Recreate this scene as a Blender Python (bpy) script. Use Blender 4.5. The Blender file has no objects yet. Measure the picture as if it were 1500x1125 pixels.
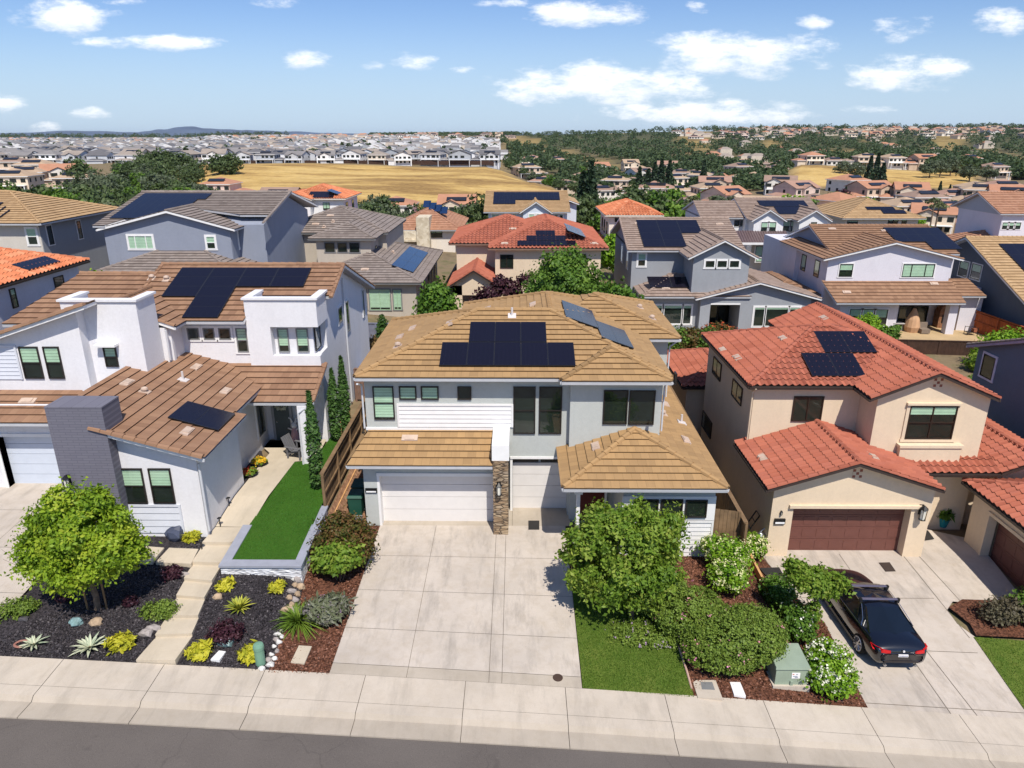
import bpy, math, random
import numpy as np
from mathutils import Vector, Matrix
R = math.radians
SC = bpy.context.scene
COL = SC.collection
rnd = random.Random(11)
NPR = np.random.default_rng(7)

# ------------------------------------------------------------------ camera model (real-size survey of the photo)
FOC = 1041.0; TH = math.atan((562.5-198)/FOC); YAW = 9/FOC/1.0595; CH = 15.4
_c, _s, _cy, _sy = math.cos(TH), math.sin(TH), math.cos(YAW), math.sin(YAW)
def ray(u, v):
    x = (u-750)/FOC; b = (v-562.5)/FOC
    fy = _c-_s*b
    return (x*_cy-fy*_sy, x*_sy+fy*_cy, -(_s+_c*b))
def atY(u, v, y):
    r = ray(u, v); t = y/r[1]; return Vector((r[0]*t, y, CH+r[2]*t))
def atZ(u, v, z):
    r = ray(u, v); t = (z-CH)/r[2]; return Vector((r[0]*t, r[1]*t, z))
def atX(u, v, x):
    r = ray(u, v); t = x/r[0]; return Vector((x, r[1]*t, CH+r[2]*t))
def atPl(u, v, p, n):
    r = Vector(ray(u, v)); o = Vector((0, 0, CH)); t = (Vector(p)-o).dot(n)/r.dot(n); return o+r*t

# ------------------------------------------------------------------ ground heights
def lerp_tab(t, x):
    if x <= t[0][0]: return t[0][1]
    for (a, b), (c, d) in zip(t, t[1:]):
        if x <= c: return b+(d-b)*(x-a)/(c-a)
    return t[-1][1]
def sz(x):
    x = max(-45, min(45, x)); return -.50-.0695*x-.00055*x*x
PAD = [(-60, 3.6), (-26, 1.9), (-24, 1.3), (-8.3, 1.3), (-7.0, 0), (8.3, 0), (9.6, -1.4), (24, -1.4), (26, -2.2), (60, -3.6)]
G2 = [(-90, 5.0), (-45, 3.4), (-28, 2.7), (-12, 1.2), (2, 0), (30, 0), (60, -1), (120, -2)]
FARY = [110, 150, 200, 240, 300, 350, 395, 440, 480, 600, 800, 1000, 1300, 1600, 2000, 3000, 9000]
FARU = [-900, 280, 310, 720, 800, 848, 880, 1000, 1130, 1180, 1420, 1480, 2400]
FZ = [
 [2, -3, -5, -5, -4, -2, .3, .8, 1, 1, 1.2, 1.5, 2.5, 4, 7, 4, -30],
 [1, -4, -5, -5, -4, -2, .3, .8, 1, 1, 1.2, 1.5, 2.5, 4, 7, 4, -30],
 [0, -6, -5, -3.4, -1.8, -.5, .7, 1, 1, 1, 1.5, 3, 6, 9, 11, 8, -30],
 [0, -6, -6, -4.5, -2.4, -.8, .6, 0, -2, -2, 1, 4, 9, 13, 14, 10, -30],
 [0, -5, -5.5, -4.2, -2.0, -8, -11, -11, -10, -8, -3, 2, 10, 15, 15, 10, -30],
 [0, -5, -5.0, -2.6, -9, -11, -11, -11, -11, -10, -5, 1, 11, 18, 16, 10, -30],
 [0, -5, -8, -10, -10.5, -11, -11, -11, -11, -10, -5, 1, 11, 18, 16, 10, -30],
 [0, -5, -9, -10, -10.5, -11, -11, -11, -11, -10, -5, 1, 13, 23, 20, 10, -30],
 [-1, -6, -9, -10, -10.5, -10, -9, -8, -8, -9, -5, 2, 15, 25, 22, 10, -30],
 [-1, -6, -9, -10, -10.5, -8.5, -4.5, -1.5, -2, -8, -5, 2, 15, 26, 22, 10, -30],
 [-1, -6, -9, -10, -10.5, -8, -5.5, -4, -4, -8, -5, 3, 17, 28, 24, 10, -30],
 [-1, -6, -9, -10, -10.5, -10, -9, -9, -9, -9, -5, 3, 17, 28, 24, 10, -30],
 [-1, -6, -9, -10, -10.5, -10, -9, -9, -9, -9, -5, 3, 16, 26, 24, 10, -30]]
FAZ = [(u-759)/FOC/1.0595 for u in FARU]
def farz(x, y):
    az = x/y
    i = 0
    while i < len(FAZ)-2 and az > FAZ[i+1]: i += 1
    t = min(1, max(0, (az-FAZ[i])/(FAZ[i+1]-FAZ[i])))
    j = 0
    while j < len(FARY)-2 and y > FARY[j+1]: j += 1
    s = min(1, max(0, (y-FARY[j])/(FARY[j+1]-FARY[j])))
    s = s*s*(3-2*s)*.5+s*.5
    a = FZ[i][j]*(1-s)+FZ[i][j+1]*s; b = FZ[i+1][j]*(1-s)+FZ[i+1][j+1]*s
    return a*(1-t)+b*t
def gz(x, y):
    if y <= 17.5: return sz(x)
    p = lerp_tab(PAD, x)
    if y <= 26: return sz(x)+(p-sz(x))*(y-17.5)/8.5
    if y <= 41: return p
    g = lerp_tab(G2, x)
    if y <= 46: return p+(g-p)*(y-41)/5
    if y <= 90: return g
    if y <= 110: return g+(farz(x, 110)-g)*(y-90)/20
    return farz(x, y)
def gp(u, v, dz=0.0):
    r = Vector(ray(u, v)); o = Vector((0, 0, CH)); t = 5.0
    z = sz(0)
    for _ in range(40):
        p = o+r*((z+dz-CH)/r.z); z = .5*z+.5*gz(p.x, p.y)
    return o+r*((z+dz-CH)/r.z)

# ------------------------------------------------------------------ objects
ORG = {}
def tag(o, label=None, cat=None, group=None, kind=None):
    if label: o['label'] = label
    if cat: o['category'] = cat
    if group: o['group'] = group
    if kind: o['kind'] = kind
    return o
def thing(name, label, cat, loc=(0, 0, 0), rotz=0, group=None, local=False):
    o = bpy.data.objects.new(name, None); COL.objects.link(o)
    o.location = loc; o.rotation_euler = (0, 0, rotz); o.empty_display_size = .2
    ORG[o.name] = Vector((0, 0, 0)) if local else Vector(loc)
    return tag(o, label, cat, group)
def link_mesh(name, me, parent=None):
    o = bpy.data.objects.new(name, me); COL.objects.link(o)
    if parent is not None: o.parent = parent; ORG[o.name] = ORG.get(parent.name, Vector())
    return o
class MB:
    def __init__(s): s.v = []; s.f = []; s.m = []; s.uv = []; s.has = False
    def face(s, pts, m=0, uv=None):
        n = len(s.v); s.v += [tuple(p) for p in pts]; s.f.append(tuple(range(n, n+len(pts)))); s.m.append(m)
        if uv: s.has = True; s.uv += uv
        else: s.uv += [(0, 0)]*len(pts)
    def box(s, x0, x1, y0, y1, z0, z1, m=0, top=None):
        a = [(x0, y0), (x1, y0), (x1, y1), (x0, y1)]
        B = [(x, y, z0) for x, y in a]; T = [(x, y, z1) for x, y in a]
        s.prism(B, T, m, top)
    def prism(s, B, T, m=0, top=None):
        n = len(B); b = len(s.v); s.v += [tuple(p) for p in B]+[tuple(p) for p in T]
        def add(ix, mm): s.f.append(tuple(b+i for i in ix)); s.m.append(mm); s.uv += [(0, 0)]*len(ix)
        add(range(n-1, -1, -1), m); add(range(n, 2*n), m if top is None else top)
        for i in range(n): j = (i+1) % n; add((i, j, n+j, n+i), m)
    def obox(s, O, U, V, N, u0, u1, v0, v1, n0, n1, m=0):
        P = lambda a, b, c: O+U*a+V*b+N*c
        s.prism([P(u0, v0, n0), P(u1, v0, n0), P(u1, v1, n0), P(u0, v1, n0)], [P(u0, v0, n1), P(u1, v0, n1), P(u1, v1, n1), P(u0, v1, n1)], m)
    def tube(s, p0, p1, r0, r1=None, n=8, m=0):
        p0 = Vector(p0); p1 = Vector(p1); d = (p1-p0)
        if d.length < 1e-6: return
        d.normalize(); a = d.orthogonal().normalized(); b = d.cross(a); r1 = r0 if r1 is None else r1
        ring = lambda p, r: [p+(a*math.cos(6.2832*i/n)+b*math.sin(6.2832*i/n))*r for i in range(n)]
        s.prism(ring(p0, r0), ring(p1, r1), m)
    def lathe(s, c, prof, n=16, m=0):
        b = len(s.v)
        for r, z in prof:
            s.v += [(c[0]+r*math.cos(6.2832*i/n), c[1]+r*math.sin(6.2832*i/n), c[2]+z) for i in range(n)]
        for k in range(len(prof)-1):
            for i in range(n):
                j = (i+1) % n; s.f.append((b+k*n+i, b+k*n+j, b+(k+1)*n+j, b+(k+1)*n+i)); s.m.append(m); s.uv += [(0, 0)]*4
        s.f.append(tuple(b+i for i in range(n-1, -1, -1))); s.m.append(m); s.uv += [(0, 0)]*n
        e = b+(len(prof)-1)*n
        s.f.append(tuple(e+i for i in range(n))); s.m.append(m); s.uv += [(0, 0)]*n
    def build(s, name, mats, parent=None, smooth=False, fix=False):
        if not s.f: return None
        me = bpy.data.meshes.new(name)
        org = ORG.get(parent.name, Vector()) if parent is not None else Vector()
        me.from_pydata([(x-org[0], y-org[1], z-org[2]) for x, y, z in s.v], [], s.f)
        for mt in (mats if isinstance(mats, (list, tuple)) else [mats]): me.materials.append(mt)
        me.polygons.foreach_set('material_index', s.m)
        if s.has:
            l = me.uv_layers.new(name='UVMap'); l.data.foreach_set('uv', [q for p in s.uv for q in p])
        if smooth: me.polygons.foreach_set('use_smooth', [True]*len(s.f))
        me.validate(); me.update()
        return link_mesh(name, me, parent)
def dup(o, parent=None):
    c = o.copy(); COL.objects.link(c)
    if parent is not None: c.parent = parent
    for ch in list(o.children): dup(ch, c)
    return c

# ------------------------------------------------------------------ materials
MATS = {}
class NT:
    def __init__(s, name):
        s.m = bpy.data.materials.new(name); s.m.use_nodes = True; s.t = s.m.node_tree; s.n = s.t.nodes; s.n.clear()
        s.out = s.n.new('ShaderNodeOutputMaterial')
    def add(s, typ, **kw):
        n = s.n.new('ShaderNode'+typ)
        for k, v in kw.items():
            if k in n.inputs: 
                if hasattr(v, 'is_output'): s.t.links.new(v, n.inputs[k])
                else: n.inputs[k].default_value = v
            else: setattr(n, k, v)
        return n
    def link(s, a, b): s.t.links.new(a, b)
    def math(s, op, a, b=None, c=None):
        n = s.n.new('ShaderNodeMath'); n.operation = op
        for i, q in enumerate((a, b, c)):
            if q is None: continue
            if hasattr(q, 'is_output'): s.link(q, n.inputs[i])
            else: n.inputs[i].default_value = q
        return n.outputs[0]
    def ramp(s, fac, stops):
        n = s.n.new('ShaderNodeValToRGB'); e = n.color_ramp.elements
        while len(e) < len(stops): e.new(.5)
        for q, (p, c) in zip(e, stops): q.position = p; q.color = tuple(c)+(1,) if len(c) == 3 else c
        s.link(fac, n.inputs[0]); return n.outputs[0]
    def mix(s, fac, a, b, typ='MIX'):
        n = s.n.new('ShaderNodeMix'); n.data_type = 'RGBA'; n.blend_type = typ
        for i, q in ((0, fac), (6, a), (7, b)):
            if hasattr(q, 'is_output'): s.link(q, n.inputs[i])
            else: n.inputs[i].default_value = q if i == 0 else (tuple(q)+(1,) if len(q) == 3 else q)
        return n.outputs[2]
    def noise(s, scale, detail=4, vec=None, rough=.55):
        n = s.n.new('ShaderNodeTexNoise'); n.inputs['Scale'].default_value = scale; n.inputs['Detail'].default_value = detail; n.inputs['Roughness'].default_value = rough
        if vec is not None: s.link(vec, n.inputs['Vector'])
        return n.outputs['Fac']
    def pos(s):
        return s.n.new('ShaderNodeNewGeometry').outputs['Position']
    def obj(s):
        return s.n.new('ShaderNodeTexCoord').outputs['Object']
    def bsdf(s, col, rough=.8, bump=None, bs=.3, bd=.02, **kw):
        p = s.n.new('ShaderNodeBsdfPrincipled')
        if hasattr(col, 'is_output'): s.link(col, p.inputs['Base Color'])
        else: p.inputs['Base Color'].default_value = tuple(col)+(1,)
        if hasattr(rough, 'is_output'): s.link(rough, p.inputs['Roughness'])
        else: p.inputs['Roughness'].default_value = rough
        for k, v in kw.items(): p.inputs[k.replace('_', ' ')].default_value = v
        if bump is not None:
            b = s.n.new('ShaderNodeBump'); b.inputs['Strength'].default_value = bs; b.inputs['Distance'].default_value = bd
            s.link(bump, b.inputs['Height']); s.link(b.outputs[0], p.inputs['Normal'])
        s.link(p.outputs[0], s.out.inputs[0]); return p
def sc(c, k): return tuple(min(1, x*k) for x in c)
def plain(name, col, rough=.6, var=.12, scale=3, metallic=0, spec=.4, bumps=0):
    if name in MATS: return MATS[name]
    t = NT(name); P = t.pos(); n = t.noise(scale, 5, P)
    c = t.ramp(n, [(.3, sc(col, 1-var)), (.7, sc(col, 1+var))])
    t.bsdf(c, rough, bump=t.noise(scale*14, 3, P) if bumps else None, bs=bumps, Metallic=metallic, Specular_IOR_Level=spec)
    MATS[name] = t.m; return t.m
def stucco(name, col):
    if name in MATS: return MATS[name]
    t = NT(name); P = t.pos()
    mp = t.add('Mapping', Vector=P, Scale=(1, 1, .6))
    n = t.noise(1.1, 6, mp.outputs[0], .62); n2 = t.noise(9, 4, P)
    c = t.ramp(n, [(.28, sc(col, .93)), (.5, col), (.75, sc(col, 1.04))])
    c = t.mix(.14, c, t.ramp(n2, [(.3, sc(col, .65)), (.7, sc(col, 1.12))]))
    ms = t.add('Mapping', Vector=P, Scale=(3.2, 3.2, .16)); ns = t.noise(1.0, 5, ms.outputs[0], .6)
    c = t.mix(t.math('MULTIPLY', t.ramp(ns, [(.55, (0, 0, 0)), (.8, (1, 1, 1))]), .16), c, sc(col, .66))
    t.bsdf(c, .92, bump=t.noise(45, 3, P), bs=.35, bd=.03, Specular_IOR_Level=.2)
    MATS[name] = t.m; return t.m
def tilemat(name, cols, smear=.25):
    if name in MATS: return MATS[name]
    t = NT(name); uv = t.n.new('ShaderNodeUVMap').outputs[0]
    s = t.n.new('ShaderNodeSeparateXYZ'); t.link(uv, s.inputs[0])
    fu = t.math('FLOOR', s.outputs[0]); fv = t.math('FLOOR', s.outputs[1])
    cb = t.n.new('ShaderNodeCombineXYZ'); t.link(fu, cb.inputs[0]); t.link(fv, cb.inputs[1])
    w = t.n.new('ShaderNodeTexWhiteNoise'); w.noise_dimensions = '2D'; t.link(cb.outputs[0], w.inputs['Vector'])
    P = t.pos(); n = t.noise(.7, 4, P); n2 = t.noise(18, 3, P)
    k = len(cols)
    base = t.ramp(w.outputs['Value'], [(i/(k-1), c) for i, c in enumerate(cols)])
    fine = t.n.new('ShaderNodeCombineXYZ'); t.link(t.math('FLOOR', t.math('MULTIPLY', s.outputs[0], 3.0)), fine.inputs[0]); t.link(fv, fine.inputs[1])
    w2 = t.n.new('ShaderNodeTexWhiteNoise'); w2.noise_dimensions = '2D'; t.link(fine.outputs[0], w2.inputs['Vector'])
    base = t.mix(.22, base, t.ramp(w2.outputs['Value'], [(0, sc(cols[0], .8)), (1, sc(cols[-1], 1.15))]))
    c = t.mix(t.math('MULTIPLY', n, smear), base, sc(cols[0], .62))
    c = t.mix(t.math('MULTIPLY', n2, .3), c, sc(cols[-1], 1.1))
    joint = t.math('LESS_THAN', t.math('FRACT', s.outputs[0]), .035)
    c = t.mix(t.math('MULTIPLY', joint, .45), c, sc(cols[0], .35))
    t.bsdf(c, .88, bump=n2, bs=.25, bd=.02, Specular_IOR_Level=.25)
    MATS[name] = t.m; return t.m
def leafmat(name, cols, trans=.25):
    if name in MATS: return MATS[name]
    t = NT(name); a = t.n.new('ShaderNodeAttribute'); a.attribute_name = 'tint'
    c = t.ramp(a.outputs['Fac'], [(i/(len(cols)-1), q) for i, q in enumerate(cols)])
    d = t.n.new('ShaderNodeBsdfPrincipled'); t.link(c, d.inputs['Base Color']); d.inputs['Roughness'].default_value = .55; d.inputs['Specular IOR Level'].default_value = .3
    tr = t.n.new('ShaderNodeBsdfTranslucent'); t.link(t.mix(1.0, c, (1.0, 1.0, .55), 'MULTIPLY'), tr.inputs[0])
    mx = t.n.new('ShaderNodeMixShader'); mx.inputs[0].default_value = trans
    t.link(d.outputs[0], mx.inputs[1]); t.link(tr.outputs[0], mx.inputs[2]); t.link(mx.outputs[0], t.out.inputs[0])
    MATS[name] = t.m; return t.m
def glassmat():
    t = NT('window_glass')
    tr = t.add('BsdfTransparent'); tr.inputs[0].default_value = (.84, .94, .86, 1)
    gl = t.add('BsdfGlossy'); gl.inputs['Roughness'].default_value = .03; gl.inputs[0].default_value = (.9, .95, 1, 1)
    fr = t.add('LayerWeight'); fr.inputs[0].default_value = .5
    f = t.math('ADD', t.math('MULTIPLY', t.math('POWER', fr.outputs['Facing'], 3.0), .8), .07)
    mx = t.n.new('ShaderNodeMixShader'); t.link(f, mx.inputs[0]); t.link(tr.outputs[0], mx.inputs[1]); t.link(gl.outputs[0], mx.inputs[2])
    t.link(mx.outputs[0], t.out.inputs[0]); return t.m
GLASS = glassmat()
def solarmat(name, col):
    t = NT(name); uv = t.n.new('ShaderNodeUVMap').outputs[0]; s = t.n.new('ShaderNodeSeparateXYZ'); t.link(uv, s.inputs[0])
    def grid(k, w, ax):
        fr = t.math('FRACT', t.math('MULTIPLY', s.outputs[ax], k)); return t.math('LESS_THAN', fr, w)
    g = t.math('MAXIMUM', grid(6, .045, 0), grid(10, .045, 1))
    edge = t.math('MAXIMUM', t.math('GREATER_THAN', t.math('ABSOLUTE', t.math('SUBTRACT', s.outputs[0], .5)), .482), t.math('GREATER_THAN', t.math('ABSOLUTE', t.math('SUBTRACT', s.outputs[1], .5)), .488))
    c = t.mix(t.math('MULTIPLY', g, .35), col, sc(col, 3.0)); c = t.mix(edge, c, (.022, .022, .026))
    t.bsdf(c, .22, Specular_IOR_Level=.5); return t.m
SOLAR = solarmat('solar_cells', (.008, .007, .014)); SOLARB = solarmat('solar_cells_blue', (.012, .03, .085))
def concrete(name, col, stain=.5):
    t = NT(name); P = t.pos(); n = t.noise(.45, 6, P, .65); n2 = t.noise(2.4, 6, P, .7); n3 = t.noise(60, 2, P)
    mp = t.add('Mapping', Vector=P, Scale=(2.2, .5, 1)); n4 = t.noise(.9, 7, mp.outputs[0], .7)
    c = t.ramp(n, [(.3, sc(col, .84)), (.55, col), (.75, sc(col, 1.1))])
    c = t.mix(t.math('MULTIPLY', t.ramp(n2, [(.45, (0, 0, 0)), (.75, (1, 1, 1))]), .35*stain), c, sc((col[0], col[1]*.93, col[2]*.8), .72))
    c = t.mix(t.math('MULTIPLY', t.ramp(n4, [(.50, (0, 0, 0)), (.68, (1, 1, 1))]), min(1, .55*stain)), c, sc(col, .62))
    c = t.mix(.1, c, t.ramp(n3, [(.3, sc(col, .5)), (.7, sc(col, 1.3))]))
    t.bsdf(c, .9, bump=n3, bs=.15, bd=.01, Specular_IOR_Level=.25); return t.m
def speckle(name, cols, scale, rough=.95, bs=.6, big=.5):
    t = NT(name); P = t.pos(); v = t.n.new('ShaderNodeTexVoronoi'); v.inputs['Scale'].default_value = scale; t.link(P, v.inputs['Vector'])
    sp = t.n.new('ShaderNodeSeparateColor'); t.link(v.outputs['Color'], sp.inputs[0])
    k = len(cols); c = t.ramp(sp.outputs[0], [(i/(k-1), q) for i, q in enumerate(cols)])
    n = t.noise(1.3, 5, P); c = t.mix(t.math('MULTIPLY', t.ramp(n, [(.4, (0, 0, 0)), (.7, (1, 1, 1))]), big), c, sc(cols[0], .7))
    t.bsdf(c, rough, bump=v.outputs['Distance'], bs=bs, bd=.04, Specular_IOR_Level=.2); return t.m
M = {}
M['conc'] = concrete('driveway_concrete', (.52, .455, .39), 1.5); M['walk'] = concrete('sidewalk_concrete', (.53, .46, .38), .9)
M['gutterc'] = concrete('gutter_concrete', (.44, .38, .31), .8); M['path'] = concrete('path_concrete', (.55, .47, .36), .7)
M['patio'] = concrete('patio_concrete', (.5, .36, .2), .5)
M['joint'] = plain('dark_joint_fill', (.15, .125, .10), .95)  # joint: dark filler colour seen in the gaps between concrete slabs
t = NT('asphalt'); P = t.pos(); n = t.noise(.35, 5, P, .6); n2 = t.noise(90, 2, P); n3 = t.noise(5, 5, P)
c = t.ramp(n, [(.3, (.092, .079, .071)), (.7, (.135, .117, .104))]); c = t.mix(.3, c, t.ramp(n2, [(.35, (.03, .028, .028)), (.62, (.24, .21, .19))])); c = t.mix(t.math('MULTIPLY', n3, .2), c, (.14, .115, .10)); vc = t.n.new('ShaderNodeTexVoronoi'); vc.feature = 'DISTANCE_TO_EDGE'; vc.inputs['Scale'].default_value = .16; wv = t.n.new('ShaderNodeVectorMath'); wv.operation = 'ADD'; t.link(P, wv.inputs[0]); nn = t.n.new('ShaderNodeTexNoise'); nn.inputs['Scale'].default_value = .8; nn.inputs['Detail'].default_value = 6; t.link(P, nn.inputs['Vector']); t.link(nn.outputs['Color'], wv.inputs[1]); t.link(wv.outputs[0], vc.inputs['Vector']); c = t.mix(t.math('MULTIPLY', t.math('LESS_THAN', vc.outputs['Distance'], .0022), .18), c, (.03, .027, .026)); c = t.mix(t.math('MULTIPLY', t.ramp(t.noise(1.1, 4, P), [(.66, (0, 0, 0)), (.74, (1, 1, 1))]), .35), c, (.04, .036, .034))
t.bsdf(c, .92, bump=n2, bs=.4, bd=.01, Specular_IOR_Level=.25); M['asphalt'] = t.m
M['mulch'] = speckle('red_bark_mulch', [(.045, .018, .011), (.11, .045, .025), (.2, .085, .05), (.07, .03, .02)], 17)
M['gravel'] = speckle('dark_lava_gravel', [(.014, .012, .014), (.035, .03, .033), (.07, .06, .066), (.02, .018, .02)], 26)
M['dirt'] = speckle('side_yard_soil', [(.2, .1, .06), (.3, .16, .09), (.38, .22, .13), (.22, .12, .07)], 9)
M['soil'] = speckle('backyard_soil', [(.2, .13, .08), (.3, .2, .13), (.26, .18, .11)], 5)
def lawnm(name, a, b, sc_=2.2):
    t = NT(name); P = t.pos(); n = t.noise(sc_, 6, P, .65); n2 = t.noise(40, 3, P)
    c = t.ramp(n, [(.3, a), (.7, b)]); c = t.mix(t.math('MULTIPLY', t.ramp(t.noise(.7, 6, P, .7), [(.52, (0, 0, 0)), (.7, (1, 1, 1))]), .4), c, (b[0]*1.5, b[1]*1.05, b[2]*1.6)); c = t.mix(.35, c, t.ramp(n2, [(.3, sc(a, .5)), (.7, sc(b, 1.3))]))
    t.bsdf(c, .9, bump=n2, bs=.8, bd=.05, Specular_IOR_Level=.15); return t.m
M['turf'] = lawnm('artificial_turf', (.035, .095, .01), (.055, .14, .014), 1.1)
M['lawn'] = lawnm('lawn_grass', (.06, .12, .014), (.15, .20, .035), 1.4)
M['white'] = plain('white_trim', (.78, .77, .76), .6, .04); M['dark'] = plain('dark_bronze', (.018, .014, .012), .45, .1)
M['black'] = plain('black_metal', (.01, .01, .011), .4, .1); M['inside'] = plain('room_darkness', (.014, .018, .016), .9, .5, .9)
M['greyf'] = plain('grey_frame', (.2, .2, .2), .5); M['soffit'] = plain('soffit_paint', (.42, .42, .44), .8, .05)
M['gutw'] = plain('white_gutter', (.56, .57, .60), .4, .05); M['gutd'] = plain('dark_gutter', (.05, .035, .03), .45)
M['blind'] = plain('window_blind', (.58, .68, .57), .7, .08)
M['butt'] = plain('tile_butt_shade', (.055, .032, .02), .95, .3, 5); M['vent'] = plain('tile_vent', (.5, .38, .3), .8, .15); M['metal'] = plain('galvanised_metal', (.45, .46, .48), .35, .1, metallic=.9)  # butt: near-black colour paints in the shade gap under each tile course
M['flash'] = plain('lead_flashing', (.6, .55, .53), .6, .1)
M['wood'] = plain('fence_boards', (.2, .125, .065), .85, .3, 2.2, bumps=.3); M['woodd'] = plain('dark_fence_boards', (.055, .027, .017), .85, .35, 2.0, bumps=.3)
M['woodo'] = plain('orange_fence_boards', (.36, .085, .02), .8, .2, 2); M['newwood'] = plain('new_lumber', (.6, .33, .14), .8, .15, 4)
M['bark'] = plain('tree_bark', (.16, .11, .075), .95, .3, 6, bumps=.5); M['stake'] = plain('tree_stake', (.26, .15, .07), .9, .2, 5)
def flat3(name, cols): return tilemat(name, cols)
M['tTan'] = tilemat('golden_tan_tiles', [(.315, .195, .092), (.395, .245, .115), (.445, .275, .125), (.36, .222, .104)])
M['tBrown'] = tilemat('brown_blend_tiles', [(.225, .125, .075), (.31, .175, .105), (.365, .215, .13), (.27, .153, .095)])
M['tRed'] = tilemat('red_clay_tiles', [(.29, .083, .05), (.375, .117, .069), (.335, .108, .072), (.42, .138, .084)], .12)
M['tOrange'] = tilemat('orange_clay_tiles', [(.42, .11, .045), (.56, .17, .07), (.48, .14, .06), (.66, .28, .15)], .12)
M['tGrey'] = tilemat('grey_brown_tiles', [(.19, .155, .135), (.27, .22, .195), (.32, .27, .24), (.23, .19, .17)])
M['tTaupe'] = tilemat('taupe_tiles', [(.24, .175, .14), (.34, .25, .20), (.39, .30, .25), (.29, .21, .17)])
M['tSand'] = tilemat('sand_tiles', [(.36, .23, .12), (.47, .31, .16), (.53, .36, .20), (.42, .27, .14)])
M['tClay'] = tilemat('pinkish_brown_tiles', [(.34, .17, .10), (.44, .23, .14), (.5, .28, .18), (.38, .19, .12)])

# ------------------------------------------------------------------ roofs
def clip2(poly, k, val, keep_ge):
    out = []
    for i in range(len(poly)):
        a = poly[i]; b = poly[(i+1) % len(poly)]
        da = (a[k]-val) if keep_ge else (val-a[k]); db = (b[k]-val) if keep_ge else (val-b[k])
        if da >= 0: out.append(a)
        if (da >= 0) != (db >= 0):
            t = da/(da-db); out.append((a[0]+(b[0]-a[0])*t, a[1]+(b[1]-a[1])*t))
    return out
class Roof:
    def __init__(s, style='F', e=.37, w=.33, gut=True):
        s.t = MB(); s.caps = []; s.gs = []; s.style = style; s.e = e; s.w = w; s.gut = gut; s.th = .15; s.planes = []
    def plane(s, poly):
        P = [Vector(p) for p in poly]; n = (P[1]-P[0]).cross(P[2]-P[0])
        if n.length < 1e-6: n = (P[2]-P[0]).cross(P[3]-P[0])
        n.normalize()
        if n.z < 0: n = -n
        vu = (Vector((0, 0, 1))-n*n.z)
        vu.normalize(); uu = vu.cross(n)
        o = min(P, key=lambda p: p.z); return P, n, uu, vu, o
    def face(s, poly, trim=True):
        P, n, U, V, O = s.plane(poly); s.planes.append((O, n, U, V))
        q = [((p-O).dot(U), (p-O).dot(V)) for p in P]
        vmax = max(b for a, b in q); e = s.e; rows = int(math.ceil(vmax/e-1e-4)); off = rnd.random()*7
        W = lambda a, b, c: O+U*a+V*b+n*c
        for r in range(rows):
            v0 = r*e; v1 = min(vmax, v0+e)
            c = clip2(clip2(q, 1, v0, True), 1, v1, False)
            if r == 0 and s.gut: c = [(a, b-.07 if b < 1e-4 else b) for a, b in c]
            if len(c) < 3: continue
            sh = (r % 2)*.5+off
            if s.style == 'F':
                L = .055
                h = lambda b: .012+L*(1-(b-v0)/e)
                s.t.face([W(a, b, h(b)) for a, b in c], 0, [(a/s.w+sh, r+.02+.96*(b-v0)/e) for a, b in c])
                vb = v0-(.07 if r == 0 and s.gut else 0); lo = [p for p in c if p[1] < v0+1e-4]
                if len(lo) >= 2:
                    a0 = min(p[0] for p in lo); a1 = max(p[0] for p in lo)
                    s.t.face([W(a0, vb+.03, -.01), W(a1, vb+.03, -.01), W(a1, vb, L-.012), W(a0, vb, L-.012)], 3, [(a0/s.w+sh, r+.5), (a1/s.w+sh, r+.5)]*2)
                    s.t.face([W(a0, vb, L-.012), W(a1, vb, L-.012), W(a1, vb, L+.015), W(a0, vb, L+.015)], 0, [(a0/s.w+sh, r+.5), (a1/s.w+sh, r+.5)]*2)
            else:
                bot = [p[0] for p in c if p[1] < v0+1e-4]; top = [p[0] for p in c if p[1] > v1-1e-4]
                if not bot: bot = [min(c, key=lambda p: p[1])[0]]
                if not top: top = [max(c, key=lambda p: p[1])[0]]
                b0, b1, t0, t1 = min(bot), max(bot), min(top), max(top)
                lo, hi = min(b0, t0), max(b1, t1); st = s.w/6
                us = [lo]+[k*st for k in range(int(math.floor(lo/st))+1, int(math.ceil(hi/st)))]+[hi]
                wave = lambda a: .045+.05*math.cos(6.2832*a/s.w)+(.012*math.cos(12.566*a/s.w))
                prev = None
                for a in us:
                    ab = min(max(a, b0), b1); at = min(max(a, t0), t1)
                    cur = (ab, at)
                    if prev is not None:
                        (pb, pt) = prev
                        rr = int(pb//s.w)
                        uvs = [(rr+.5+sh*0, r+.3)]*4
                        s.t.face([W(pb, v0, wave(pb)+.035), W(ab, v0, wave(ab)+.035), W(at, v1, wave(at)), W(pt, v1, wave(pt))], 0, uvs)
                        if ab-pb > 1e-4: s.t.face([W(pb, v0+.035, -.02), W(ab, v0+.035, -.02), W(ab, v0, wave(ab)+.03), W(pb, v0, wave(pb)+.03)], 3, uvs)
                    prev = cur
        D = Vector((0, 0, -s.th))
        s.t.face([p+D for p in P], 1)
        k = len(P)
        for i in range(k):
            a, b = P[i], P[(i+1) % k]
            s.t.face([a+D, b+D, b, a], 2 if trim else 1)
            lowz = O.z+.02
            if s.gut and a.z < lowz and b.z < lowz and (a-b).length > .3:
                d = (b-a).normalized(); out = Vector((d.y, -d.x, 0))
                c = sum(P, Vector())/k
                if out.dot(c-a) > 0: out = -out
                gq = MB(); s.gs.append(gq); gq.prism([a+out*.01+D*1.02, b+out*.01+D*1.02, b+out*.05+D*1.02, a+out*.05+D*1.02], [a+out*.01+D*.28, b+out*.01+D*.28, b+out*.07+D*.28, a+out*.07+D*.28], 0)
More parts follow.
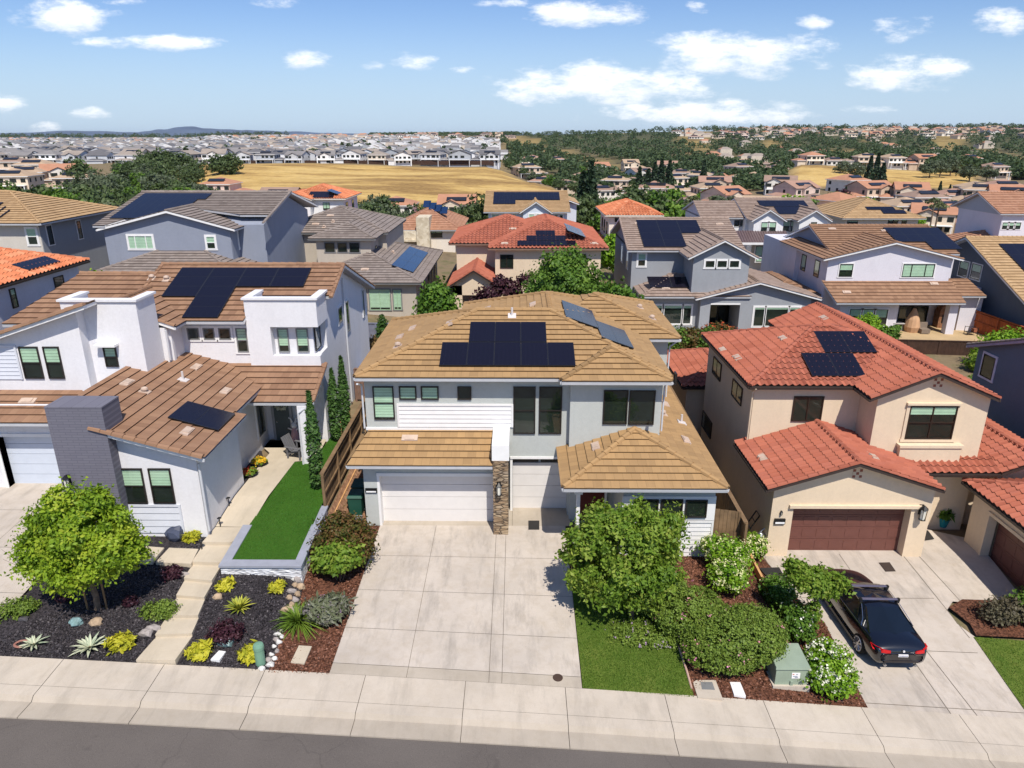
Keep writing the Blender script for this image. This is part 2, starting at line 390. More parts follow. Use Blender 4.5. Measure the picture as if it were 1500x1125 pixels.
    def capline(s, a, b, r=.12):
        a = Vector(a); b = Vector(b); d = b-a; L = d.length
        if L < .2: return
        d.normalize(); side = d.cross(Vector((0, 0, 1))).normalized(); up = side.cross(d)
        n = max(1, int(round(L/.4))); off = rnd.random()*50; cp = MB(); s.caps.append(cp)
        for i in range(n):
            p = a+d*(L*i/n); q = a+d*(L*(i+1)/n+.03)
            ring = lambda c, rr, h: [c+side*(rr*math.cos(t))+up*(rr*.75*math.sin(t)+h) for t in (math.pi*1.08, math.pi*.78, math.pi*.5, math.pi*.22, -.08*math.pi)]
            A = ring(p, r*1.08, .05); B = ring(q, r*.92, .03); uv = [(off+i+.5, 3.5)]*4
            for j in range(4): cp.face([A[j], A[j+1], B[j+1], B[j]], 0, uv)
            cp.face(A, 0, [(off+i+.5, 3.5)]*5); cp.face(B, 0, [(off+i+.5, 3.5)]*5)
    def hip(s, x0, x1, y0, y1, z, p, caps='abcdr'):
        w, d = x1-x0, y1-y0; h = min(w, d)/2; zr = z+h*p
        A, B, C_, D = (x0, y0, z), (x1, y0, z), (x1, y1, z), (x0, y1, z)
        if w >= d: r0 = (x0+h, y0+h, zr); r1 = (x1-h, y0+h, zr)
        else: r0 = (x0+h, y0+h, zr); r1 = (x0+h, y1-h, zr)
        if w >= d:
            F = [[A, B, r1, r0], [C_, D, r0, r1], [D, A, r0], [B, C_, r1]]; hips = [(A, r0), (B, r1), (C_, r1), (D, r0)]
        else:
            F = [[A, B, r0], [C_, D, r1], [D, A, r0, r1], [B, C_, r1, r0]]; hips = [(A, r0), (B, r0), (C_, r1), (D, r1)]
        for f in F:
            f = [p for i, p in enumerate(f) if (Vector(p)-Vector(f[i-1])).length > .01]
            if len(f) > 2: s.face(f)
        for k, hp in zip('abcd', hips):
            if k in caps: s.capline(*hp)
        if 'r' in caps: s.capline(r0, r1)
        return r0, r1
    def gable(s, x0, x1, y0, y1, z, p, axis='y', rake=True):
        if axis == 'y':
            xm = (x0+x1)/2; zr = z+(x1-x0)/2*p
            s.face([(x0, y1, z), (x0, y0, z), (xm, y0, zr), (xm, y1, zr)]); s.face([(x1, y0, z), (x1, y1, z), (xm, y1, zr), (xm, y0, zr)])
            s.capline((xm, y0, zr), (xm, y1, zr))
            if rake:
                for x in (x0, x1): s.capline((x, y0+.05, z), (xm, y0+.05, zr), .1)
        else:
            ym = (y0+y1)/2; zr = z+(y1-y0)/2*p
            s.face([(x0, y0, z), (x1, y0, z), (x1, ym, zr), (x0, ym, zr)]); s.face([(x1, y1, z), (x0, y1, z), (x0, ym, zr), (x1, ym, zr)])
            s.capline((x0, ym, zr), (x1, ym, zr))
            if rake:
                for x in (x0+.05, x1-.05):
                    for y in (y0, y1): s.capline((x, y, z), (x, ym, zr), .1)
        return zr
    def build(s, parent, tm, under=None, fascia=None, gm=None, name='roof'):
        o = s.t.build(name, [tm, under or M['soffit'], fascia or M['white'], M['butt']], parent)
        [q.build('ridge_cap', tm, o) for q in s.caps]; [q.build('gutter', gm or M['gutw'], o) for q in s.gs]
        s.obj = o; return o
    def panels(s, rows, mat=None, plane=None, w=1.0, h=1.65, label=None):
        """rows: list of (corner pixel u, v, columns, rows_up, landscape) laid on roof plane index"""
        O, n, U, V = s.planes[plane]
        for (u, v, nc, nr, wd, ht) in rows:
            p = atPl(u, v, O+n*.13, n); a0 = (p-O).dot(U); b0 = (p-O).dot(V)
            for i in range(nc):
                for j in range(nr): solar(s.obj, O, U, V, n, a0+i*wd, b0+j*ht, wd, ht, mat)
def solar(parent, O, U, V, n, a, b, w, h, mat=None):
    m = MB(); W = lambda x, y, z: O+U*x+V*y+n*z
    x0, x1, y0, y1 = a+.004, a+w-.004, b+.004, b+h-.004
    m.prism([W(x0, y0, .09), W(x1, y0, .09), W(x1, y1, .09), W(x0, y1, .09)], [W(x0, y0, .13), W(x1, y0, .13), W(x1, y1, .13), W(x0, y1, .13)], 1)
    m.face([W(x0, y0, .134), W(x1, y0, .134), W(x1, y1, .134), W(x0, y1, .134)], 0, [(0, 0), (1, 0), (1, 1), (0, 1)])
    for x in (x0+.1, x1-.14):
        for y in (y0+.15, y1-.2): m.prism([W(x, y, 0), W(x+.04, y, 0), W(x+.04, y+.05, 0), W(x, y+.05, 0)], [W(x, y, .09), W(x+.04, y, .09), W(x+.04, y+.05, .09), W(x, y+.05, .09)], 1)
    return m.build('solar_panel', [mat or SOLAR, M['black']], parent)
def panel_quad(roof, plane, px, nc, nr, mat=None):
    """array from the pixel of its lower-left and upper-right corners, measured on the roof plane"""
    O, n, U, V = roof.planes[plane]
    p = atPl(px[0], px[1], O+n*.13, n); q = atPl(px[2], px[3], O+n*.13, n)
    a0, b0 = (p-O).dot(U), (p-O).dot(V); a1, b1 = (q-O).dot(U), (q-O).dot(V)
    if a1 < a0: a0, a1 = a1, a0
    if b1 < b0: b0, b1 = b1, b0
    for i in range(nc):
        for j in range(nr): solar(roof.obj, O, U, V, n, a0+(a1-a0)*i/nc, b0+(b1-b0)*j/nr, (a1-a0)/nc, (b1-b0)/nr, mat)
def rvent(roof, plane, u, v, kind='flat'):
    O, n, U, V = roof.planes[plane]; p = atPl(u, v, O, n); m = MB()
    if kind == 'flat':
        m.obox(p, U, V, n, -.33, .33, -.16, .16, .02, .09); m.obox(p, U, V, n, -.2, .2, -.13, .13, .09, .12)
        m.build('roof_vent', M['vent'], roof.obj)
    elif kind == 'pipe':
        m.obox(p, U, V, n, -.18, .18, -.2, .2, .02, .07); m.tube(p, p+Vector((0, 0, .42)), .05); m.build('vent_pipe', M['flash'], roof.obj)
    else:
        m.obox(p, U, V, n, -.16, .16, -.2, .2, .02, .07); m.lathe(p, [(.09, .05), (.09, .14), (.14, .14), (.125, .21), (.04, .25)], 10); m.build('roof_cowl', M['vent'], roof.obj)

# ------------------------------------------------------------------ windows and doors
def frameF(Y):    # front-facing wall (towards the street)
    return Vector((0, Y, 0)), Vector((1, 0, 0)), Vector((0, 0, 1)), Vector((0, -1, 0))
def window(house, O, U, V, N, a0, a1, b0, b1, fm=None, trim=None, split='h', blind=.5, proud=.03, tw=.09, sill=None, name='window', rec=0.0):
    """a0..a1 along U, b0..b1 along V on the wall plane through O with outward normal N"""
    if a1 < a0: a0, a1 = a1, a0
    if b1 < b0: b0, b1 = b1, b0
    fm = fm or M['dark']; f = MB(); fw = .05
    N0, N1 = .0, proud+.035
    for (x0, x1, y0, y1) in ((a0, a1, b0, b0+fw), (a0, a1, b1-fw, b1), (a0, a0+fw, b0+fw, b1-fw), (a1-fw, a1, b0+fw, b1-fw)): f.obox(O, U, V, N, x0, x1, y0, y1, N0, N1, 0)
    mid = (b0+b1)/2; mu = (a0+a1)/2
    if 'h' in split: f.obox(O, U, V, N, a0+fw, a1-fw, mid-.025, mid+.025, N0, N1-.005, 0)
    if 'v' in split: f.obox(O, U, V, N, mu-.025, mu+.025, b0+fw, b1-fw, N0, N1-.008, 0)
    if '3' in split:
        for k in (.28, .72): x = a0+(a1-a0)*k; f.obox(O, U, V, N, x-.03, x+.03, b0+fw, b1-fw, N0, N1-.008, 0)
    if trim:
        e = tw
        for (x0, x1, y0, y1) in ((a0-e, a1+e, b1+.002, b1+e), (a0-e-.03, a1+e+.03, b0-e, b0-.002), (a0-e, a0-.002, b0, b1), (a1+.002, a1+e, b0, b1)): f.obox(O, U, V, N, x0, x1, y0, y1, 0, proud+.02, 1)
    if sill: f.obox(O, U, V, N, a0-.12, a1+.12, b0-.12, b0-.003, 0, .14, 1)
    w = f.build(name, [fm, trim or sill or M['white']], house)
    g = MB(); P = lambda a, b, c: O+U*a+V*b+N*c
    g.face([P(a0+fw, b0+fw, .006), P(a1-fw, b0+fw, .006), P(a1-fw, b1-fw, .006), P(a0+fw, b1-fw, .006)], 1)
    g.face([P(a0+fw, b0+fw, proud+.015), P(a1-fw, b0+fw, proud+.015), P(a1-fw, b1-fw, proud+.015), P(a0+fw, b1-fw, proud+.015)], 0)
    g.build('pane', [GLASS, M['inside']], w)
    if blind > 0:
        bl = MB(); h = (b1-b0-2*fw)*blind; n = max(3, int(h/.11))
        for i in range(n):
            y1 = b1-fw-h*i/n; y0 = y1-h/n*.9
            bl.face([P(a0+fw, y0, proud*.75), P(a1-fw, y0, proud*.75), P(a1-fw, y1, proud*.45), P(a0+fw, y1, proud*.45)], 0)
        bl.build('blind', M['blind'], w)
    return w
def winF(house, Y, u0, v0, u1, v1, **k):
    """window on a street-facing wall from its top-left and bottom-right corners"""
    a = atY(u0, v0, Y); b = atY(u1, v1, Y); O, U, V, N = frameF(Y)
    return window(house, O, U, V, N, a.x, b.x, b.z, a.z, **k)
def winX(house, X, face, u0, v0, u1, v1, **k):
    """window on a wall of constant x; face +1 looks right, -1 looks left; pixel of the near/far edges"""
    a = atX(u0, v0, X); b = atX(u1, v1, X)
    O = Vector((X, 0, 0)); U = Vector((0, 1, 0)); V = Vector((0, 0, 1)); N = Vector((face, 0, 0))
    return window(house, O, U, V, N, min(a.y, b.y), max(a.y, b.y), min(a.z, b.z), max(a.z, b.z), **k)
def winR(house, O, U, N, a0, a1, z0, z1, **k):
    return window(house, Vector(O), Vector(U), Vector((0, 0, 1)), Vector(N), a0, a1, z0, z1, **k)
def gdoor(house, Y, x0, x1, z0, z1, mat, rows=4, cols=8, inset=True, O=None, U=None, N=None):
    O = O or Vector((0, Y, 0)); U = U or Vector((1, 0, 0)); N = N or Vector((0, -1, 0)); V = Vector((0, 0, 1))
    m = MB(); h = (z1-z0)/rows
    for r in range(rows):
        m.obox(O, U, V, N, x0, x1, z0+h*r+.008, z0+h*(r+1)-.008, 0, .05)
        if inset:
            cw = (x1-x0)/cols
            for c_ in range(cols):
                m.obox(O, U, V, N, x0+cw*c_+.08, x0+cw*(c_+1)-.08, z0+h*r+.1, z0+h*(r+1)-.1, .05, .062)
    return m.build('garage_door', mat, house)
def siding(house, Y, x0, x1, z0, z1, mat, step=.18, name='siding', frame=True):
    m = MB(); n = max(1, int(round((z1-z0)/step))); h = (z1-z0)/n
    for i in range(n):
        za = z0+h*i; zb = za+h
        m.prism([(x0, Y, za), (x1, Y, za), (x1, Y-.035, za), (x0, Y-.035, za)], [(x0, Y, zb), (x1, Y, zb), (x1, Y-.008, zb), (x0, Y-.008, zb)])
    if frame:
        for (a, b, c_, d) in ((x0-.08, x1+.08, z1, z1+.09), (x0-.08, x0, z0, z1), (x1, x1+.08, z0, z1)): m.box(a, b, Y-.05, Y, c_, d)
    return m.build(name, mat, house)
def gablewall(mb, x0, x1, y, z0, ze, zr, th=.2, xm=None, m=0):
    xm = (x0+x1)/2 if xm is None else xm
    F = [(x0, y, z0), (x1, y, z0), (x1, y, ze), (xm, y, zr), (x0, y, ze)]
    mb.prism([(x, yy+th, z) for x, yy, z in F], F, m)
def lantern(house, p, N=Vector((0, -1, 0)), s=1.0):
    m = MB(); p = Vector(p); c = p+N*(.14*s)
    m.obox(p, N.cross(Vector((0, 0, 1))), Vector((0, 0, 1)), N, -.06*s, .06*s, -.1*s, .2*s, 0, .03)
    m.tube(p+Vector((0, 0, .16*s)), c+Vector((0, 0, .2*s)), .015); m.lathe(c, [(.1*s, .12*s), (.12*s, .14*s), (.02, .24*s)], 6)
    m.lathe(c, [(.05*s, -.22*s), (.09*s, -.2*s), (.1*s, -.18*s)], 6)
    for k in range(6): a = k*1.0472; m.tube(c+Vector((math.cos(a)*.085*s, math.sin(a)*.085*s, -.19*s)), c+Vector((math.cos(a)*.1*s, math.sin(a)*.1*s, .13*s)), .01, n=4)
    o = m.build('wall_lantern', M['black'], house)
    g = MB(); g.lathe(c, [(.06*s, -.18*s), (.075*s, .12*s)], 6); g.build('lantern_glass', plain('frosted_glass', (.7, .68, .6), .2), o)
def text_mesh(txt, size, O, U, V, N, mat, parent, name='lettering', depth=.004):
    cu = bpy.data.curves.new('letters', 'FONT'); cu.body = txt; cu.size = size; cu.align_x = 'CENTER'; cu.align_y = 'CENTER'; cu.extrude = depth
    ob = bpy.data.objects.new('letters', cu); COL.objects.link(ob)
    dg = bpy.context.evaluated_depsgraph_get(); me = bpy.data.meshes.new_from_object(ob.evaluated_get(dg))
    bpy.data.objects.remove(ob); org = ORG.get(parent.name, Vector())
    for v in me.vertices: v.co = O-org+U*v.co.x+V*v.co.y+N*(v.co.z+depth)
    me.materials.clear(); me.materials.append(mat); return link_mesh(name, me, parent)
# ================================================================== CENTRE HOUSE
CS = stucco('pale_grey_green_stucco', (.47, .49, .47)); WS = stucco('white_stucco', (.74, .73, .75)); CR = stucco('cream_stucco', (.72, .58, .42))
SID = plain('white_siding', (.74, .72, .71), .6, .04); DOORW = plain('white_garage_door', (.70, .67, .65), .5, .03)
def stone_mat():
    t = NT('stacked_ledgestone'); P = t.pos(); mp = t.add('Mapping', Vector=P, Scale=(3.2, 3.2, 11)); v = t.n.new('ShaderNodeTexVoronoi'); t.link(mp.outputs[0], v.inputs['Vector']); v.inputs['Scale'].default_value = 1
    s = t.n.new('ShaderNodeSeparateColor'); t.link(v.outputs['Color'], s.inputs[0])
    c = t.ramp(s.outputs[0], [(0, (.16, .10, .055)), (.3, (.34, .22, .12)), (.6, (.46, .34, .21)), (.8, (.25, .19, .14)), (1, (.55, .42, .27))])
    c = t.mix(.25, c, t.ramp(t.noise(9, 5, P), [(.3, (.1, .07, .05)), (.7, (.5, .4, .28))]))
    v2 = t.n.new('ShaderNodeTexVoronoi'); v2.feature = 'DISTANCE_TO_EDGE'; t.link(mp.outputs[0], v2.inputs['Vector']); v2.inputs['Scale'].default_value = 1
    e = t.ramp(v2.outputs['Distance'], [(0, (0, 0, 0)), (.12, (1, 1, 1))]); c = t.mix(e, (.07, .05, .035), c)
    t.bsdf(c, .9, bump=e, bs=.8, bd=.05); return t.m
STONE = stone_mat()
H = thing('house', 'pale grey-green house with golden tan roof and stone pillar behind the widest driveway', 'house', (0, 27.3, 0))
w = MB()
w.box(-6.26, -5.72, 26.0, 27.6, -.6, 3.0); w.box(-5.72, -.96, 26.0, 26.35, 2.32, 3.0)        # garage front: pier and header
w.box(-6.2, -.9, 26.47, 27.9, -.6, 2.95)                                                      # body behind the garage door
w.box(-6.26, 2.16, 27.3, 35.5, 2.55, 6.28); w.box(-6.26, -.2, 27.8, 35.5, -.6, 2.56)
w.box(2.14, 5.84, 26.95, 35.4, -.6, 6.27)
w.box(-.3, 2.2, 27.62, 30, -.6, 2.54)
w.box(-2.6, 7.25, 33.0, 39.3, -.6, 6.26)
w.box(4.05, 7.55, 24.2, 38, -.6, 2.96); w.box(2.2, 4.06, 26.6, 27.0, -.6, 2.95)
w.box(-.28, -.2, 27.35, 27.64, 0, 2.56)
w.build('wall', CS, H)
# stone pillar with a white cap block
m = MB(); m.box(-.96, -.36, 25.37, 26.5, -.6, 3.3); m.build('stone_pillar', STONE, H)
m = MB(); m.box(-1.0, -.32, 25.4, 27.4, 3.3, 3.95); m.box(-6.3, -.98, 27.26, 27.33, 3.8, 3.92); m.build('pillar_cap', M['white'], H)
lantern(H, atY(731, 714, 25.36), s=1.25)
# main roof
r = Roof('F', .37, .33)
r.hip(-6.48, 6.1, 26.75, 36.0, 6.3, .355)
r.hip(-3.0, 5.96, 27.1, 39.8, 6.3, .355, 'cdr')
r.hip(.2, 7.7, 32.55, 40.1, 6.3, .355, 'bcr')
r.hip(1.74, 6.07, 26.4, 31, 6.29, .355, 'ab')
r.face([(-6.75, 25.5, 3.05), (-.98, 25.5, 3.05), (-.98, 27.32, 3.78), (-6.2, 27.32, 3.78)])
r.face([(-6.75, 29.0, 3.05), (-6.75, 25.5, 3.05), (-6.2, 27.32, 3.78), (-6.2, 29.0, 3.78)])
r.hip(1.72, 7.83, 23.72, 40, 3.0, .36, 'ab')
ro = r.build(H, M['tTan'])
panel_quad(r, 0, (643, 535, 840, 501.5), 5, 1); panel_quad(r, 0, (686.5, 500.5, 799.5, 471.5), 3, 1)
panel_quad(r, 3, (829, 463.5, 867, 455), 2, 2); panel_quad(r, 3, (881.7, 493.6, 914.7, 484), 2, 2)
for pl, u, v, k in ((16, 600.5, 643, 'flat'), (2, 659, 475, 'flat'), (2, 586, 495, 'flat'), (2, 605, 482, 'flat'), (2, 583, 509, 'cowl'), (0, 750, 464, 'pipe'), (6, 781, 447, 'flat'), (6, 715, 453, 'flat'),
                   (11, 937, 452, 'cowl'), (11, 955, 468, 'cowl'), (20, 873, 655, 'flat'), (21, 974, 593, 'flat'), (21, 1004, 646, 'flat'), (21, 998, 620, 'pipe'), (21, 971, 608, 'cowl')):
    if pl < len(r.planes): rvent(r, pl, u, v, k)
# windows
for a in ((545.5, 565.5, 579, 614, 'h', .97), (584.3, 565.5, 610.5, 585, '', 1), (616.4, 565.5, 643, 585, '', 1), (670, 565.8, 690.7, 585, '', 0)):
    winF(H, 27.3, *a[:4], split=a[4], blind=a[5], trim=None)
for a in ((752, 566, 783.9, 635), (790, 566, 822, 635)): winF(H, 27.3, *a, split='h', blind=0)
for a in ((884.7, 571, 917.8, 621), (922.7, 571.5, 957, 621.5)): winF(H, 26.95, *a, split='', blind=0)
for a in ((928.5, 731, 963, 757), (968.5, 731, 998.5, 757), (1004.8, 731.8, 1034, 757.5)): winF(H, 24.13, *a, split='', blind=0)
winX(H, 5.84, 1, 986, 560, 990, 548, split='', blind=0)
# siding and trim
siding(H, 27.29, atY(584, 593, 27.3).x, atY(749, 593, 27.3).x, 3.95, atY(600, 594, 27.3).z, SID)
siding(H, 24.19, 4.1, 7.5, -.4, atY(1000, 765, 24.2).z, SID)
m = MB(); zt, zb = atY(1000, 728, 24.2).z, atY(1000, 761, 24.2).z; m.box(4.02, 7.58, 24.14, 24.195, zb, zt+.05); m.build('window_panel', M['white'], H)
m = MB(); m.box(-5.72, -5.62, 26.0, 26.42, 0, 2.32); m.box(-5.72, -.97, 25.96, 26.0, 2.32, 2.46); m.box(-.3, 2.18, 27.26, 27.3, 2.5, 2.6); m.box(-.3, -.2, 27.3, 27.6, 0, 2.5); m.build('door_trim', M['white'], H)
gdoor(H, 26.45, -5.66, -.97, 0, 2.32, DOORW, 4, 8, False); gdoor(H, 27.6, -.19, 2.16, .0, 2.2, DOORW, 4, 4, False)
m = MB(); m.box(-.19, .9, 27.57, 27.6, 2.22, 2.5); m.box(1.0, 2.14, 27.57, 27.6, 2.22, 2.5); m.build('transom_window', [M['dark']], H)
m = MB(); m.box(2.28, 2.42, 24.3, 24.44, -.2, 2.85); m.box(2.2, 2.5, 24.22, 24.52, 2.45, 2.55); m.box(2.2, 2.5, 24.22, 24.52, -.2, .35); m.build('porch_post', M['white'], H)
d = MB(); d.box(2.6, 3.65, 26.5, 26.59, 0, 2.2); d.box(2.5, 2.6, 26.48, 26.6, 0, 2.3, 1); d.box(3.65, 3.75, 26.48, 26.6, 0, 2.3, 1); d.build('front_door', [plain('dark_red_door', (.09, .012, .014), .4), M['white']], H)
# address plate
p = atY(544, 718, 26.0); m = MB(); m.box(p.x-.24, p.x+.24, 25.94, 26.0, p.z-.1, p.z+.1, 0); m.box(p.x-.2, p.x+.2, 25.93, 25.938, p.z-.07, p.z-.01, 1); m.build('address_plate', [M['black'], plain('plate_white', (.85, .85, .85), .4)], H)
for a, b, zb in (((-6.35, 26.5, 6.1), (-6.35, 27.24, 5.8), 3.9), ((6.0, 26.95, 6.1), (5.93, 27.05, 5.8), 3.9), ((7.7, 32.9, 6.1), (7.32, 32.93, 5.8), 3)):
    m = MB(); m.tube(a, b, .04); m.tube(b, (b[0], b[1], zb), .04); m.build('downspout', M['gutw'], H)

# ================================================================== LEFT HOUSE
L = thing('house', 'white stucco house with brown roof, two parapet towers and a purple-grey brick chimney', 'house', (-14, 28, 1.3))
s1 = lambda x, y: (x/5.769, 400+y/5.769); s2 = lambda x, y: (200+x/5.769, 370+y/5.769); s3 = lambda x, y: (340+x/5.769, 370+y/5.769); s4 = lambda x, y: (x/5.769, 560+y/5.769); s5 = lambda x, y: (180+x/4.6875, 530+y/4.6875)
PA = .29; zA = lambda x: 4.5+PA*(-11.25-x)
w = MB()
# wing A with sloping top
F = lambda x0, x1, y: ([(x0, y, .3), (x1, y, .3), (x1, y, zA(x1)-.1), (x0, y, zA(x0)-.1)])
w.prism([(x, 27.3, z) for x, y, z in F(-16.4, -11.72, 0)], F(-16.4, -11.72, 23.45)); w.prism([(x, 31.95, z) for x, y, z in F(-16.4, -12.2, 0)], F(-16.4, -12.2, 27.31))
w.box(-22.5, -16.55, 26.8, 27.0, 3.66, 4.5); w.box(-22.5, -21.5, 26.8, 28.2, .3, 4.5); w.box(-22.5, -16.45, 27.2, 28.4, .3, 4.9)
F = [(-23, 28.2, 4.5), (-18.05, 28.2, 4.5), (-18.05, 28.2, 8.6), (-23, 28.2, 6.97)]
w.prism([(x, 30.2, z) for x, y, z in F], F)
w.box(-15.6, -12.4, 31.9, 40.5, .3, 7.4); w.box(-12.4, -9.3, 33.35, 42.9, .3, 6.6); w.box(-12.4, -9.6, 32.15, 33.36, 5.6, 7.3); w.box(-12.4, -9.3, 32.02, 33.36, .3, 5.61); gablewall(w, -22.4, -15.5, 30.6, 4, 7.35, 7.4)
w.box(-22.0, -15.66, 31.0, 40.4, 4, 7.34); w.box(-16.4, -15.6, 30.3, 31.95, 4.5, 7.35)
# right gable end of the main block
F = [(-9.3, 33.35, 6.601), (-9.3, 42.9, 6.601), (-9.3, 36.2, 8.96), (-9.3, 33.35, 7.98)]; w.prism([(-9.6, y, z) for x, y, z in F], F)
w.box(-9.75, -9.35, 29.2, 29.6, 1.2, 4.1)
w.build('wall', WS, L)
def tower(x0, x1, y0, y1, z0, zt, lip=.08):
    m = MB(); t = .28
    m.box(x0, x1, y0, y1, z0, zt-.6); m.box(x0, x1, y0, y0+t, zt-.6, zt-.09); m.box(x0, x0+t, y0+t, y1, zt-.6, zt-.09); m.box(x1-t, x1, y0+t, y1, zt-.6, zt-.09)
    m.box(x0-lip, x1+lip, y0-lip, y0+t+.03, zt-.09, zt); m.box(x0-lip, x0+t+.03, y0+t+.031, y1+.1, zt-.09, zt); m.box(x1-t-.03, x1+lip, y0+t+.031, y1+.1, zt-.09, zt)
    return m
tower(-18.95, -15.8, 28.7, 30.25, 4.4, 9.0).build('tower', WS, L)
m = tower(-12.5, -9.2, 31.7, 33.45, 7.05, 8.42); m.box(-12.5, -11.42, 31.7, 32.2, 4.5, 7.05); m.box(-11.42, -9.22, 31.7, 32.0, 4.6, 5.66); m.build('tower', WS, L)
PB = NT('purple_grey_brick'); Pp = PB.pos(); mp = PB.add('Mapping', Vector=Pp, Rotation=(R(90), 0, 0)); bk = PB.n.new('ShaderNodeTexBrick'); PB.link(mp.outputs[0], bk.inputs['Vector']); bk.inputs['Scale'].default_value = 1; bk.inputs['Brick Width'].default_value = .42; bk.inputs['Row Height'].default_value = .1; bk.inputs['Mortar Size'].default_value = .012
bk.inputs['Color1'].default_value = (.145, .14, .175, 1); bk.inputs['Color2'].default_value = (.16, .155, .19, 1); bk.inputs['Mortar'].default_value = (.115, .11, .14, 1)
PB.bsdf(bk.outputs['Color'], .85, bump=bk.outputs['Fac'], bs=-.35, bd=.015)
m = MB(); m.box(-16.5, -14.5, 22.98, 24.1, .3, 6.4); m.box(-16.51, -14.49, 22.97, 24.11, 6.4, 6.46); ch = m.build('brick_chimney', PB.m, L)
lantern(L, atY(*s4(585, 830), 22.97), s=1.2)
r = Roof('F', .42, .33)
# wing A shed, tiles running along its slope
r.face([(-11.25, 23.0, zA(-11.25)), (-11.25, 27.15, zA(-11.25)), (-16.7, 27.15, zA(-16.7)), (-16.7, 25.2, zA(-16.7)), (-15.1, 23.0, zA(-15.1))])
r.face([(-11.653, 27.15, zA(-11.653)), (-11.653, 30.3, zA(-11.653)), (-15.5, 33.8, zA(-15.5)), (-16.7, 33.8, zA(-16.7)), (-16.7, 27.15, zA(-16.7))], False)
r.capline((-11.25, 23.03, zA(-11.25)), (-15.1, 23.03, zA(-15.1)), .13)
r.face([(-13.2, 29.3, 4.27), (-9.0, 29.3, 4.27), (-9.0, 31.92, 5.21), (-15.4, 31.92, 5.21)])
r.capline((-9.05, 29.3, 4.27), (-9.05, 31.9, 5.21), .1)
r.face([(-23, 26.3, 4.5), (-16.5, 26.3, 4.5), (-18.5, 28.25, 5.2), (-23, 28.25, 5.2)])
zC = lambda x: 8.95+.33*(x+17.4)
r.face([(-23, 27.75, zC(-23)), (-17.4, 27.75, zC(-17.4)), (-17.4, 28.69, zC(-17.4)), (-23, 28.69, zC(-23))]); r.face([(-23, 28.69, zC(-23)), (-19.05, 28.69, zC(-19.05)), (-19.05, 30.8, zC(-19.05)), (-23, 30.8, zC(-23))], False); r.capline((-23, 27.8, zC(-23)), (-17.4, 27.8, zC(-17.4)), .14)
pm = len(r.planes)
r.face([(-18.2, 31.4, 7.42), (-12.47, 31.4, 7.42), (-12.47, 36.2, 9.15), (-18.2, 36.2, 9.15)]); zk = 7.42+2.05*1.73/4.8; r.face([(-12.47, 33.45, zk), (-8.85, 33.45, zk), (-8.85, 36.2, 9.15), (-12.47, 36.2, 9.15)])
r.face([(-8.85, 43.4, 6.56), (-18.2, 43.4, 6.56), (-18.2, 36.2, 9.15), (-8.85, 36.2, 9.15)])
r.capline((-18.2, 36.2, 9.15), (-8.85, 36.2, 9.15)); r.capline((-8.9, 33.2, 8.07), (-8.9, 36.2, 9.15), .1); r.capline((-8.9, 43.4, 6.56), (-8.9, 36.2, 9.15), .1); r.capline((-18.15, 31.4, 7.42), (-18.15, 36.2, 9.15), .1)
r.face([(-23.4, 31.2, 7.32), (-18.2, 31.2, 7.32), (-18.2, 35.4, 8.82), (-22.0, 35.4, 8.82)]); r.capline((-22.0, 35.4, 8.82), (-18.2, 35.4, 8.82)); r.face([(-18.2, 40, 7.2), (-23.4, 40, 7.2), (-22.0, 35.4, 8.82), (-18.2, 35.4, 8.82)])
r.face([(-23.4, 40, 7.2), (-23.4, 31.2, 7.32), (-22.0, 35.4, 8.82)])
r.gable(-20.65, -15.15, 30.3, 34.3, 7.42, .36)
ro = r.build(L, M['tBrown'])
def slab(pl, c0, c1, nc, nr): panel_quad(r, pl, (*c0, *c1), nc, nr)
O_, n_, U_, V_ = r.planes[pm]
def onpl(px): p = atPl(px[0], px[1], O_+n_*.13, n_)-O_; return p.dot(U_), p.dot(V_)
aL, b1 = onpl(s2(385, 125)); aR, _b = onpl(s2(1480, 125)); _a, b0 = onpl(s2(1400, 285))
wd = (aR-aL)/4; ht = (b1-b0)/2
for i, j in [(i, j) for i in range(4) for j in (0, 1)]+[(0, -1), (1, -1), (1, -2), (1, -3)]: solar(ro, O_, U_, V_, n_, aL+wd*i, b0+ht*j, wd, ht)
slab(0, s5(655, 470), s5(445, 268), 1, 2)
for pl, px, k in ((0, s5(440, 485), 'flat'), (1, s5(705, 208), 'flat'), (1, s2(505, 975), 'flat'), (0, s1(1075, 935), 'flat'), (0, s1(1225, 1010), 'cowl'), (3, s4(240, 165), 'flat'), (pm, s2(130, 225), 'cowl'), (pm, s2(255, 235), 'cowl'), (1, s5(415, 130), 'pipe')): rvent(r, pl, *px, k)
winF(L, 28.2, *s1(155, 620), *s1(380, 890), blind=.5); winF(L, 28.2, *s1(360, 620), *s1(555, 890), blind=.5)
winF(L, 28.7, *s1(870, 625), *s1(1010, 790), blind=.5)
a, b = atY(*s1(825, 590), 28.7), atY(*s1(1005, 610), 28.7); m = MB(); m.box(a.x, b.x, 28.35, 28.7, b.z, a.z); m.build('window_awning', M['white'], L)
a, b = atY(*s1(0, 625), 28.2), atY(*s1(185, 895), 28.2); siding(L, 28.19, -23, b.x, b.z, a.z, plain('pale_blue_siding', (.62, .64, .7), .6, .04))
winF(L, 23.45, *s4(1010, 725), *s4(1255, 1020), blind=.5); winF(L, 23.45, *s4(1250, 725), *s4(1490, 1020), blind=.5)
siding(L, 23.44, -14.45, atY(*s5(385, 1000), 23.45).x, 1.2, atY(*s5(385, 992), 23.45).z, plain('pale_blue_siding', (.62, .64, .7)), .3)
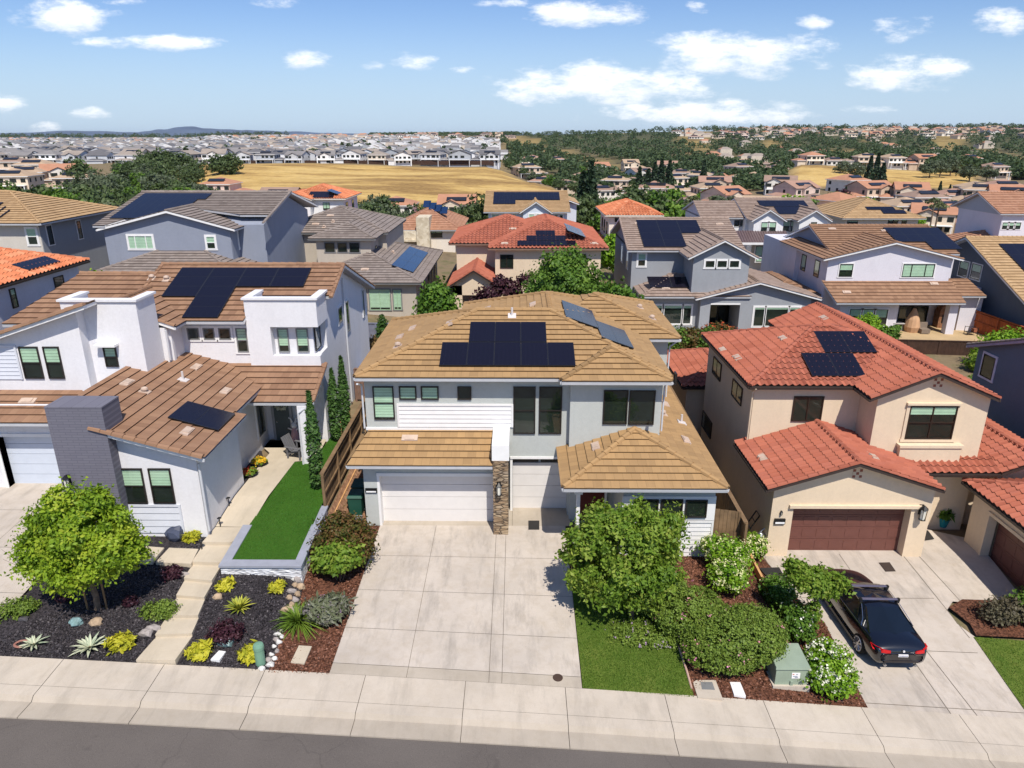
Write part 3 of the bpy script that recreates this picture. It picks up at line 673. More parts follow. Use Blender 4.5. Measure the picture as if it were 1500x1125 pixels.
for a in ((425, 635, 540, 735), (560, 635, 670, 735), (690, 635, 805, 735)): winF(L, 31.9, *s2(a[0], a[1]), *s2(a[2], a[3]), split='', blind=0, fm=M['greyf'], trim=M['white'])
winF(L, 31.9, *s2(835, 635), *s2(955, 840), blind=.5, fm=M['greyf'], trim=M['white'])
winF(L, 32.15, *s3(378, 640), *s3(493, 840), split='', blind=.75, fm=M['greyf']); winF(L, 32.15, *s3(537, 640), *s3(657, 840), split='', blind=.75, fm=M['greyf'])
winR(L, (-9.6, 0, 0), (0, 1, 0), (1, 0, 0), 32.3, 33.2, 5.72, 6.98, split='', blind=0)
for a in ((888, 480, 928, 575), (950, 425, 992, 650), (1092, 325, 1116, 525)): winX(L, -9.3, 1, *s3(a[0], a[1]), *s3(a[2], a[3]), split='', blind=0, trim=M['white'], fm=M['greyf'])
winX(L, -12.2, 1, *s5(905, 305), *s5(975, 470), split='', blind=0, fm=M['greyf'], trim=M['white'])
a, b = atY(*s5(1035, 297), 31.9), atY(*s5(1165, 520), 31.9); m = MB(); m.box(a.x, b.x, 31.82, 31.9, 1.3, a.z); m.box(a.x-.12, a.x, 31.8, 31.9, 1.3, a.z+.12, 1); m.box(b.x, b.x+.12, 31.8, 31.9, 1.3, a.z+.12, 1); dd = m.build('front_door', [plain('grey_teal_door', (.07, .095, .1), .5), plain('door_casing', (.3, .31, .34), .6)], L)
m = MB(); m.tube((a.x+.12, 31.8, 2.3), (a.x+.12, 31.74, 2.3), .03); m.build('door_handle', M['metal'], dd)
gdoor(L, 27.2, -21.5, -16.6, 1.3, 3.66, plain('pale_blue_garage_door', (.56, .61, .70), .5, .03), 5, 4, False)
m = MB(); m.box(-21.62, -21.5, 26.76, 27.2, 1.3, 3.66); m.box(-21.62, -16.55, 26.76, 26.8, 3.66, 3.8); m.build('door_trim', M['white'], L)
for a_, b_ in (((-11.62, 23.4, 4.1), (-11.62, 23.4, 1.3)), ((-9.33, 29.25, 4.05), (-9.7, 29.15, 3.8)), ((-9.7, 29.15, 3.8), (-9.7, 29.15, 1.3)), ((-9.22, 37.0, 8.3), (-9.22, 37.0, 1.4)), ((-15.5, 30.2, 7.3), (-15.55, 30.28, 5.9))): m = MB(); m.tube(a_, b_, .045); m.build('downspout', M['gutw'], L)
m = MB(); m.box(-12.1, -9.6, 30.9, 31.8, 1.315, 1.33); m.build('door_mat', plain('charcoal_mat', (.02, .02, .022), .9), L)
p = Vector(((a.x+b.x)/2, 31.8, 3.32)); 

# ================================================================== RIGHT HOUSE
G = thing('house', 'cream house with red tile roof and brown garage door behind the black car', 'house', (15, 28, -1.4))
z6 = lambda x, y: (1000+x/3, 430+y/3)
w = MB()
w.box(10.5, 11.4, 26.05, 30.2, -2.2, 1.95); w.box(16.25, 17.05, 26.05, 30.2, -2.2, 1.95)
F = [(11.4, 26.05, .92), (16.25, 26.05, .92), (16.25, 26.05, 2.1), (13.6, 26.05, 2.95), (11.4, 26.05, 2.25)]; w.prism([(x, 26.35, z) for x, y, z in F], F)
F = [(10.5, 26.05, 1.95), (11.4, 26.05, 1.95), (11.4, 26.05, 2.25)]; w.prism([(x, 26.35, z) for x, y, z in F], F)
F = [(16.25, 26.05, 1.95), (17.05, 26.05, 1.95), (16.25, 26.05, 2.1)]; w.prism([(x, 26.35, z) for x, y, z in F], F)
w.box(11.3, 16.3, 26.6, 30, -2.2, 1.9)
w.box(10.6, 19.2, 30.0, 37.9, -2.2, 4.95); gablewall(w, 15.4, 19.9, 40.4, 4, 4.9, 5.8); w.box(15.41, 19.89, 31, 40.4, -2.2, 4.92)
F = [(15.37, 28.5, -2), (20.15, 28.5, -2), (20.15, 28.5, 4.9), (17.55, 28.5, 5.95), (15.37, 28.5, 5.05)]; w.prism([(x, 31, z) for x, y, z in F], F)
w.box(21.1, 23.6, 28.3, 36, -2.6, 1.7); w.box(17.05, 21.1, 29.0, 30.5, -2.2, 1.72); w.box(9.95, 13.5, 39.4, 45.4, -2.2, 1.6)
w.build('wall', CR, G)
r = Roof('S', .40, .31)
zr = r.gable(10.05, 17.1, 25.6, 30.2, 1.98, .33)
r.hip(10.25, 19.6, 29.65, 38.25, 4.95, .376)
r.gable(14.85, 20.25, 28.1, 41.0, 4.95, .42)
r.face([(16.6, 27.6, 1.73), (20.75, 27.6, 1.73), (20.75, 28.52, 2.08), (16.6, 28.52, 2.08)])
r.gable(20.7, 23.9, 27.6, 36.2, 1.72, .40, rake=False)
r.hip(9.6, 14.2, 39, 46, 1.6, .38)
ro = r.build(G, M['tRed'], under=CR, fascia=M['gutd'], gm=M['gutd'])
panel_quad(r, 2, (*z6(570, 361), *z6(747, 261)), 2, 1, None); panel_quad(r, 2, (*z6(625, 257), *z6(797, 165)), 2, 1, None)
for pl, px in ((0, z6(350, 725)), (4, z6(440, 200)), (4, z6(240, 285)), (4, z6(175, 250)), (1, z6(835, 722)), (6, z6(620, 110))): rvent(r, pl, *px)
BRN = plain('bronze_frame', (.03, .017, .011), .45)
winF(G, 30.0, *z6(490, 450), *z6(605, 560), fm=BRN, split='v', blind=0)
winF(G, 28.5, *z6(1000, 493), *z6(1178, 638), fm=BRN, split='hv', blind=.25, trim=CR, tw=.14)
a, b = atY(*z6(945, 655), 28.5), atY(*z6(1195, 735), 28.5); m = MB(); m.box(a.x, b.x, 28.22, 28.5, b.z, a.z-.12); m.box(a.x-.06, b.x+.06, 28.16, 28.5, a.z-.12, a.z); m.build('sill_box', CR, G); a, b = atY(*z6(985, 478), 28.5), atY(*z6(1220, 488), 28.5); m = MB(); m.box(a.x, b.x, 28.36, 28.5, b.z, a.z); m.build('window_lintel', CR, G)
for a in ((225, 372, 258, 495), (140, 275, 166, 388)): winX(G, 10.6, -1, *z6(a[0], a[1]), *z6(a[2], a[3]), fm=BRN, split='v', blind=.0)
winX(G, 10.6, -1, *z6(92, 512), *z6(124, 640), fm=BRN, split='', blind=0)
for px, Y in ((z6(1123, 391), 28.5), (z6(768, 790), 26.05)):
    p = atY(*px, Y); m = MB()
    for i in range(3):
        for j in range(3): m.box(p.x-.19+.135*i, p.x-.08+.135*i, Y-.02, Y, p.z-.19+.135*j, p.z-.08+.135*j, (i+j) % 2)
    m.box(p.x-.2, p.x+.21, Y-.012, Y-.002, p.z-.2, p.z+.21, 1); m.build('gable_vent', [plain('terracotta', (.3, .1, .06), .8), CR], G)
BD = plain('brown_garage_door', (.15, .058, .045), .45, .06)
gdoor(G, 26.55, 11.4, 16.25, -1.4, .92, BD, 4, 8, True)
a = atY(*z6(470, 930), 26.05); m = MB(); m.box(11.2, 16.6, 25.93, 26.05, .93, 1.06); m.build('header_trim', CR, G)
lantern(G, atY(*z6(1045, 955), 26.05), s=1.5); lantern(G, atY(*z6(432, 962), 26.05), s=.45)
p = atY(*z6(425, 1000), 26.05); m = MB(); m.box(p.x-.22, p.x+.22, 25.97, 26.05, p.z-.11, p.z+.13, 0); m.box(p.x-.19, p.x+.19, 25.96, 25.968, p.z-.08, p.z+.0, 1); m.build('address_plate', [M['black'], MATS['plate_white']], G)
winF(G, 29.0, 1396, 699, 1410.4, 733.6, fm=BRN, split='hv', blind=.2)
m = MB(); m.tube((10.52, 29.6, 4.85), (10.5, 29.95, 4.6), .04); m.tube((10.52, 29.95, 4.6), (10.52, 29.95, 2.05), .04); m.build('downspout', plain('cream_metal', (.66, .53, .38), .5), G)
# side garage whose door faces the driveway
SG = thing('garage', 'cream garage with red roof at the right edge, brown door turned sideways', 'garage', (22, 25, -1.6))
w = MB(); w.box(19.62, 19.95, 26.15, 27.35, -2.8, 1.25); w.box(19.62, 19.95, 20.9, 26.15, .55, 1.25); w.box(19.62, 19.95, 19.9, 20.9, -2.8, 1.25); w.box(20.2, 26, 20, 27.35, -2.8, 1.25); w.box(19.95, 20.2, 27.0, 27.35, -2.8, 1.2)
w.build('wall', CR, SG)
m = MB(); m.box(19.57, 19.62, 26.15, 26.27, -2.2, .55); m.box(19.56, 19.62, 20.9, 26.27, .55, .68); m.build('door_trim', CR, SG)
gdoor(SG, 0, -26.15, -20.9, -1.95, .55, BD, 4, 8, True, O=Vector((20.1, 0, 0)), U=Vector((0, -1, 0)), N=Vector((-1, 0, 0)))
r = Roof('S', .40, .31); r.hip(19.25, 26.5, 19.4, 27.75, 1.32, .38); r.build(SG, M['tRed'], under=CR, fascia=M['gutd'], gm=M['gutd'])
# ================================================================== SECOND AND THIRD ROW
BLUEG = stucco('blue_grey_stucco', (.27, .295, .36)); BEIGE = stucco('beige_stucco', (.50, .44, .37)); CREAMW = stucco('off_white_stucco', (.74, .67, .58)); LBLUE = stucco('light_blue_stucco', (.60, .65, .72))
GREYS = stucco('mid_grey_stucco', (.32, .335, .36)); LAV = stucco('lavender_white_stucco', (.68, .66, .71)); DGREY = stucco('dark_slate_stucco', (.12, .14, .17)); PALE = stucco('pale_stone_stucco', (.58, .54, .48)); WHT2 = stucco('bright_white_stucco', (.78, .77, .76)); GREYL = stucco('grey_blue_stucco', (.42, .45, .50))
def X(u, v, Y): return atY(u, v, Y).x
def Zv(u, v, Y): return atY(u, v, Y).z
def pent(w, x0, x1, Y, Y2, z0, ze, zr, xm=None):
    xm = (x0+x1)/2 if xm is None else xm
    F = [(x0, Y, z0), (x1, Y, z0), (x1, Y, ze), (xm, Y, zr), (x0, Y, ze)]; w.prism([(x, Y2, z) for x, y, z in F], F)
def pentx(w, X0, X1, y0, y1, z0, ze, zr):
    F = [(X0, y0, z0), (X0, y1, z0), (X0, y1, ze), (X0, (y0+y1)/2, zr), (X0, y0, ze)]; w.prism([(X1, y, z) for x, y, z in F], F)
def wins(h, Y, lst, **k):
    for q in lst: winF(h, Y, *q, **k)
TW = dict(trim=M['white'], fm=M['white'], tw=.11)
# ---- H1: orange tile house at the left edge
h = thing('house', 'pale house with orange tile roof and two solar panels at the left edge', 'house', (-31, 38, 2))
w = MB(); w.box(-40, -26.3, 34.6, 42.2, 1, 8.25); w.build('wall', stucco('cool_white_stucco', (.60, .60, .66)), h)
r = Roof('S', .42, .33); r.hip(-40.5, -25.85, 34.1, 42.7, 8.3, .36); r.build(h, M['tOrange'], fascia=M['gutd'], gm=M['gutd'])
pl = [i for i, q in enumerate(r.planes) if q[1].x > .1][0]
zz = lambda x, y: (x/3.75, 180+y/3.75)
panel_quad(r, pl, (*zz(155, 808), *zz(245, 730)), 1, 1); panel_quad(r, pl, (*zz(258, 770), *zz(335, 735)), 1, 1) if False else None
winX(h, -26.3, 1, *zz(290, 850), *zz(360, 925), fm=M['dark'], split='', blind=0); winX(h, -26.3, 1, *zz(45, 915), *zz(100, 1010), fm=M['dark'], split='h', blind=.3)
# ---- H2: tan hip house far left
h = thing('house', 'pale grey house with sandy hip roof and stepped panels behind the orange roof', 'house', (-46, 62, 3))
Y0 = 56.3; xr = X(58, 340, Y0)
w = MB(); w.box(xr-17, xr, Y0, 67, 1, 8.9); w.build('wall', PALE, h); w = MB(); w.box(xr-.05, xr+.03, Y0+.05, 67, 2, 8.88); w.build('side_wall', GREYS, h)
r = Roof('F', .42, .35); r.hip(xr-17.5, xr+.55, Y0-.55, 67.6, 8.95, .33); r.build(h, M['tSand'])
pl = 0
for a in ((0, 318, 13, 307), (-14, 318, 0, 307), (0, 307, 9, 302), (-14, 307, 0, 302), (-10, 302, 5, 296)): panel_quad(r, 0, a, 1, 1)
winF(h, Y0, *zz(140, 578), *zz(215, 670), **TW); winX(h, xr+.03, 1, *zz(250, 568), *zz(298, 665), trim=M['white'], split='', blind=0); winX(h, xr+.03, 1, *zz(415, 540), *zz(455, 632), trim=M['white'], split='', blind=0)
# ---- H3: blue-grey house
h = thing('house', 'blue-grey two-storey house with grey tile roof covered by a large black solar array', 'house', (-30, 58, 3))
Y0 = 54.4; x0, x1 = X(153, 345, Y0), X(338, 350, Y0); ya = Y0-.4
xa = X(242.7, 309, ya); zt = Zv(340, 336, ya); za = Zv(242.7, 309, ya)
w = MB(); pent(w, x0, x1, Y0, 60, 1.5, zt+.05, za-.15, xa); pentx(w, x0+.1, x1+2.1, Y0+1.5, 68, 2, 8.85, Zv(360, 283, 62.0)-.15); w.box(x1-.1, x1+.02, Y0+.1, 62, 1.5, 8.8); w.build('wall', BLUEG, h)
r = Roof('F', .42, .34)
xl, xR = x0-.5, x1+2.6; xe = x1+.5; zr = Zv(173, 281, 62.0); yr = 62.0
sl_ = (zr-9.0)/8; Ya = min(58, 54+(za-9)/sl_); r.face([(xl, 58.0, 9.0+4*sl_), (xa, 58.0, 9.0+4*sl_), (xa, yr, zr), (xl, yr, zr)]); r.face([(xa, Ya, 9+(Ya-54)*sl_), (xe-.3, 56.4, 9+2.4*sl_), (xR, 56.4, 9+2.4*sl_), (xR, yr, zr), (xa, yr, zr)], False); r.face([(xl, 54.0, 9.0), (x0+.4, 54.0, 9.0), (x0+3, 58.0, 9.0+4*sl_), (xl, 58.0, 9.0+4*sl_)]); r.face([(xR, 70, 9.0), (xl, 70, 9.0), (xl, yr, zr), (xR, yr, zr)]); r.capline((xl, yr, zr), (xR, yr, zr)); r.capline((xR-.05, yr, zr), (xR-.05, 54.5, 9.1), .1)
xe = x1+.5; r.face([(xe, ya, zt), (xe, 65, zt), (xa, 65, za), (xa, ya, za)]); r.face([(x0-.3, 59, zt), (x0-.3, ya, zt), (xa, ya, za), (xa, 59, za)]); r.capline((xa, ya, za), (xa, 60, za))
Yl = 51.2; r.hip(X(139, 400, Yl), X(342, 400, Yl), Yl, 60, 6.0, .32, 'ab')
r.build(h, M['tGrey'])
panel_quad(r, 0, (*zz(605, 520), *zz(1060, 388)), 1, 1) if False else None
def quad_grid(r, pl, c0, c1, nc, nr, skip=(), mat=None):
    O, n, U, V = r.planes[pl]; p = atPl(*c0, O+n*.13, n)-O; q = atPl(*c1, O+n*.13, n)-O
    a0, a1 = sorted((p.dot(U), q.dot(U))); b0, b1 = sorted((p.dot(V), q.dot(V)))
    for i in range(nc):
        for j in range(nr):
            if (i, j) not in skip: solar(r.obj, O, U, V, n, a0+(a1-a0)*i/nc, b0+(b1-b0)*j/nr, (a1-a0)/nc, (b1-b0)/nr, mat)
quad_grid(r, 0, zz(600, 522), zz(1165, 386), 9, 4, {(8, 0), (7, 0), (6, 0), (5, 0), (8, 1), (7, 1), (8, 2)})
w = MB(); w.box(X(152, 395, 52), X(330, 395, 52), 51.7, Y0+1, 1.5, 5.9); w.build('porch_wall', BLUEG, h)
winF(h, Y0, *zz(700, 618), *zz(848, 692), split='3', blind=1, **TW); winF(h, Y0, *zz(1130, 622), *zz(1188, 692), blind=.5, **TW)
winX(h, x1+.02, 1, *zz(1303, 600), *zz(1338, 680), blind=0, split='', **TW); winX(h, x1+.02, 1, *zz(1393, 578), *zz(1410, 632), blind=0, split='', **TW)
# ---- H4: beige house with grey tiles
h = thing('house', 'beige house with grey hip roofs, three square upper windows and blue panels', 'house', (-15, 62, 1))
za4 = lambda x, y: (300+x/3.75, 220+y/3.75)
w = MB(); g = .4
xa, xb = X(*za4(395, 470), 66), X(*za4(1035, 400), 70)
w.box(xa, xb, 66, 76, g, 6.95); fa, fb = X(*za4(610, 500), 62.3), X(*za4(910, 500), 62.3); w.box(fa, fb, 62.3, 70, g, 6.94)
la, lb = X(*za4(760, 760), 58), X(*za4(1160, 760), 58); w.box(la, lb, 58, 74, g-.5, 3.95); w.box(xa-2.2, xa+.05, 61, 72, g, 3.9); w.build('wall', BEIGE, h)
r = Roof('F', .42, .34)
r.hip(xa-.5, xb+.2, 65.5, 76.5, 7.0, .34); r.hip(fa-.5, fb+.5, 61.8, 71, 6.98, .34, 'ab'); r.hip(la-3.5, lb+.55, 57.5, 74.5, 4.0, .34, 'abcr'); r.hip(xa-2.9, xa+.6, 60.4, 72.6, 3.95, .34)
r.build(h, M['tGrey'], fascia=M['greyf'], gm=M['greyf'])
pl = 11; quad_grid(r, pl, za4(1150, 670), za4(1130, 530), 2, 3, mat=SOLARB) if False else None
O, n, U, V = r.planes[11]; p0 = atPl(*za4(1025, 630), O+n*.13, n)-O; p1 = atPl(*za4(1235, 565), O+n*.13, n)-O; p2 = atPl(*za4(1145, 670), O+n*.13, n)-O
a0, a1 = sorted((p2.dot(U), p1.dot(U))); b0, b1 = sorted((p2.dot(V), p0.dot(V)))
for i in range(3):
    for j in range(2): solar(r.obj, O, U, V, n, a0+(a1-a0)*i/3, b0+(b1-b0)*j/2, (a1-a0)/3, (b1-b0)/2, SOLARB)
for pl, px, k in ((0, za4(690, 362), 'flat'), (0, za4(705, 395), 'cowl'), (0, za4(655, 425), 'cowl'), (0, za4(610, 408), 'flat'), (8, za4(880, 657), 'flat'), (11, za4(1035, 565), 'cowl')): rvent(r, pl, *px, k)
wins(h, 62.3, [(*za4(660, 510), *za4(715, 558)), (*za4(730, 510), *za4(782, 558)), (*za4(795, 510), *za4(850, 560))], split='', blind=0, trim=M['greyf'])
winF(h, 66, *za4(420, 482), *za4(460, 553), blind=.5, trim=M['greyf'])
wins(h, 58, [(*za4(903, 765), *za4(1022, 878)), (*za4(1035, 767), *za4(1082, 876)), (*za4(870, 765), *za4(892, 875))], split='v', blind=.9, trim=M['greyf'], fm=plain('green_tinted_frame', (.35, .5, .33), .5))
for yy in (60.5, 63, 66, 69, 71.5): winR(h, (lb, 0, 0), (0, 1, 0), (1, 0, 0), yy, yy+.7, 1.6, 3.0, split='', blind=0)
for yy in (64.2, 67): winR(h, (fb, 0, 0), (0, 1, 0), (1, 0, 0), yy, yy+.6, 4.9, 6.0, split='', blind=0)
# ---- H5: white house with orange roof
h = thing('house', 'white house with bright orange roof and gable window before the golden field', 'house', (-30, 108, .3))
z5 = lambda x, y: (380+x/9.375, 260+y/9.375); Y0 = 105
w = MB(); ga, gb = X(*z5(255, 330), Y0), X(*z5(690, 330), Y0); ze = Zv(*z5(230, 300), Y0); zg = Zv(*z5(455, 205), Y0)
pent(w, ga, gb, Y0, Y0+8, -2, ze, zg-.1); rb = X(*z5(1150, 330), Y0+1.5); w.box(gb-.5, rb, Y0+1.5, Y0+11, -2, ze-.05); w.box(ga-2.2, ga+1, Y0-1, Y0+9, -2, 3.3); w.box(rb-.5, rb+3, Y0+5, Y0+11, -2, 3.2); w.build('wall', WHT2, h)
r = Roof('S', .45, .36); r.gable(ga-.35, gb+.35, Y0-.35, Y0+6, ze, (zg-ze)/((gb-ga)/2+.35)); r.hip(ga+.2, rb+.5, Y0+1, Y0+12, ze, .36); r.hip(ga-2.8, gb-.2, Y0-2, Y0+9.5, 3.3, .36); r.hip(rb-3, rb+3.5, Y0+3, Y0+11, 3.3, .36); r.build(h, M['tOrange'], fascia=CREAMW, gm=CREAMW)
panel_quad(r, 2, (*z5(725, 275), *z5(1030, 232)), 4, 1); panel_quad(r, 2, (*z5(680, 232), *z5(985, 190)), 4, 1)
O, n, U, V = r.planes[5]; p0 = atPl(*z5(945, 140), O+n*.13, n)-O; p1 = atPl(*z5(1255, 240), O+n*.13, n)-O; p2 = atPl(*z5(1165, 262), O+n*.13, n)-O
a0, a1 = sorted((p0.dot(U), p2.dot(U))); b0, b1 = sorted((p1.dot(V), p0.dot(V)))
for i in range(4): solar(r.obj, O, U, V, n, a0+(a1-a0)*i/4, b0+(b1-b0)*.35, (a1-a0)/4, (b1-b0)*.5, SOLARB)
winF(h, Y0, *z5(390, 345), *z5(560, 485), split='hv', blind=.8, trim=CREAMW, tw=.16); winF(h, Y0+1.5, *z5(870, 345), *z5(970, 445), split='v', blind=.8)
for yy in (3, 7): winR(h, (rb, Y0, 0), (0, 1, 0), (1, 0, 0), yy, yy+1.2, 4.3, 6.0, split='', blind=0)
# ---- H6: clay hip with stone tower
h = thing('house', 'single-storey tan house with pinkish-brown hip roof and pale stone entry tower', 'house', (-14, 98, .3))
Y0 = 95; xa, xb = X(577, 340, Y0)+.6, X(673, 340, Y0)-.6
w = MB(); w.box(xa, xb, Y0, 107, -2, 3.65); w.build('wall', CREAMW, h)
r = Roof('F', .42, .34); r.hip(xa-.9, xb+.9, Y0-.7, 108, 3.7, .5); r.build(h, M['tClay'])
quad_grid(r, 0, za4(1200, 312), za4(1320, 345), 4, 1, mat=SOLARB) if False else None
O, n, U, V = r.planes[0]
for i in range(4):
    p = atPl(620+8.2*i, 300+3.1*i, O+n*.13, n)-O; solar(r.obj, O, U, V, n, p.dot(U), p.dot(V)-.6, 1.0, 1.7, SOLARB)
m = MB(); ta, tb = X(*za4(1160, 400), Y0-1.6), X(*za4(1232, 400), Y0-1.6); zt = Zv(*za4(1160, 370), Y0-1.6); m.box(ta, tb, Y0-1.6, Y0+2, -1, zt); tc = X(*za4(1085, 420), Y0-1.4); m.box(tc, ta-.01, Y0-1.3, Y0+1.5, 2.2, 3.6); m.box(tc, tc+.5, Y0-1.3, Y0-.8, -1, 2.2); m.box(tc-.3, ta-.02, Y0-1.7, Y0-1.31, 2.3, 2.55); m.build('stone_tower', speckle('pale_ledgestone', [(.5, .42, .3), (.62, .54, .4), (.7, .62, .48)], 3, .9, .3, .2), h)
winF(h, Y0, *za4(1232, 445), *za4(1305, 480), split='v', blind=.2)
# ---- H7: cream with red tiles (behind the centre house)
h = thing('house', 'cream house with red hip roof and a stepped pyramid of solar panels', 'house', (2, 65, .2))
z7 = lambda x, y: (600+x/3.75, 220+y/3.75); Y0 = 61.4
w = MB(); xa, xb = X(*z7(470, 600), Y0), X(*z7(1050, 600), Y0); w.box(xa, xb, Y0, 74, -1, 6.25); xc = X(*z7(258, 580), 64.2); w.box(xc, xa+1, 64.2, 74, -1, 6.24)
pa, pb = X(*z7(240, 800), 58.6), X(*z7(470, 800), 58.6); ze = 3.55; za_ = Zv(*z7(370, 660), 58.2)
w.box(pa, pa+.75, 58.6, 59.3, -1, ze); F = [(pa, 58.6, 2.75), (pb, 58.6, 2.75), (pb, 58.6, ze), ((pa+pb)/2, 58.6, za_-.1), (pa, 58.6, ze)]; w.prism([(x, 58.9, z) for x, y, z in F], F); w.box(pb-.5, pb, 58.6, 59.2, -1, 2.75); w.box(pa+2.2, pb-.2, 61, 64.3, -1, 3.4)
w.build('wall', CR, h)
r = Roof('S', .42, .34); zr = .36
r.hip(xa-.55, xb+.55, Y0-.5, 75, 6.3, .37); r.hip(xc-.6, xa+6, 63.7, 74.9, 6.3, .37, 'adr'); r.gable(pa-.45, pb+.45, 58.2, 64.3, ze-.05, (za_-ze)/((pb-pa)/2+.4))
r.build(h, M['tRed'], under=CR, fascia=M['gutd'], gm=plain('brown_gutter', (.28, .18, .13), .5))
quad_grid(r, 0, z7(592, 522), z7(912, 496), 6, 1); quad_grid(r, 0, z7(642, 494), z7(855, 468), 4, 1); quad_grid(r, 0, z7(693, 466), z7(797, 440), 2, 1)
O, n, U, V = r.planes[3]; p0 = atPl(*z7(860, 425), O+n*.13, n)-O; p1 = atPl(*z7(1040, 505), O+n*.13, n)-O
for i in range(4): solar(r.obj, O, U, V, n, min(p0.dot(U), p1.dot(U))+i*1.35, max(.6, p1.dot(V)+1.2-i*0), 1.3, 1.7, SOLARB)
for pl, px in ((0, z7(525, 515)), (0, z7(1015, 515)), (4, z7(567, 435))): rvent(r, pl, *px)
winF(h, Y0, *z7(497, 573), *z7(570, 648), split='v', blind=0, fm=BRN); winF(h, Y0, *z7(930, 570), *z7(968, 605), split='', blind=0, fm=BRN)
# ---- H8: light blue with sand roof
h = thing('house', 'light blue house with sandy gable roof and one long row of panels', 'house', (6, 95, 0))
z8 = lambda x, y: (690+x/8.03, 260+y/8.03); Y0 = 92.5
xa, xb = X(*z8(205, 430), Y0), X(*z8(1130, 430), Y0); ze = 6.25; yr = 99
w = MB(); w.box(xa, xb, Y0, 105, -2, ze-.05); ga, gb = X(*z8(612, 430), Y0-1), X(*z8(915, 430), Y0-1); zg = Zv(*z8(755, 285), Y0-1.4); pent(w, ga, gb, Y0-1, Y0+4, -2, ze, zg-.15); w.box(xb-.1, X(*z8(1235, 430), 97), 96.5, 104, -2, 6.9); w.build('wall', LBLUE, h)
zr = Zv(*z8(190, 162), yr)
w = MB()
r = Roof('F', .45, .36); r.face([(xa-.6, Y0-.6, ze), (xb+.4, Y0-.6, ze), (xb+.4, yr, zr), (xa-.6, yr, zr)]); r.face([(xb+.4, 106, ze), (xa-.6, 106, ze), (xa-.6, yr, zr), (xb+.4, yr, zr)]); r.capline((xa-.6, yr, zr), (xb+.4, yr, zr))
r.gable(ga-.4, gb+.4, Y0-1.4, 97, ze, (zg-ze)/((gb-ga)/2+.4)); r.gable(xb-1, X(*z8(1260, 340), 97), 96, 105, 6.9, .35); r.build(h, M['tSand'])
pentx(w, xa, xa+.2, Y0, 105, ze-.1, ze, zr-.2); w.build('gable_wall', LBLUE, h)
quad_grid(r, 0, z8(258, 308), z8(1035, 170), 12, 3, {(i, 0) for i in range(4, 12)})
winF(h, Y0, *z8(245, 430), *z8(330, 500), split='v', blind=.6, **TW); winF(h, Y0, *z8(490, 430), *z8(532, 490), split='h', blind=.6, **TW); winF(h, Y0-1, *z8(680, 428), *z8(748, 528), blind=.6, **TW); winF(h, Y0-1, *z8(768, 428), *z8(835, 528), blind=.6, **TW)
for a in ((922, 430, 962, 492), (980, 430, 1022, 492), (1040, 430, 1082, 492)): winF(h, Y0, *z8(a[0], a[1]), *z8(a[2], a[3]), split='', blind=.2, **TW)
# ---- H9: white with orange hip
h = thing('house', 'narrow white two-storey house with orange hip roof and an orange porch roof', 'house', (15, 92, 0))
z9 = lambda x, y: (850+x/3.75, 250+y/3.75); Y0 = 88.5
xa, xb = X(*z9(160, 260), Y0), X(*z9(415, 260), Y0)
w = MB(); w.box(xa, xb, Y0, 98, -3, 6.2); w.box(xa-3, xa+.1, 91, 98, -3, 2.6); w.box(xa-.2, xa+5, Y0-2.5, Y0, -3, 2.6); w.build('wall', CREAMW, h)
r = Roof('S', .45, .36); r.hip(xa-.6, xb+.8, Y0-.6, 98.6, 6.25, .38); r.hip(xa-3.6, xa+.4, 90.2, 98.5, 2.7, .38); r.face([(xa-.8, Y0-3, 2.2), (xa+6, Y0-3, 2.2), (xa+6, Y0, 3.3), (xa-.8, Y0, 3.3)]); r.build(h, M['tOrange'], fascia=CREAMW, gm=CREAMW)
winF(h, Y0, *z9(190, 260), *z9(216, 282), split='', blind=0, fm=BRN)
for yy in (90, 92.5, 95): winR(h, (xa, 0, 0), (0, -1, 0), (-1, 0, 0), -yy-1, -yy, 3.6, 5.2, split='', blind=0)
# ---- H10: grey house
h = thing('house', 'grey house with white-trimmed windows and taupe roof, behind the red roofs', 'house', (19, 62, 0))
z10 = z9; Yu = 61.1; Yd = 57.6; Yl = 57.2
w = MB(); xa = X(*z10(285, 460), Yu); xb = X(*z10(930, 480), Yd); w.box(xa, xb+.3, Yu, 72, -1, 6.15)
da, db = X(*z10(622, 500), Yd), X(*z10(930, 500), Yd); zt = Zv(*z10(620, 475), Yd-.4); zg = Zv(*z10(795, 378), Yd-.4); pent(w, da, db, Yd, 66, 3.2, zt, zg-.15)
ga, gb = X(*z10(660, 740), Yl), X(*z10(1265, 740), Yl); zle = Zv(*z10(645, 700), Yl-.5); zlg = Zv(*z10(985, 612), Yl-.5); pa_, pb_ = X(*z10(710, 800), Yl), X(*z10(872, 800), Yl)
w.box(ga, pa_, Yl, 60, -1, 2.3); w.box(pb_, gb, Yl, 60, -1, 2.3); w.box(ga+.01, ga+.3, Yl+.3, 60, 2.3, zle); w.box(gb-.3, gb-.01, Yl+.3, 60, 2.3, zle); F = [(ga, Yl, 2.3), (gb, Yl, 2.3), (gb, Yl, zle), ((ga+gb)/2, Yl, zlg-.15), (ga, Yl, zle)]; w.prism([(x, Yl+.3, z) for x, y, z in F], F); w.box(ga, gb, 60.5, 62.5, -1, zle); w.box(X(*z10(345, 740), 57.8), ga+.1, 57.8, 63, -1, 2.95)
w.build('wall', GREYS, h)
r = Roof('F', .42, .34); yr = 66.6; zr = Zv(*z10(250, 262), yr)
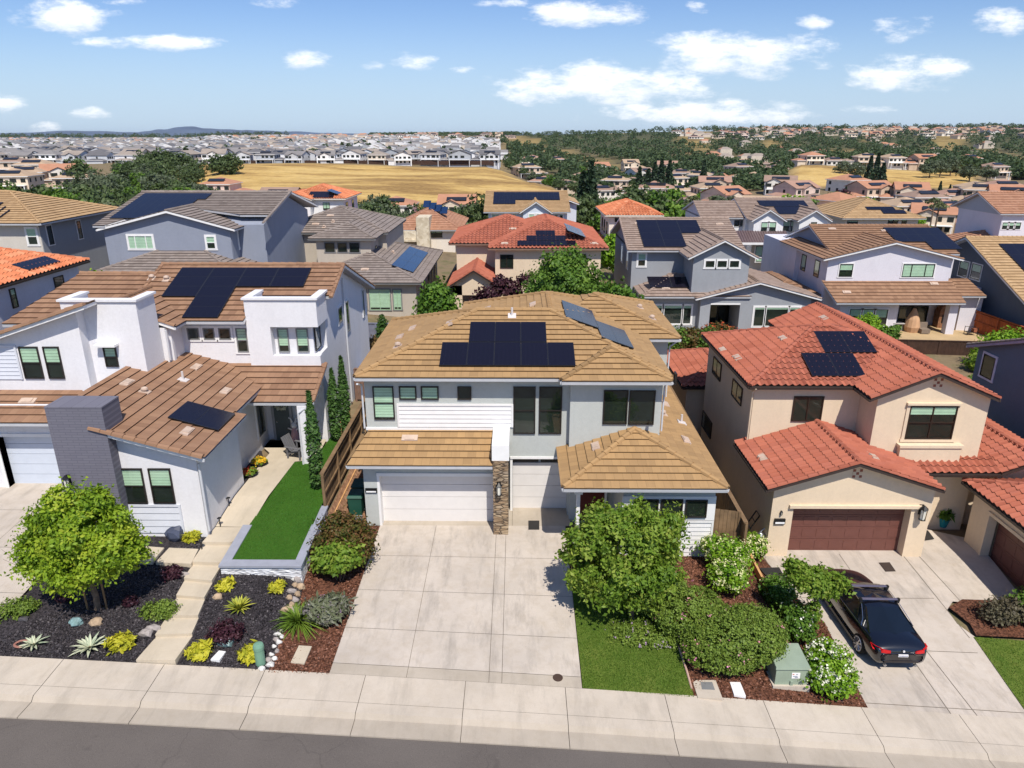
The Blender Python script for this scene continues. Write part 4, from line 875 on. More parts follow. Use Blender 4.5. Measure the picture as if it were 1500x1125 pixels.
r.face([(xa-.5, Yu-.5, 6.2), (xb+.6, Yu-.5, 6.2), (xb+.6, yr, zr), (xa-.5, yr, zr)]); r.face([(xb+.6, 72.6, 6.2), (xa-.5, 72.6, 6.2), (xa-.5, yr, zr), (xb+.6, yr, zr)]); r.capline((xa-.5, yr, zr), (xb+.6, yr, zr)); r.capline((xa-.45, Yu-.5, 6.2), (xa-.45, yr, zr), .1)
r.gable(da-.5, db+.5, Yd-.5, 66, zt-.05, (zg-zt)/((db-da)/2+.5))
r.gable(ga-.5, gb+.6, Yl-.5, 66, zle-.05, (zlg-zle)/((gb-ga)/2+.5)); r.hip(X(*z10(335, 703), Yl), ga+4, Yl-.1, 64, 3.0, .36, 'ad')
r.build(h, M['tTaupe'])
w = MB(); pentx(w, xa, xa+.2, Yu, 72, 6.0, 6.1, zr-.2); w.build('gable_wall', GREYS, h)
quad_grid(r, 0, z10(350, 417), z10(637, 270), 3, 4, {(2, 0), (2, 1)}); quad_grid(r, 6, z10(382, 640), z10(608, 582), 2, 1)
for pl, px in ((0, z10(765, 295)), (0, z10(318, 292)), (6, z10(470, 648))): rvent(r, pl, *px)
winF(h, Yu, *z10(318, 455), *z10(357, 525), **TW)
for a in ((687, 492, 737, 533), (752, 492, 805, 533), (820, 492, 872, 533)): winF(h, Yd, *z10(a[0], a[1]), *z10(a[2], a[3]), split='', blind=0, **TW)
for a in ((412, 738, 445, 840), (460, 738, 553, 842), (567, 738, 605, 842)): winF(h, 57.8, *z10(a[0], a[1]), *z10(a[2], a[3]), split='', blind=.15, **TW)
for a in ((957, 748, 1003, 855), (1022, 748, 1132, 855), (1150, 748, 1195, 855)): winF(h, Yl, *z10(a[0], a[1]), *z10(a[2], a[3]), split='', blind=.1, **TW)
winF(h, 60.5, *z10(712, 730), *z10(795, 860), split='v', blind=0); winF(h, 60.5, *z10(800, 730), *z10(865, 860), split='v', blind=0)
m = MB(); m.box(pa_, pb_, Yl-.03, Yl, 2.3, 2.42); m.build('patio_trim', M['white'], h)
for yy in (63, 66.5): winR(h, (xa, 0, 0), (0, -1, 0), (-1, 0, 0), -yy-.9, -yy, 4.2, 5.7, split='', blind=0, **TW)
# ---- H11: white farmhouse style
h = thing('house', 'white house with two front gables and a dark metal porch roof', 'house', (32, 90, 0))
z11 = lambda x, y: (1040+x/7.5, 280+y/7.5); Y0 = 85.2; ze = Zv(*z11(470, 320), Y0-.4)
w = MB(); xa, xb = X(*z11(390, 330), Y0+2), X(*z11(1300, 330), Y0); w.box(xa, xb, Y0+2, 98, -3, ze)
for a, b, c_, t in ((485, 810, 680, 205), (985, 1320, 1170, 208)): pent(w, X(*z11(a, 340), Y0), X(*z11(b, 340), Y0), Y0, Y0+6, -3, ze, Zv(*z11(c_, t), Y0-.4)-.15)
lw = X(*z11(225, 320), Y0+3); w.box(lw-3.5, xa+.1, Y0+3, 97, -3, ze); w.build('wall', WHT2, h)
r = Roof('F', .45, .36); yr = 92.5; zr = Zv(*z11(310, 80), yr)
xl = X(*z11(400, 290), Y0+1.5); r.face([(xl, Y0+1.4, ze), (xb+.4, Y0+1.4, ze), (xb+.4, yr, zr), (xl, yr, zr)]); r.face([(xb+.4, 99, ze), (xl, 99, ze), (xl, yr, zr), (xb+.4, yr, zr)]); r.capline((xl, yr, zr), (xb+.4, yr, zr))
r.face([(lw-3.8, Y0+2.5, ze), (xl+.2, Y0+2.5, ze), (xl+.2, yr-.4, zr-.25), (lw-3.8, yr-.4, zr-.25)]); r.face([(xl+.2, 98, ze), (lw-3.8, 98, ze), (lw-3.8, yr-.4, zr-.25), (xl+.2, yr-.4, zr-.25)])
for a, b, c_, t in ((465, 845, 680, 200), (970, 1345, 1170, 205)):
    p, q = X(*z11(a, 320), Y0-.4), X(*z11(b, 320), Y0-.4); r.gable(p, q, Y0-.4, Y0+6.5, ze-.05, (Zv(*z11(c_, t), Y0-.4)-ze)/((q-p)/2))
r.build(h, M['tTaupe'])
quad_grid(r, 0, z11(560, 165), z11(1030, 100), 8, 1); quad_grid(r, 0, z11(760, 250), z11(985, 168), 4, 1)
w = MB(); pentx(w, lw-3.5, lw-3.3, Y0+3, 97, ze-.1, ze, zr-.5); w.build('gable_wall', LAV, h)
m = MB(); a, b = X(*z11(300, 560), 83), X(*z11(890, 560), 83); zq = Zv(*z11(330, 560), 83); m.prism([(a, 83, zq-.12), (b, 83, zq-.12), (b, Y0+.1, zq+.9), (a, Y0+.1, zq+.9)], [(a, 83, zq), (b, 83, zq), (b, Y0+.1, zq+1.02), (a, Y0+.1, zq+1.02)])
for k in range(22): x = a+(b-a)*k/21; m.prism([(x, 83, zq), (x+.05, 83, zq), (x+.05, Y0, zq+1), (x, Y0, zq+1)], [(x, 83, zq+.06), (x+.05, 83, zq+.06), (x+.05, Y0, zq+1.06), (x, Y0, zq+1.06)])
m.build('metal_porch_roof', plain('standing_seam_metal', (.13, .09, .09), .4), h)
m = MB(); m.box(a, b, 82.93, 83, zq-.3, zq-.05); m.box(a+6, b, 84, Y0, -3, zq-.3); m.build('porch_trim', M['white'], h)
for a in ((567, 340, 635, 455), (643, 340, 715, 455)): winF(h, Y0, *z11(a[0], a[1]), *z11(a[2], a[3]), blind=.5, trim=M['white'])
for a in ((808, 330, 875, 440), (888, 330, 955, 440)): winF(h, Y0+2, *z11(a[0], a[1]), *z11(a[2], a[3]), blind=.5, trim=M['white'])
for a in ((268, 318, 318, 388), (335, 318, 385, 388)): winF(h, Y0+3, *z11(a[0], a[1]), *z11(a[2], a[3]), split='', blind=0, trim=M['white'])
for a in ((505, 605, 572, 715), (588, 605, 655, 715), (668, 605, 735, 715), (505, 735, 572, 775), (588, 735, 655, 775), (668, 735, 735, 775)): winF(h, 84, *z11(a[0], a[1]), *z11(a[2], a[3]), split='', blind=1, trim=M['white'])
winF(h, Y0, *z11(1112, 340), *z11(1172, 365), split='', blind=.5)
# ---- H12: low tan hip
h = thing('house', 'low house with broad sandy hip roof and zigzag solar panels', 'house', (58, 118, -1))
z12 = lambda x, y: (1100+x/3.75, 250+y/3.75); Y0 = 114
xa, xb = X(*z12(520, 270), Y0), X(*z12(920, 270), Y0); ze = Zv(*z12(520, 262), Y0-.6)
w = MB(); w.box(xa, xb, Y0, 128, -5, ze); w.build('wall', PALE, h); r = Roof('F', .5, .36); r.hip(xa-.8, xb+.8, Y0-.7, 129, ze, .38); r.build(h, M['tSand'])
quad_grid(r, 0, z12(730, 235), z12(840, 215), 4, 1); quad_grid(r, 0, z12(640, 214), z12(780, 197), 5, 1)
for a in ((530, 275, 585, 292), (755, 268, 778, 292), (784, 268, 806, 292), (830, 268, 853, 292)): winF(h, Y0, *z12(a[0], a[1]), *z12(a[2], a[3]), split='', blind=.3)
# ---- H13: lavender white
h = thing('house', 'lavender-white house with brown tile roofs, broad low gable and a covered back patio', 'house', (34, 62, -.6))
z13 = z12; Yf = 59.0
xa, xb = X(*z13(425, 500), Yf), X(*z13(1105, 500), Yf); zt = Zv(*z13(420, 485), Yf-.5); zg = Zv(*z13(775, 393), Yf-.5)
w = MB(); pent(w, xa, xb, Yf, 70, 2.7, zt+.05, zg-.15); w.box(xa+.01, X(*z13(490, 760), Yf)+.3, Yf+.01, 64, -2, 2.71); w.box(xa+.02, xb-.02, 63, 70, -2, 2.71); xm = X(*z13(1120, 470), 61); w.box(xb-.2, xm, 61, 74, -2, zt); w.box(xa-.4, xb, 65, 74, -2, zt)
Yp = 57.1; w.box(X(*z13(490, 760), Yp+.4), X(*z13(810, 760), Yp+.4), Yp+.4, Yf+1, -2, 2.6); w.box(X(*z13(1072, 860), Yp), X(*z13(1118, 860), Yp), Yp, Yp+.6, -2, 2.45); w.box(X(*z13(800, 760), 60.3), X(*z13(1250, 760), 60.3), 60.3, 66, -2, 3.1); w.box(X(*z13(1140, 800), 58.6), X(*z13(1255, 800), 58.6), 58.6, 61, -2, 2.85); w.build('wall', LAV, h)
r = Roof('F', .42, .34); yr = 66; zr = Zv(*z13(320, 300), yr); xl = X(*z13(320, 300), yr)
xR = X(*z13(1165, 445), 60); r.face([(xl, 60.4, zt+.15), (xR, 60.4, zt+.15), (xR, yr, zr), (xl, yr, zr)]); r.face([(xR, 72, zt), (xl, 72, zt), (xl, yr, zr), (xR, yr, zr)]); r.capline((xl, yr, zr), (xR, yr, zr)); r.capline((xR-.05, 60.4, zt), (xR-.05, yr, zr), .1); r.capline((xl+.05, 60.4, zt), (xl+.05, yr, zr), .1)
r.gable(xa-.55, xb+.6, Yf-.5, 69, zt-.02, (zg-zt)/((xb-xa)/2+.55))
e0, e1 = X(*z13(490, 725), 56.6), X(*z13(1180, 725), 56.6); ze = Zv(*z13(490, 725), 56.6); zT = Zv(*z13(600, 605), Yf); r.face([(e0-.3, 56.6, ze), (e1, 56.6, ze), (e1, Yf+.1, zT), (X(*z13(390, 600), Yf), Yf+.1, zT)])
q0, q1 = X(*z13(1100, 688), 58), X(*z13(1292, 688), 58); zq = Zv(*z13(1292, 688), 58); r.face([(q0, 58, zq), (q1, 58, zq), (q1-.3, 60.4, zq+.95), (q0, 60.4, zq+.95)])
r.hip(X(*z13(60, 515), 62), xa+.2, 59.5, 68, 2.6, .36, 'ad')
r.build(h, M['tBrown'])
w = MB(); w.box(X(*z13(75, 530), 62)+.6, xa+.1, 60.2, 67.5, -2, 2.6); pentx(w, xl+.3, xl+.5, 60.6, 71.8, zt-.1, zt, zr-.2); w.build('side_wall', BLUEG, h)
quad_grid(r, 0, z13(845, 430), z13(1025, 312), 4, 3, {(0, 0), (1, 0)})
for pl, px in ((0, z13(445, 322)), (0, z13(735, 332)), (4, z13(525, 670)), (4, z13(1005, 624))): rvent(r, pl, *px)
winF(h, Yf, *z13(490, 512), *z13(552, 582), trim=M['white']); winF(h, Yf, *z13(838, 512), *z13(998, 584), split='3', blind=1, trim=M['white'])
wins(h, Yp+.4, [(*z13(545, 760), *z13(600, 840)), (*z13(610, 760), *z13(668, 850)), (*z13(678, 762), *z13(738, 850))], split='', blind=.5, trim=M['white'])
winF(h, 60.3, *z13(818, 742), *z13(950, 880), split='v', blind=0)
for yy, zz_ in ((60.5, 3.9), (63.5, 3.9)): winR(h, (xa, 0, 0), (0, -1, 0), (-1, 0, 0), -yy-1, -yy, zz_, zz_+1.4, split='', blind=.8)
# ---- H14: dark slate house with big array
h = thing('house', 'dark slate house at the right edge whose sandy roof carries a huge solar array', 'house', (46, 60, -1))
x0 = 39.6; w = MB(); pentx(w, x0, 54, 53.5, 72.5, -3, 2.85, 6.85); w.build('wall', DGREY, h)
r = Roof('F', .42, .34); r.gable(39.0, 55, 53, 73, 2.8, .42, 'x'); r.build(h, M['tSand'])
quad_grid(r, 0, (1463, 387), (1560, 350), 8, 4) if False else None
O, n, U, V = r.planes[0]
for i in range(8):
    for j in range(4): solar(r.obj, O, U, V, n, 2.2+i*1.05, 2.6+j*1.75, 1.05, 1.75)
for a in ((1155, 492, 1185, 588), (1222, 508, 1255, 605)): winX(h, x0, -1, *z13(a[0], a[1]), *z13(a[2], a[3]), trim=M['white'], blind=.5)
# ---- H15: top right white house
h = thing('house', 'white gabled house with brown roof beyond the dark slate house', 'house', (62, 90, -1))
z15 = lambda x, y: (1340+x/9.375, 280+y/9.375); Y0 = 88
xa = X(*z15(1195, 400), Y0); ze = Zv(*z15(1195, 305), Y0)
w = MB(); w.box(xa, xa+9, Y0, 97, -4, ze); w.box(X(*z15(640, 560), 86), xa+8, 86.5, 96, -4, 1.9); w.build('wall', LAV, h)
r = Roof('F', .45, .36); r.gable(xa-.6, xa+9.5, Y0-.4, 98, ze, .4, 'x'); r.hip(X(*z15(590, 540), 86), xa+9, 84.5, 97, 2.0, .34); r.build(h, M['tClay'])
for a in ((1210, 430, 1275, 520), (1290, 430, 1360, 520), (1375, 430, 1440, 520)): winF(h, Y0, *z15(a[0], a[1]), *z15(a[2], a[3]), blind=.5, trim=M['white'])
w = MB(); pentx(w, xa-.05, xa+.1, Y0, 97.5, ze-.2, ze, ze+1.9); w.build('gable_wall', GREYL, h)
# ---- dark grey neighbour, right edge
h = thing('house', 'dark blue-grey house with one white-framed window above the red roofs at right', 'house', (30, 34, -2.2))
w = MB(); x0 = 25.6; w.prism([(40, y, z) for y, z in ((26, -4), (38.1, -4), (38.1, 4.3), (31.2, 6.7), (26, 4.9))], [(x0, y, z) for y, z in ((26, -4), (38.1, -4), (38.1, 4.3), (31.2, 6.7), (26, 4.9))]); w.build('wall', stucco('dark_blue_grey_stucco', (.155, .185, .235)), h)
r = Roof('F', .42, .34); r.gable(25.25, 40.5, 23.8, 38.6, 4.28, .35, 'x'); r.build(h, M['tTaupe'], fascia=plain('mauve_fascia', (.42, .33, .40), .7))
za = lambda x, y: (1380+x/7.03, 440+y/7.03); winX(h, x0, -1, *za(445, 545), *za(510, 825), split='', blind=0, trim=plain('mauve_white_trim', (.66, .62, .72), .6), tw=.12)
# ================================================================== FOLIAGE TOOLS
LF = {}
LF['maple'] = leafmat('bright_green_leaves', [(.12, .215, .014), (.21, .335, .02), (.32, .44, .03), (.44, .50, .05)], .4)
LF['street'] = leafmat('mid_green_leaves', [(.085, .165, .016), (.165, .28, .028), (.26, .36, .05), (.36, .42, .08)], .42)
LF['lush'] = leafmat('lush_green_leaves', [(.04, .10, .012), (.085, .18, .018), (.15, .26, .03)])
LF['lime'] = leafmat('lime_leaves', [(.08, .2, .01), (.17, .32, .015), (.28, .42, .03)], .3)
LF['red'] = leafmat('reddish_green_leaves', [(.03, .045, .008), (.07, .085, .012), (.15, .07, .025), (.10, .12, .02)])
LF['hedge'] = leafmat('hedge_leaves', [(.10, .165, .022), (.16, .24, .034), (.23, .31, .05)])
LF['gold'] = leafmat('golden_leaves', [(.28, .30, .02), (.48, .46, .03), (.65, .58, .06)])
LF['plum'] = leafmat('plum_leaves', [(.025, .008, .014), (.06, .018, .03), (.10, .04, .05)])
LF['woods'] = leafmat('distant_wood_leaves', [(.055, .09, .04), (.078, .118, .048), (.105, .145, .058)], .3); LF['oak'] = leafmat('oak_leaves', [(.052, .084, .03), (.082, .122, .042), (.12, .16, .058)], .25)
LF['oakg'] = leafmat('grey_green_leaves', [(.075, .10, .055), (.11, .14, .078), (.155, .18, .10)], .25)
LF['mid'] = leafmat('garden_tree_leaves', [(.055, .12, .015), (.105, .205, .025), (.185, .29, .04)], .3)
LF['pale'] = leafmat('olive_leaves', [(.09, .11, .045), (.15, .17, .075), (.22, .24, .12)], .2)
LF['cyp'] = leafmat('cypress_leaves', [(.022, .06, .012), (.045, .105, .018), (.075, .15, .03)], .1)
LF['conif'] = leafmat('dark_conifer_needles', [(.018, .04, .02), (.03, .058, .028), (.05, .08, .038)], .1)
LF['lav'] = leafmat('lavender_foliage', [(.10, .12, .06), (.16, .18, .10), (.22, .20, .19)])
LF['fountain'] = leafmat('arching_grass_blades', [(.08, .15, .015), (.15, .25, .025), (.25, .33, .05)])
LF['agave'] = leafmat('variegated_agave_leaf', [(.42, .46, .32), (.58, .58, .42), (.22, .30, .2)], .05)
LF['yucca'] = leafmat('striped_yucca_leaf', [(.10, .17, .02), (.40, .40, .05), (.52, .50, .08)], .1)
PETAL = {k: leafmat(k+'_petals', c, .2) for k, c in {'pink': [(.6, .12, .3), (.8, .35, .5), (.75, .3, .2)], 'white': [(.8, .78, .6), (.85, .84, .74)], 'cream': [(.62, .62, .28), (.74, .72, .42)], 'red': [(.55, .04, .02), (.6, .15, .04)], 'yellow': [(.8, .42, .02), (.8, .6, .04)], 'mauve': [(.4, .25, .42), (.5, .38, .5)]}.items()}

def leaf_me(name, P, size, mat, aspect=1.5, up=.35, tint=None, nrm=None, rng=NPR, fold=.18):
    """mesh of small folded leaves at the points P"""
    n = len(P); N = rng.normal(size=(n, 3))
    if nrm is not None: N = N*.75+nrm*1.1
    N[:, 2] += up; N /= np.linalg.norm(N, axis=1)[:, None]+1e-9
    T = rng.normal(size=(n, 3)); T -= N*np.sum(T*N, axis=1)[:, None]; T /= np.linalg.norm(T, axis=1)[:, None]+1e-9
    B = np.cross(N, T); s = (size*(.65+.7*rng.random(n)))[:, None]
    V = np.stack([P-T*s*.5*aspect, P+B*s*.5-N*s*fold, P+T*s*.5*aspect, P-B*s*.5-N*s*fold], axis=1).reshape(-1, 3)
    me = bpy.data.meshes.new(name); me.vertices.add(4*n); me.vertices.foreach_set('co', V.astype(np.float32).ravel())
    me.loops.add(4*n); me.loops.foreach_set('vertex_index', np.arange(4*n, dtype=np.int32))
    me.polygons.add(n); me.polygons.foreach_set('loop_start', np.arange(0, 4*n, 4, dtype=np.int32))
    me.update(calc_edges=True)
    at = me.attributes.new('tint', 'FLOAT', 'FACE'); at.data.foreach_set('value', (tint if tint is not None else rng.random(n)).astype(np.float32))
    me.materials.append(mat); return me
def crown_pts(lobes, nclump, per, cr, rng=NPR, shell=.55, low=-.75, out=.14):
    """leaf points in clumps spread through ellipsoid lobes"""
    L = np.array(lobes, float); vol = (L[:, 3]*L[:, 4]*L[:, 5])**(2/3); pick = rng.choice(len(L), nclump, p=vol/vol.sum())
    d = rng.normal(size=(nclump, 3)); d /= np.linalg.norm(d, axis=1)[:, None]; d[:, 2] = np.maximum(d[:, 2], low)
    rad = (shell+(1.03-shell)*rng.random(nclump)**.6)[:, None]; rad = np.where(rng.random((nclump, 1)) < out, rad*1.16, rad); vs = np.repeat(.55+.9*rng.random(nclump)**1.5, per)[:, None]
    C = L[pick, :3]+d*rad*L[pick, 3:]
    ct = rng.random(nclump)
    P = np.repeat(C, per, axis=0)+rng.normal(size=(nclump*per, 3))*cr*vs*np.array([1, 1, .75])
    t = np.clip(np.repeat(ct, per)*.6+rng.random(nclump*per)*.5-.05, 0, 1)
    return P, t, np.repeat(d, per, axis=0)
def leaves(name, pts, size, mat, parent, **k):
    P, t, d = pts; return link_mesh(name, leaf_me(name, P, size, mat, tint=t, nrm=d, **k), parent)
def branches(m, base, tips, r0, rng=rnd, fork=.45):
    base = Vector(base)
    for tip in tips:
        tip = Vector(tip); mid = base.lerp(tip, .5)+Vector((rng.uniform(-.1, .1), rng.uniform(-.1, .1), .05))*(tip-base).length*.3
        m.tube(base, mid, r0, r0*.65, 6); m.tube(mid, tip, r0*.65, r0*.2, 6)
def shrub(name, label, loc, lobes, nclump, per, cr, size, mat, cat='shrub', group=None, flowers=None, stem=True, **k):
    """one shrub; lobes are relative to its foot"""
    t = thing(name, label, cat, loc, 0, group, local=True)
    pts = crown_pts(lobes, nclump, per, cr, low=-.35, shell=.88 if cat == 'hedge' else .55, out=.0 if cat == 'hedge' else .1); pts[0][:, 2] = np.maximum(pts[0][:, 2], .02)
    leaves('foliage', pts, size, mat, t, **k)
    if flowers:
        kind, nf, fs, per_f = flowers; c = crown_pts(lobes, nf, per_f, fs*.9, shell=1.0, low=0); leaves('flowers', c, fs, PETAL[kind], t, aspect=1.0)['kind'] = 'stuff'
    if stem:
        m = MB()
        for i in range(5): a = i*1.257; lx = lobes[0]; m.tube((0.05*math.cos(a), .05*math.sin(a), -.1), (lx[3]*.6*math.cos(a), lx[4]*.6*math.sin(a), lx[2]*.9), .025, .01, 5)
        m.build('stem', M['bark'], t)
    return t
def spiky(name, label, loc, n, ln, wd, mat, cat='plant', group=None, rise=.7, curl=.5):
    """rosette of long pointed leaves"""
    t = thing(name, label, cat, loc, 0, group, local=True); V = []; Fc = []; T = []
    for i in range(n):
        a = i*2.39996+rnd.uniform(-.2, .2); q = (i/n); el = rise*(1.35-q*1.0)+rnd.uniform(-.1, .1); L = ln*(.7+.3*q)*rnd.uniform(.85, 1.1)
        d = Vector((math.cos(a), math.sin(a), 0)); s = Vector((-d.y, d.x, 0)); b = len(V); tint = rnd.random()
        for j in range(5):
            f = j/4; h = L*f*math.sin(el)-curl*L*f*f*.35; r = L*f*math.cos(el)+.02; w = wd*(1-f)**.7*(.6+.8*min(f*3, 1))*.6+.002; c = d*r+Vector((0, 0, .03+h))
            V += [c-s*w+Vector((0, 0, w*.4)), c, c+s*w+Vector((0, 0, w*.4))]
        for j in range(4):
            o = b+j*3; Fc += [(o, o+1, o+4, o+3), (o+1, o+2, o+5, o+4)]; T += [tint*.5, .5+tint*.5]
    me = bpy.data.meshes.new('rosette'); me.from_pydata([tuple(v) for v in V], [], Fc); at = me.attributes.new('tint', 'FLOAT', 'FACE'); at.data.foreach_set('value', T); me.materials.append(mat); link_mesh('rosette', me, t)
    m = MB(); m.lathe((0, 0, -.03), [(.05, 0), (.06, .06), (.02, .12)], 8); m.build('plant_base', M['bark'], t)
    return t
# ================================================================== SHEETS OF GROUND
def sheet(name, poly, mat, dz=.03, cell=.9, zf=None, kind='structure'):
    zf = zf or (lambda x, y: gz(x, y)+dz)
    m = MB(); xs = [p[0] for p in poly]; ys = [p[1] for p in poly]
    x = math.floor(min(xs)/cell)*cell
    while x < max(xs):
        c1 = clip2(clip2([(p[0], p[1]) for p in poly], 0, x, True), 0, x+cell, False)
        if len(c1) > 2:
            y = math.floor(min(ys)/cell)*cell
            while y < max(ys):
                c = clip2(clip2(c1, 1, y, True), 1, y+cell, False)
                if len(c) > 2:
                    q = [c[i] for i in range(len(c)) if (abs(c[i][0]-c[i-1][0])+abs(c[i][1]-c[i-1][1])) > 1e-5]
                    if len(q) > 2:
                        A = sum(q[i-1][0]*q[i][1]-q[i][0]*q[i-1][1] for i in range(len(q)))
                        if A < 0: q = q[::-1]
                        m.face([(a, b, zf(a, b)) for a, b in q])
                y += cell
        x += cell
    o = m.build(name, mat)
    if kind: tag(o, kind=kind)
    return o
def pxpoly(l): return [(lambda p: (p.x, p.y))(gp(*q)) for q in l]
def inpoly(x, y, P):
    c = False
    for i in range(len(P)):
        (x0, y0), (x1, y1) = P[i-1][:2], P[i][:2]
        if (y0 > y) != (y1 > y) and x < (x1-x0)*(y-y0)/(y1-y0)+x0: c = not c
    return c
def scatter(poly, n, rng=NPR):
    xs = [p[0] for p in poly]; ys = [p[1] for p in poly]; out = []
    while len(out) < n:
        x, y = rng.uniform(min(xs), max(xs)), rng.uniform(min(ys), max(ys))
        if inpoly(x, y, poly): out.append((x, y))
    return out
def grass(name, label, poly, n, hgt, mat, zf):
    pts = scatter(poly, n); V = []; Fc = []; T = []
    for x, y in pts:
        z = zf(x, y); a = rnd.random()*6.28; w = .012; h = hgt*rnd.uniform(.5, 1.2); lx, ly = rnd.uniform(-.5, .5)*h, rnd.uniform(-.5, .5)*h; b = len(V)
        V += [(x-w*math.cos(a), y-w*math.sin(a), z), (x+w*math.cos(a), y+w*math.sin(a), z), (x+lx, y+ly, z+h)]; Fc.append((b, b+1, b+2)); T.append(rnd.random())
    me = bpy.data.meshes.new(name); me.from_pydata(V, [], Fc); at = me.attributes.new('tint', 'FLOAT', 'FACE'); at.data.foreach_set('value', T); me.materials.append(mat)
    return tag(link_mesh(name, me), label, 'grass', kind='stuff')
def chips(name, label, poly, n, size, cols, zf, cat):
    pts = np.array([(x, y, zf(x, y)+.012) for x, y in scatter(poly, n)]); o = link_mesh(name, leaf_me(name, pts, size, leafmat(name+'_colours', cols, 0.0), aspect=1.4, up=1.2, fold=.25)); return tag(o, label, cat, kind='stuff')
# ---- terrain: one sheet to the horizon
def terrain():
    ys = list(np.arange(4, 50, 1.0))+list(np.arange(50, 120, 4.0))+list(np.geomspace(120, 9500, 110)); az = list(np.linspace(-1.9, 1.9, 171))
    V = []; F = []; C = []
    for y in ys:
        for a in az:
            x = a*max(y, 24); z = gz(x, y)-(.14 if y < 44 else 0)
            if y < 17.4: z -= .45
            if y > 150: z += .8*math.sin(x*.021+y*.013)+.5*math.sin(x*.05-y*.031)
            V.append((x, y, z))
    n = len(az)
    for j in range(len(ys)-1):
        for i in range(n-1): F.append((j*n+i, j*n+i+1, (j+1)*n+i+1, (j+1)*n+i))
    me = bpy.data.meshes.new('ground'); me.from_pydata(V, [], F)
    for (x, y, z) in V:
        u = 759+x/max(y, 24)*FOC*1.0595; g = 0.0; t = 0.0
        if 205 < y < 398 and 262 < u < 850-(y-235)*.75: g = 1.0
        if 345 < y < 445 and 1165 < u < 1435: g = 1.0
        if y > 900: t = .75; g = .5 if math.sin(u*.021+y*.004)+math.sin(u*.05+1) > .8 else 0
        if 480 < y <= 900: t = .5; g = .3 if math.sin(u*.03+y*.01) > .6 else 0
        if y > 400 and u < 740: t = .1; g = .15
        if 1150 < y < 1500 and 380 < u < 560: g = .9
        C += [g, t, 0, 1]
    at = me.color_attributes.new('cover', 'FLOAT_COLOR', 'POINT'); at.data.foreach_set('color', C)
    me.polygons.foreach_set('use_smooth', [True]*len(F))
    t = NT('land_cover'); a = t.n.new('ShaderNodeAttribute'); a.attribute_name = 'cover'; s = t.n.new('ShaderNodeSeparateColor'); t.link(a.outputs['Color'], s.inputs[0]); P = t.pos()
    mp = t.add('Mapping', Vector=P, Scale=(.012, .03, .05)); n1 = t.noise(1.3, 9, mp.outputs[0], .72); n2 = t.noise(.4, 6, P, .7); n3 = t.noise(.03, 6, P)
    gold = t.ramp(n1, [(.41, (.19, .105, .042)), (.47, (.36, .22, .08)), (.52, (.54, .36, .125)), (.6, (.62, .44, .18))])
    gold = t.mix(.35, gold, t.ramp(n2, [(.3, (.2, .12, .04)), (.7, (.7, .48, .17))]))
    soil = t.ramp(n2, [(.3, (.13, .10, .06)), (.5, (.22, .165, .10)), (.7, (.10, .11, .045))])
    wood = t.ramp(n3, [(.3, (.03, .05, .018)), (.6, (.055, .07, .03)), (.8, (.12, .10, .05))])
    c = t.mix(s.outputs[1], soil, wood); c = t.mix(s.outputs[0], c, gold)
    t.bsdf(c, .95, bump=n2, bs=.5, bd=.3, Specular_IOR_Level=.1); me.materials.append(t.m)
    o = link_mesh('ground', me); tag(o, kind='structure')
terrain()
# fence along the top of the golden field
m = MB(); fa = [(ux_, 400.5+.6*math.sin(ux_*.05)) for ux_ in range(-172, -10, 3)]
for (a, b), (c_, d) in zip(fa, fa[1:]): m.prism([(a, b, gz(a, b)-.3), (c_, d, gz(c_, d)-.3), (c_, d+.15, gz(c_, d)-.3), (a, b+.15, gz(a, b)-.3)], [(a, b, gz(a, b)+1.9), (c_, d, gz(c_, d)+1.9), (c_, d+.15, gz(c_, d)+1.9), (a, b+.15, gz(a, b)+1.9)])
tag(m.build('fence', M['woodd']), 'long dark fence along the top edge of the golden field', 'fence')
# ---- street, gutter, kerb, sidewalk
def strip(name, y0, y1, z0, z1, mat, xs):
    m = MB()
    for a, b in zip(xs, xs[1:]): m.face([(a, y0, sz(a)+z0), (b, y0, sz(b)+z0), (b, y1, sz(b)+z1), (a, y1, sz(a)+z1)])
    tag(m.build(name, mat), kind='structure')
XS = [-46+2*i for i in range(47)]
strip('road', 4, 15.36, -.17, -.14, M['asphalt'], XS)
J0 = gp(681.7, 1003).x; jx = [J0+3.05*k for k in range(-14, 15)]
m = MB(); g = .008
for a, b in zip(jx, jx[1:]):
    for (y0, y1, z0, z1, mi) in ((15.33, 15.93, -.10, -.125, 1), (15.93, 16.06, -.125, -.01, 1), (16.06, 16.42, -.01, 0, 0), (16.428, 17.5, 0, .03, 0)):
        xs = [a+g, (a+b)/2, b-g] if y0 > 15 else [a+g, b-g]
        for p, q in zip(xs, xs[1:]): m.face([(p, y0, sz(p)+z0), (q, y0, sz(q)+z0), (q, y1, sz(q)+z1), (p, y1, sz(p)+z1)], mi)
    m.face([(a+g, 15.33, sz(a)-.2), (b-g, 15.33, sz(b)-.2), (b-g, 15.33, sz(b)-.1), (a+g, 15.33, sz(a)-.1)], 1)
tag(m.build('sidewalk', [M['walk'], M['gutterc']]), kind='structure')
strip('joint_filler', 15.34, 17.5, -.24, -.01, M['joint'], XS)
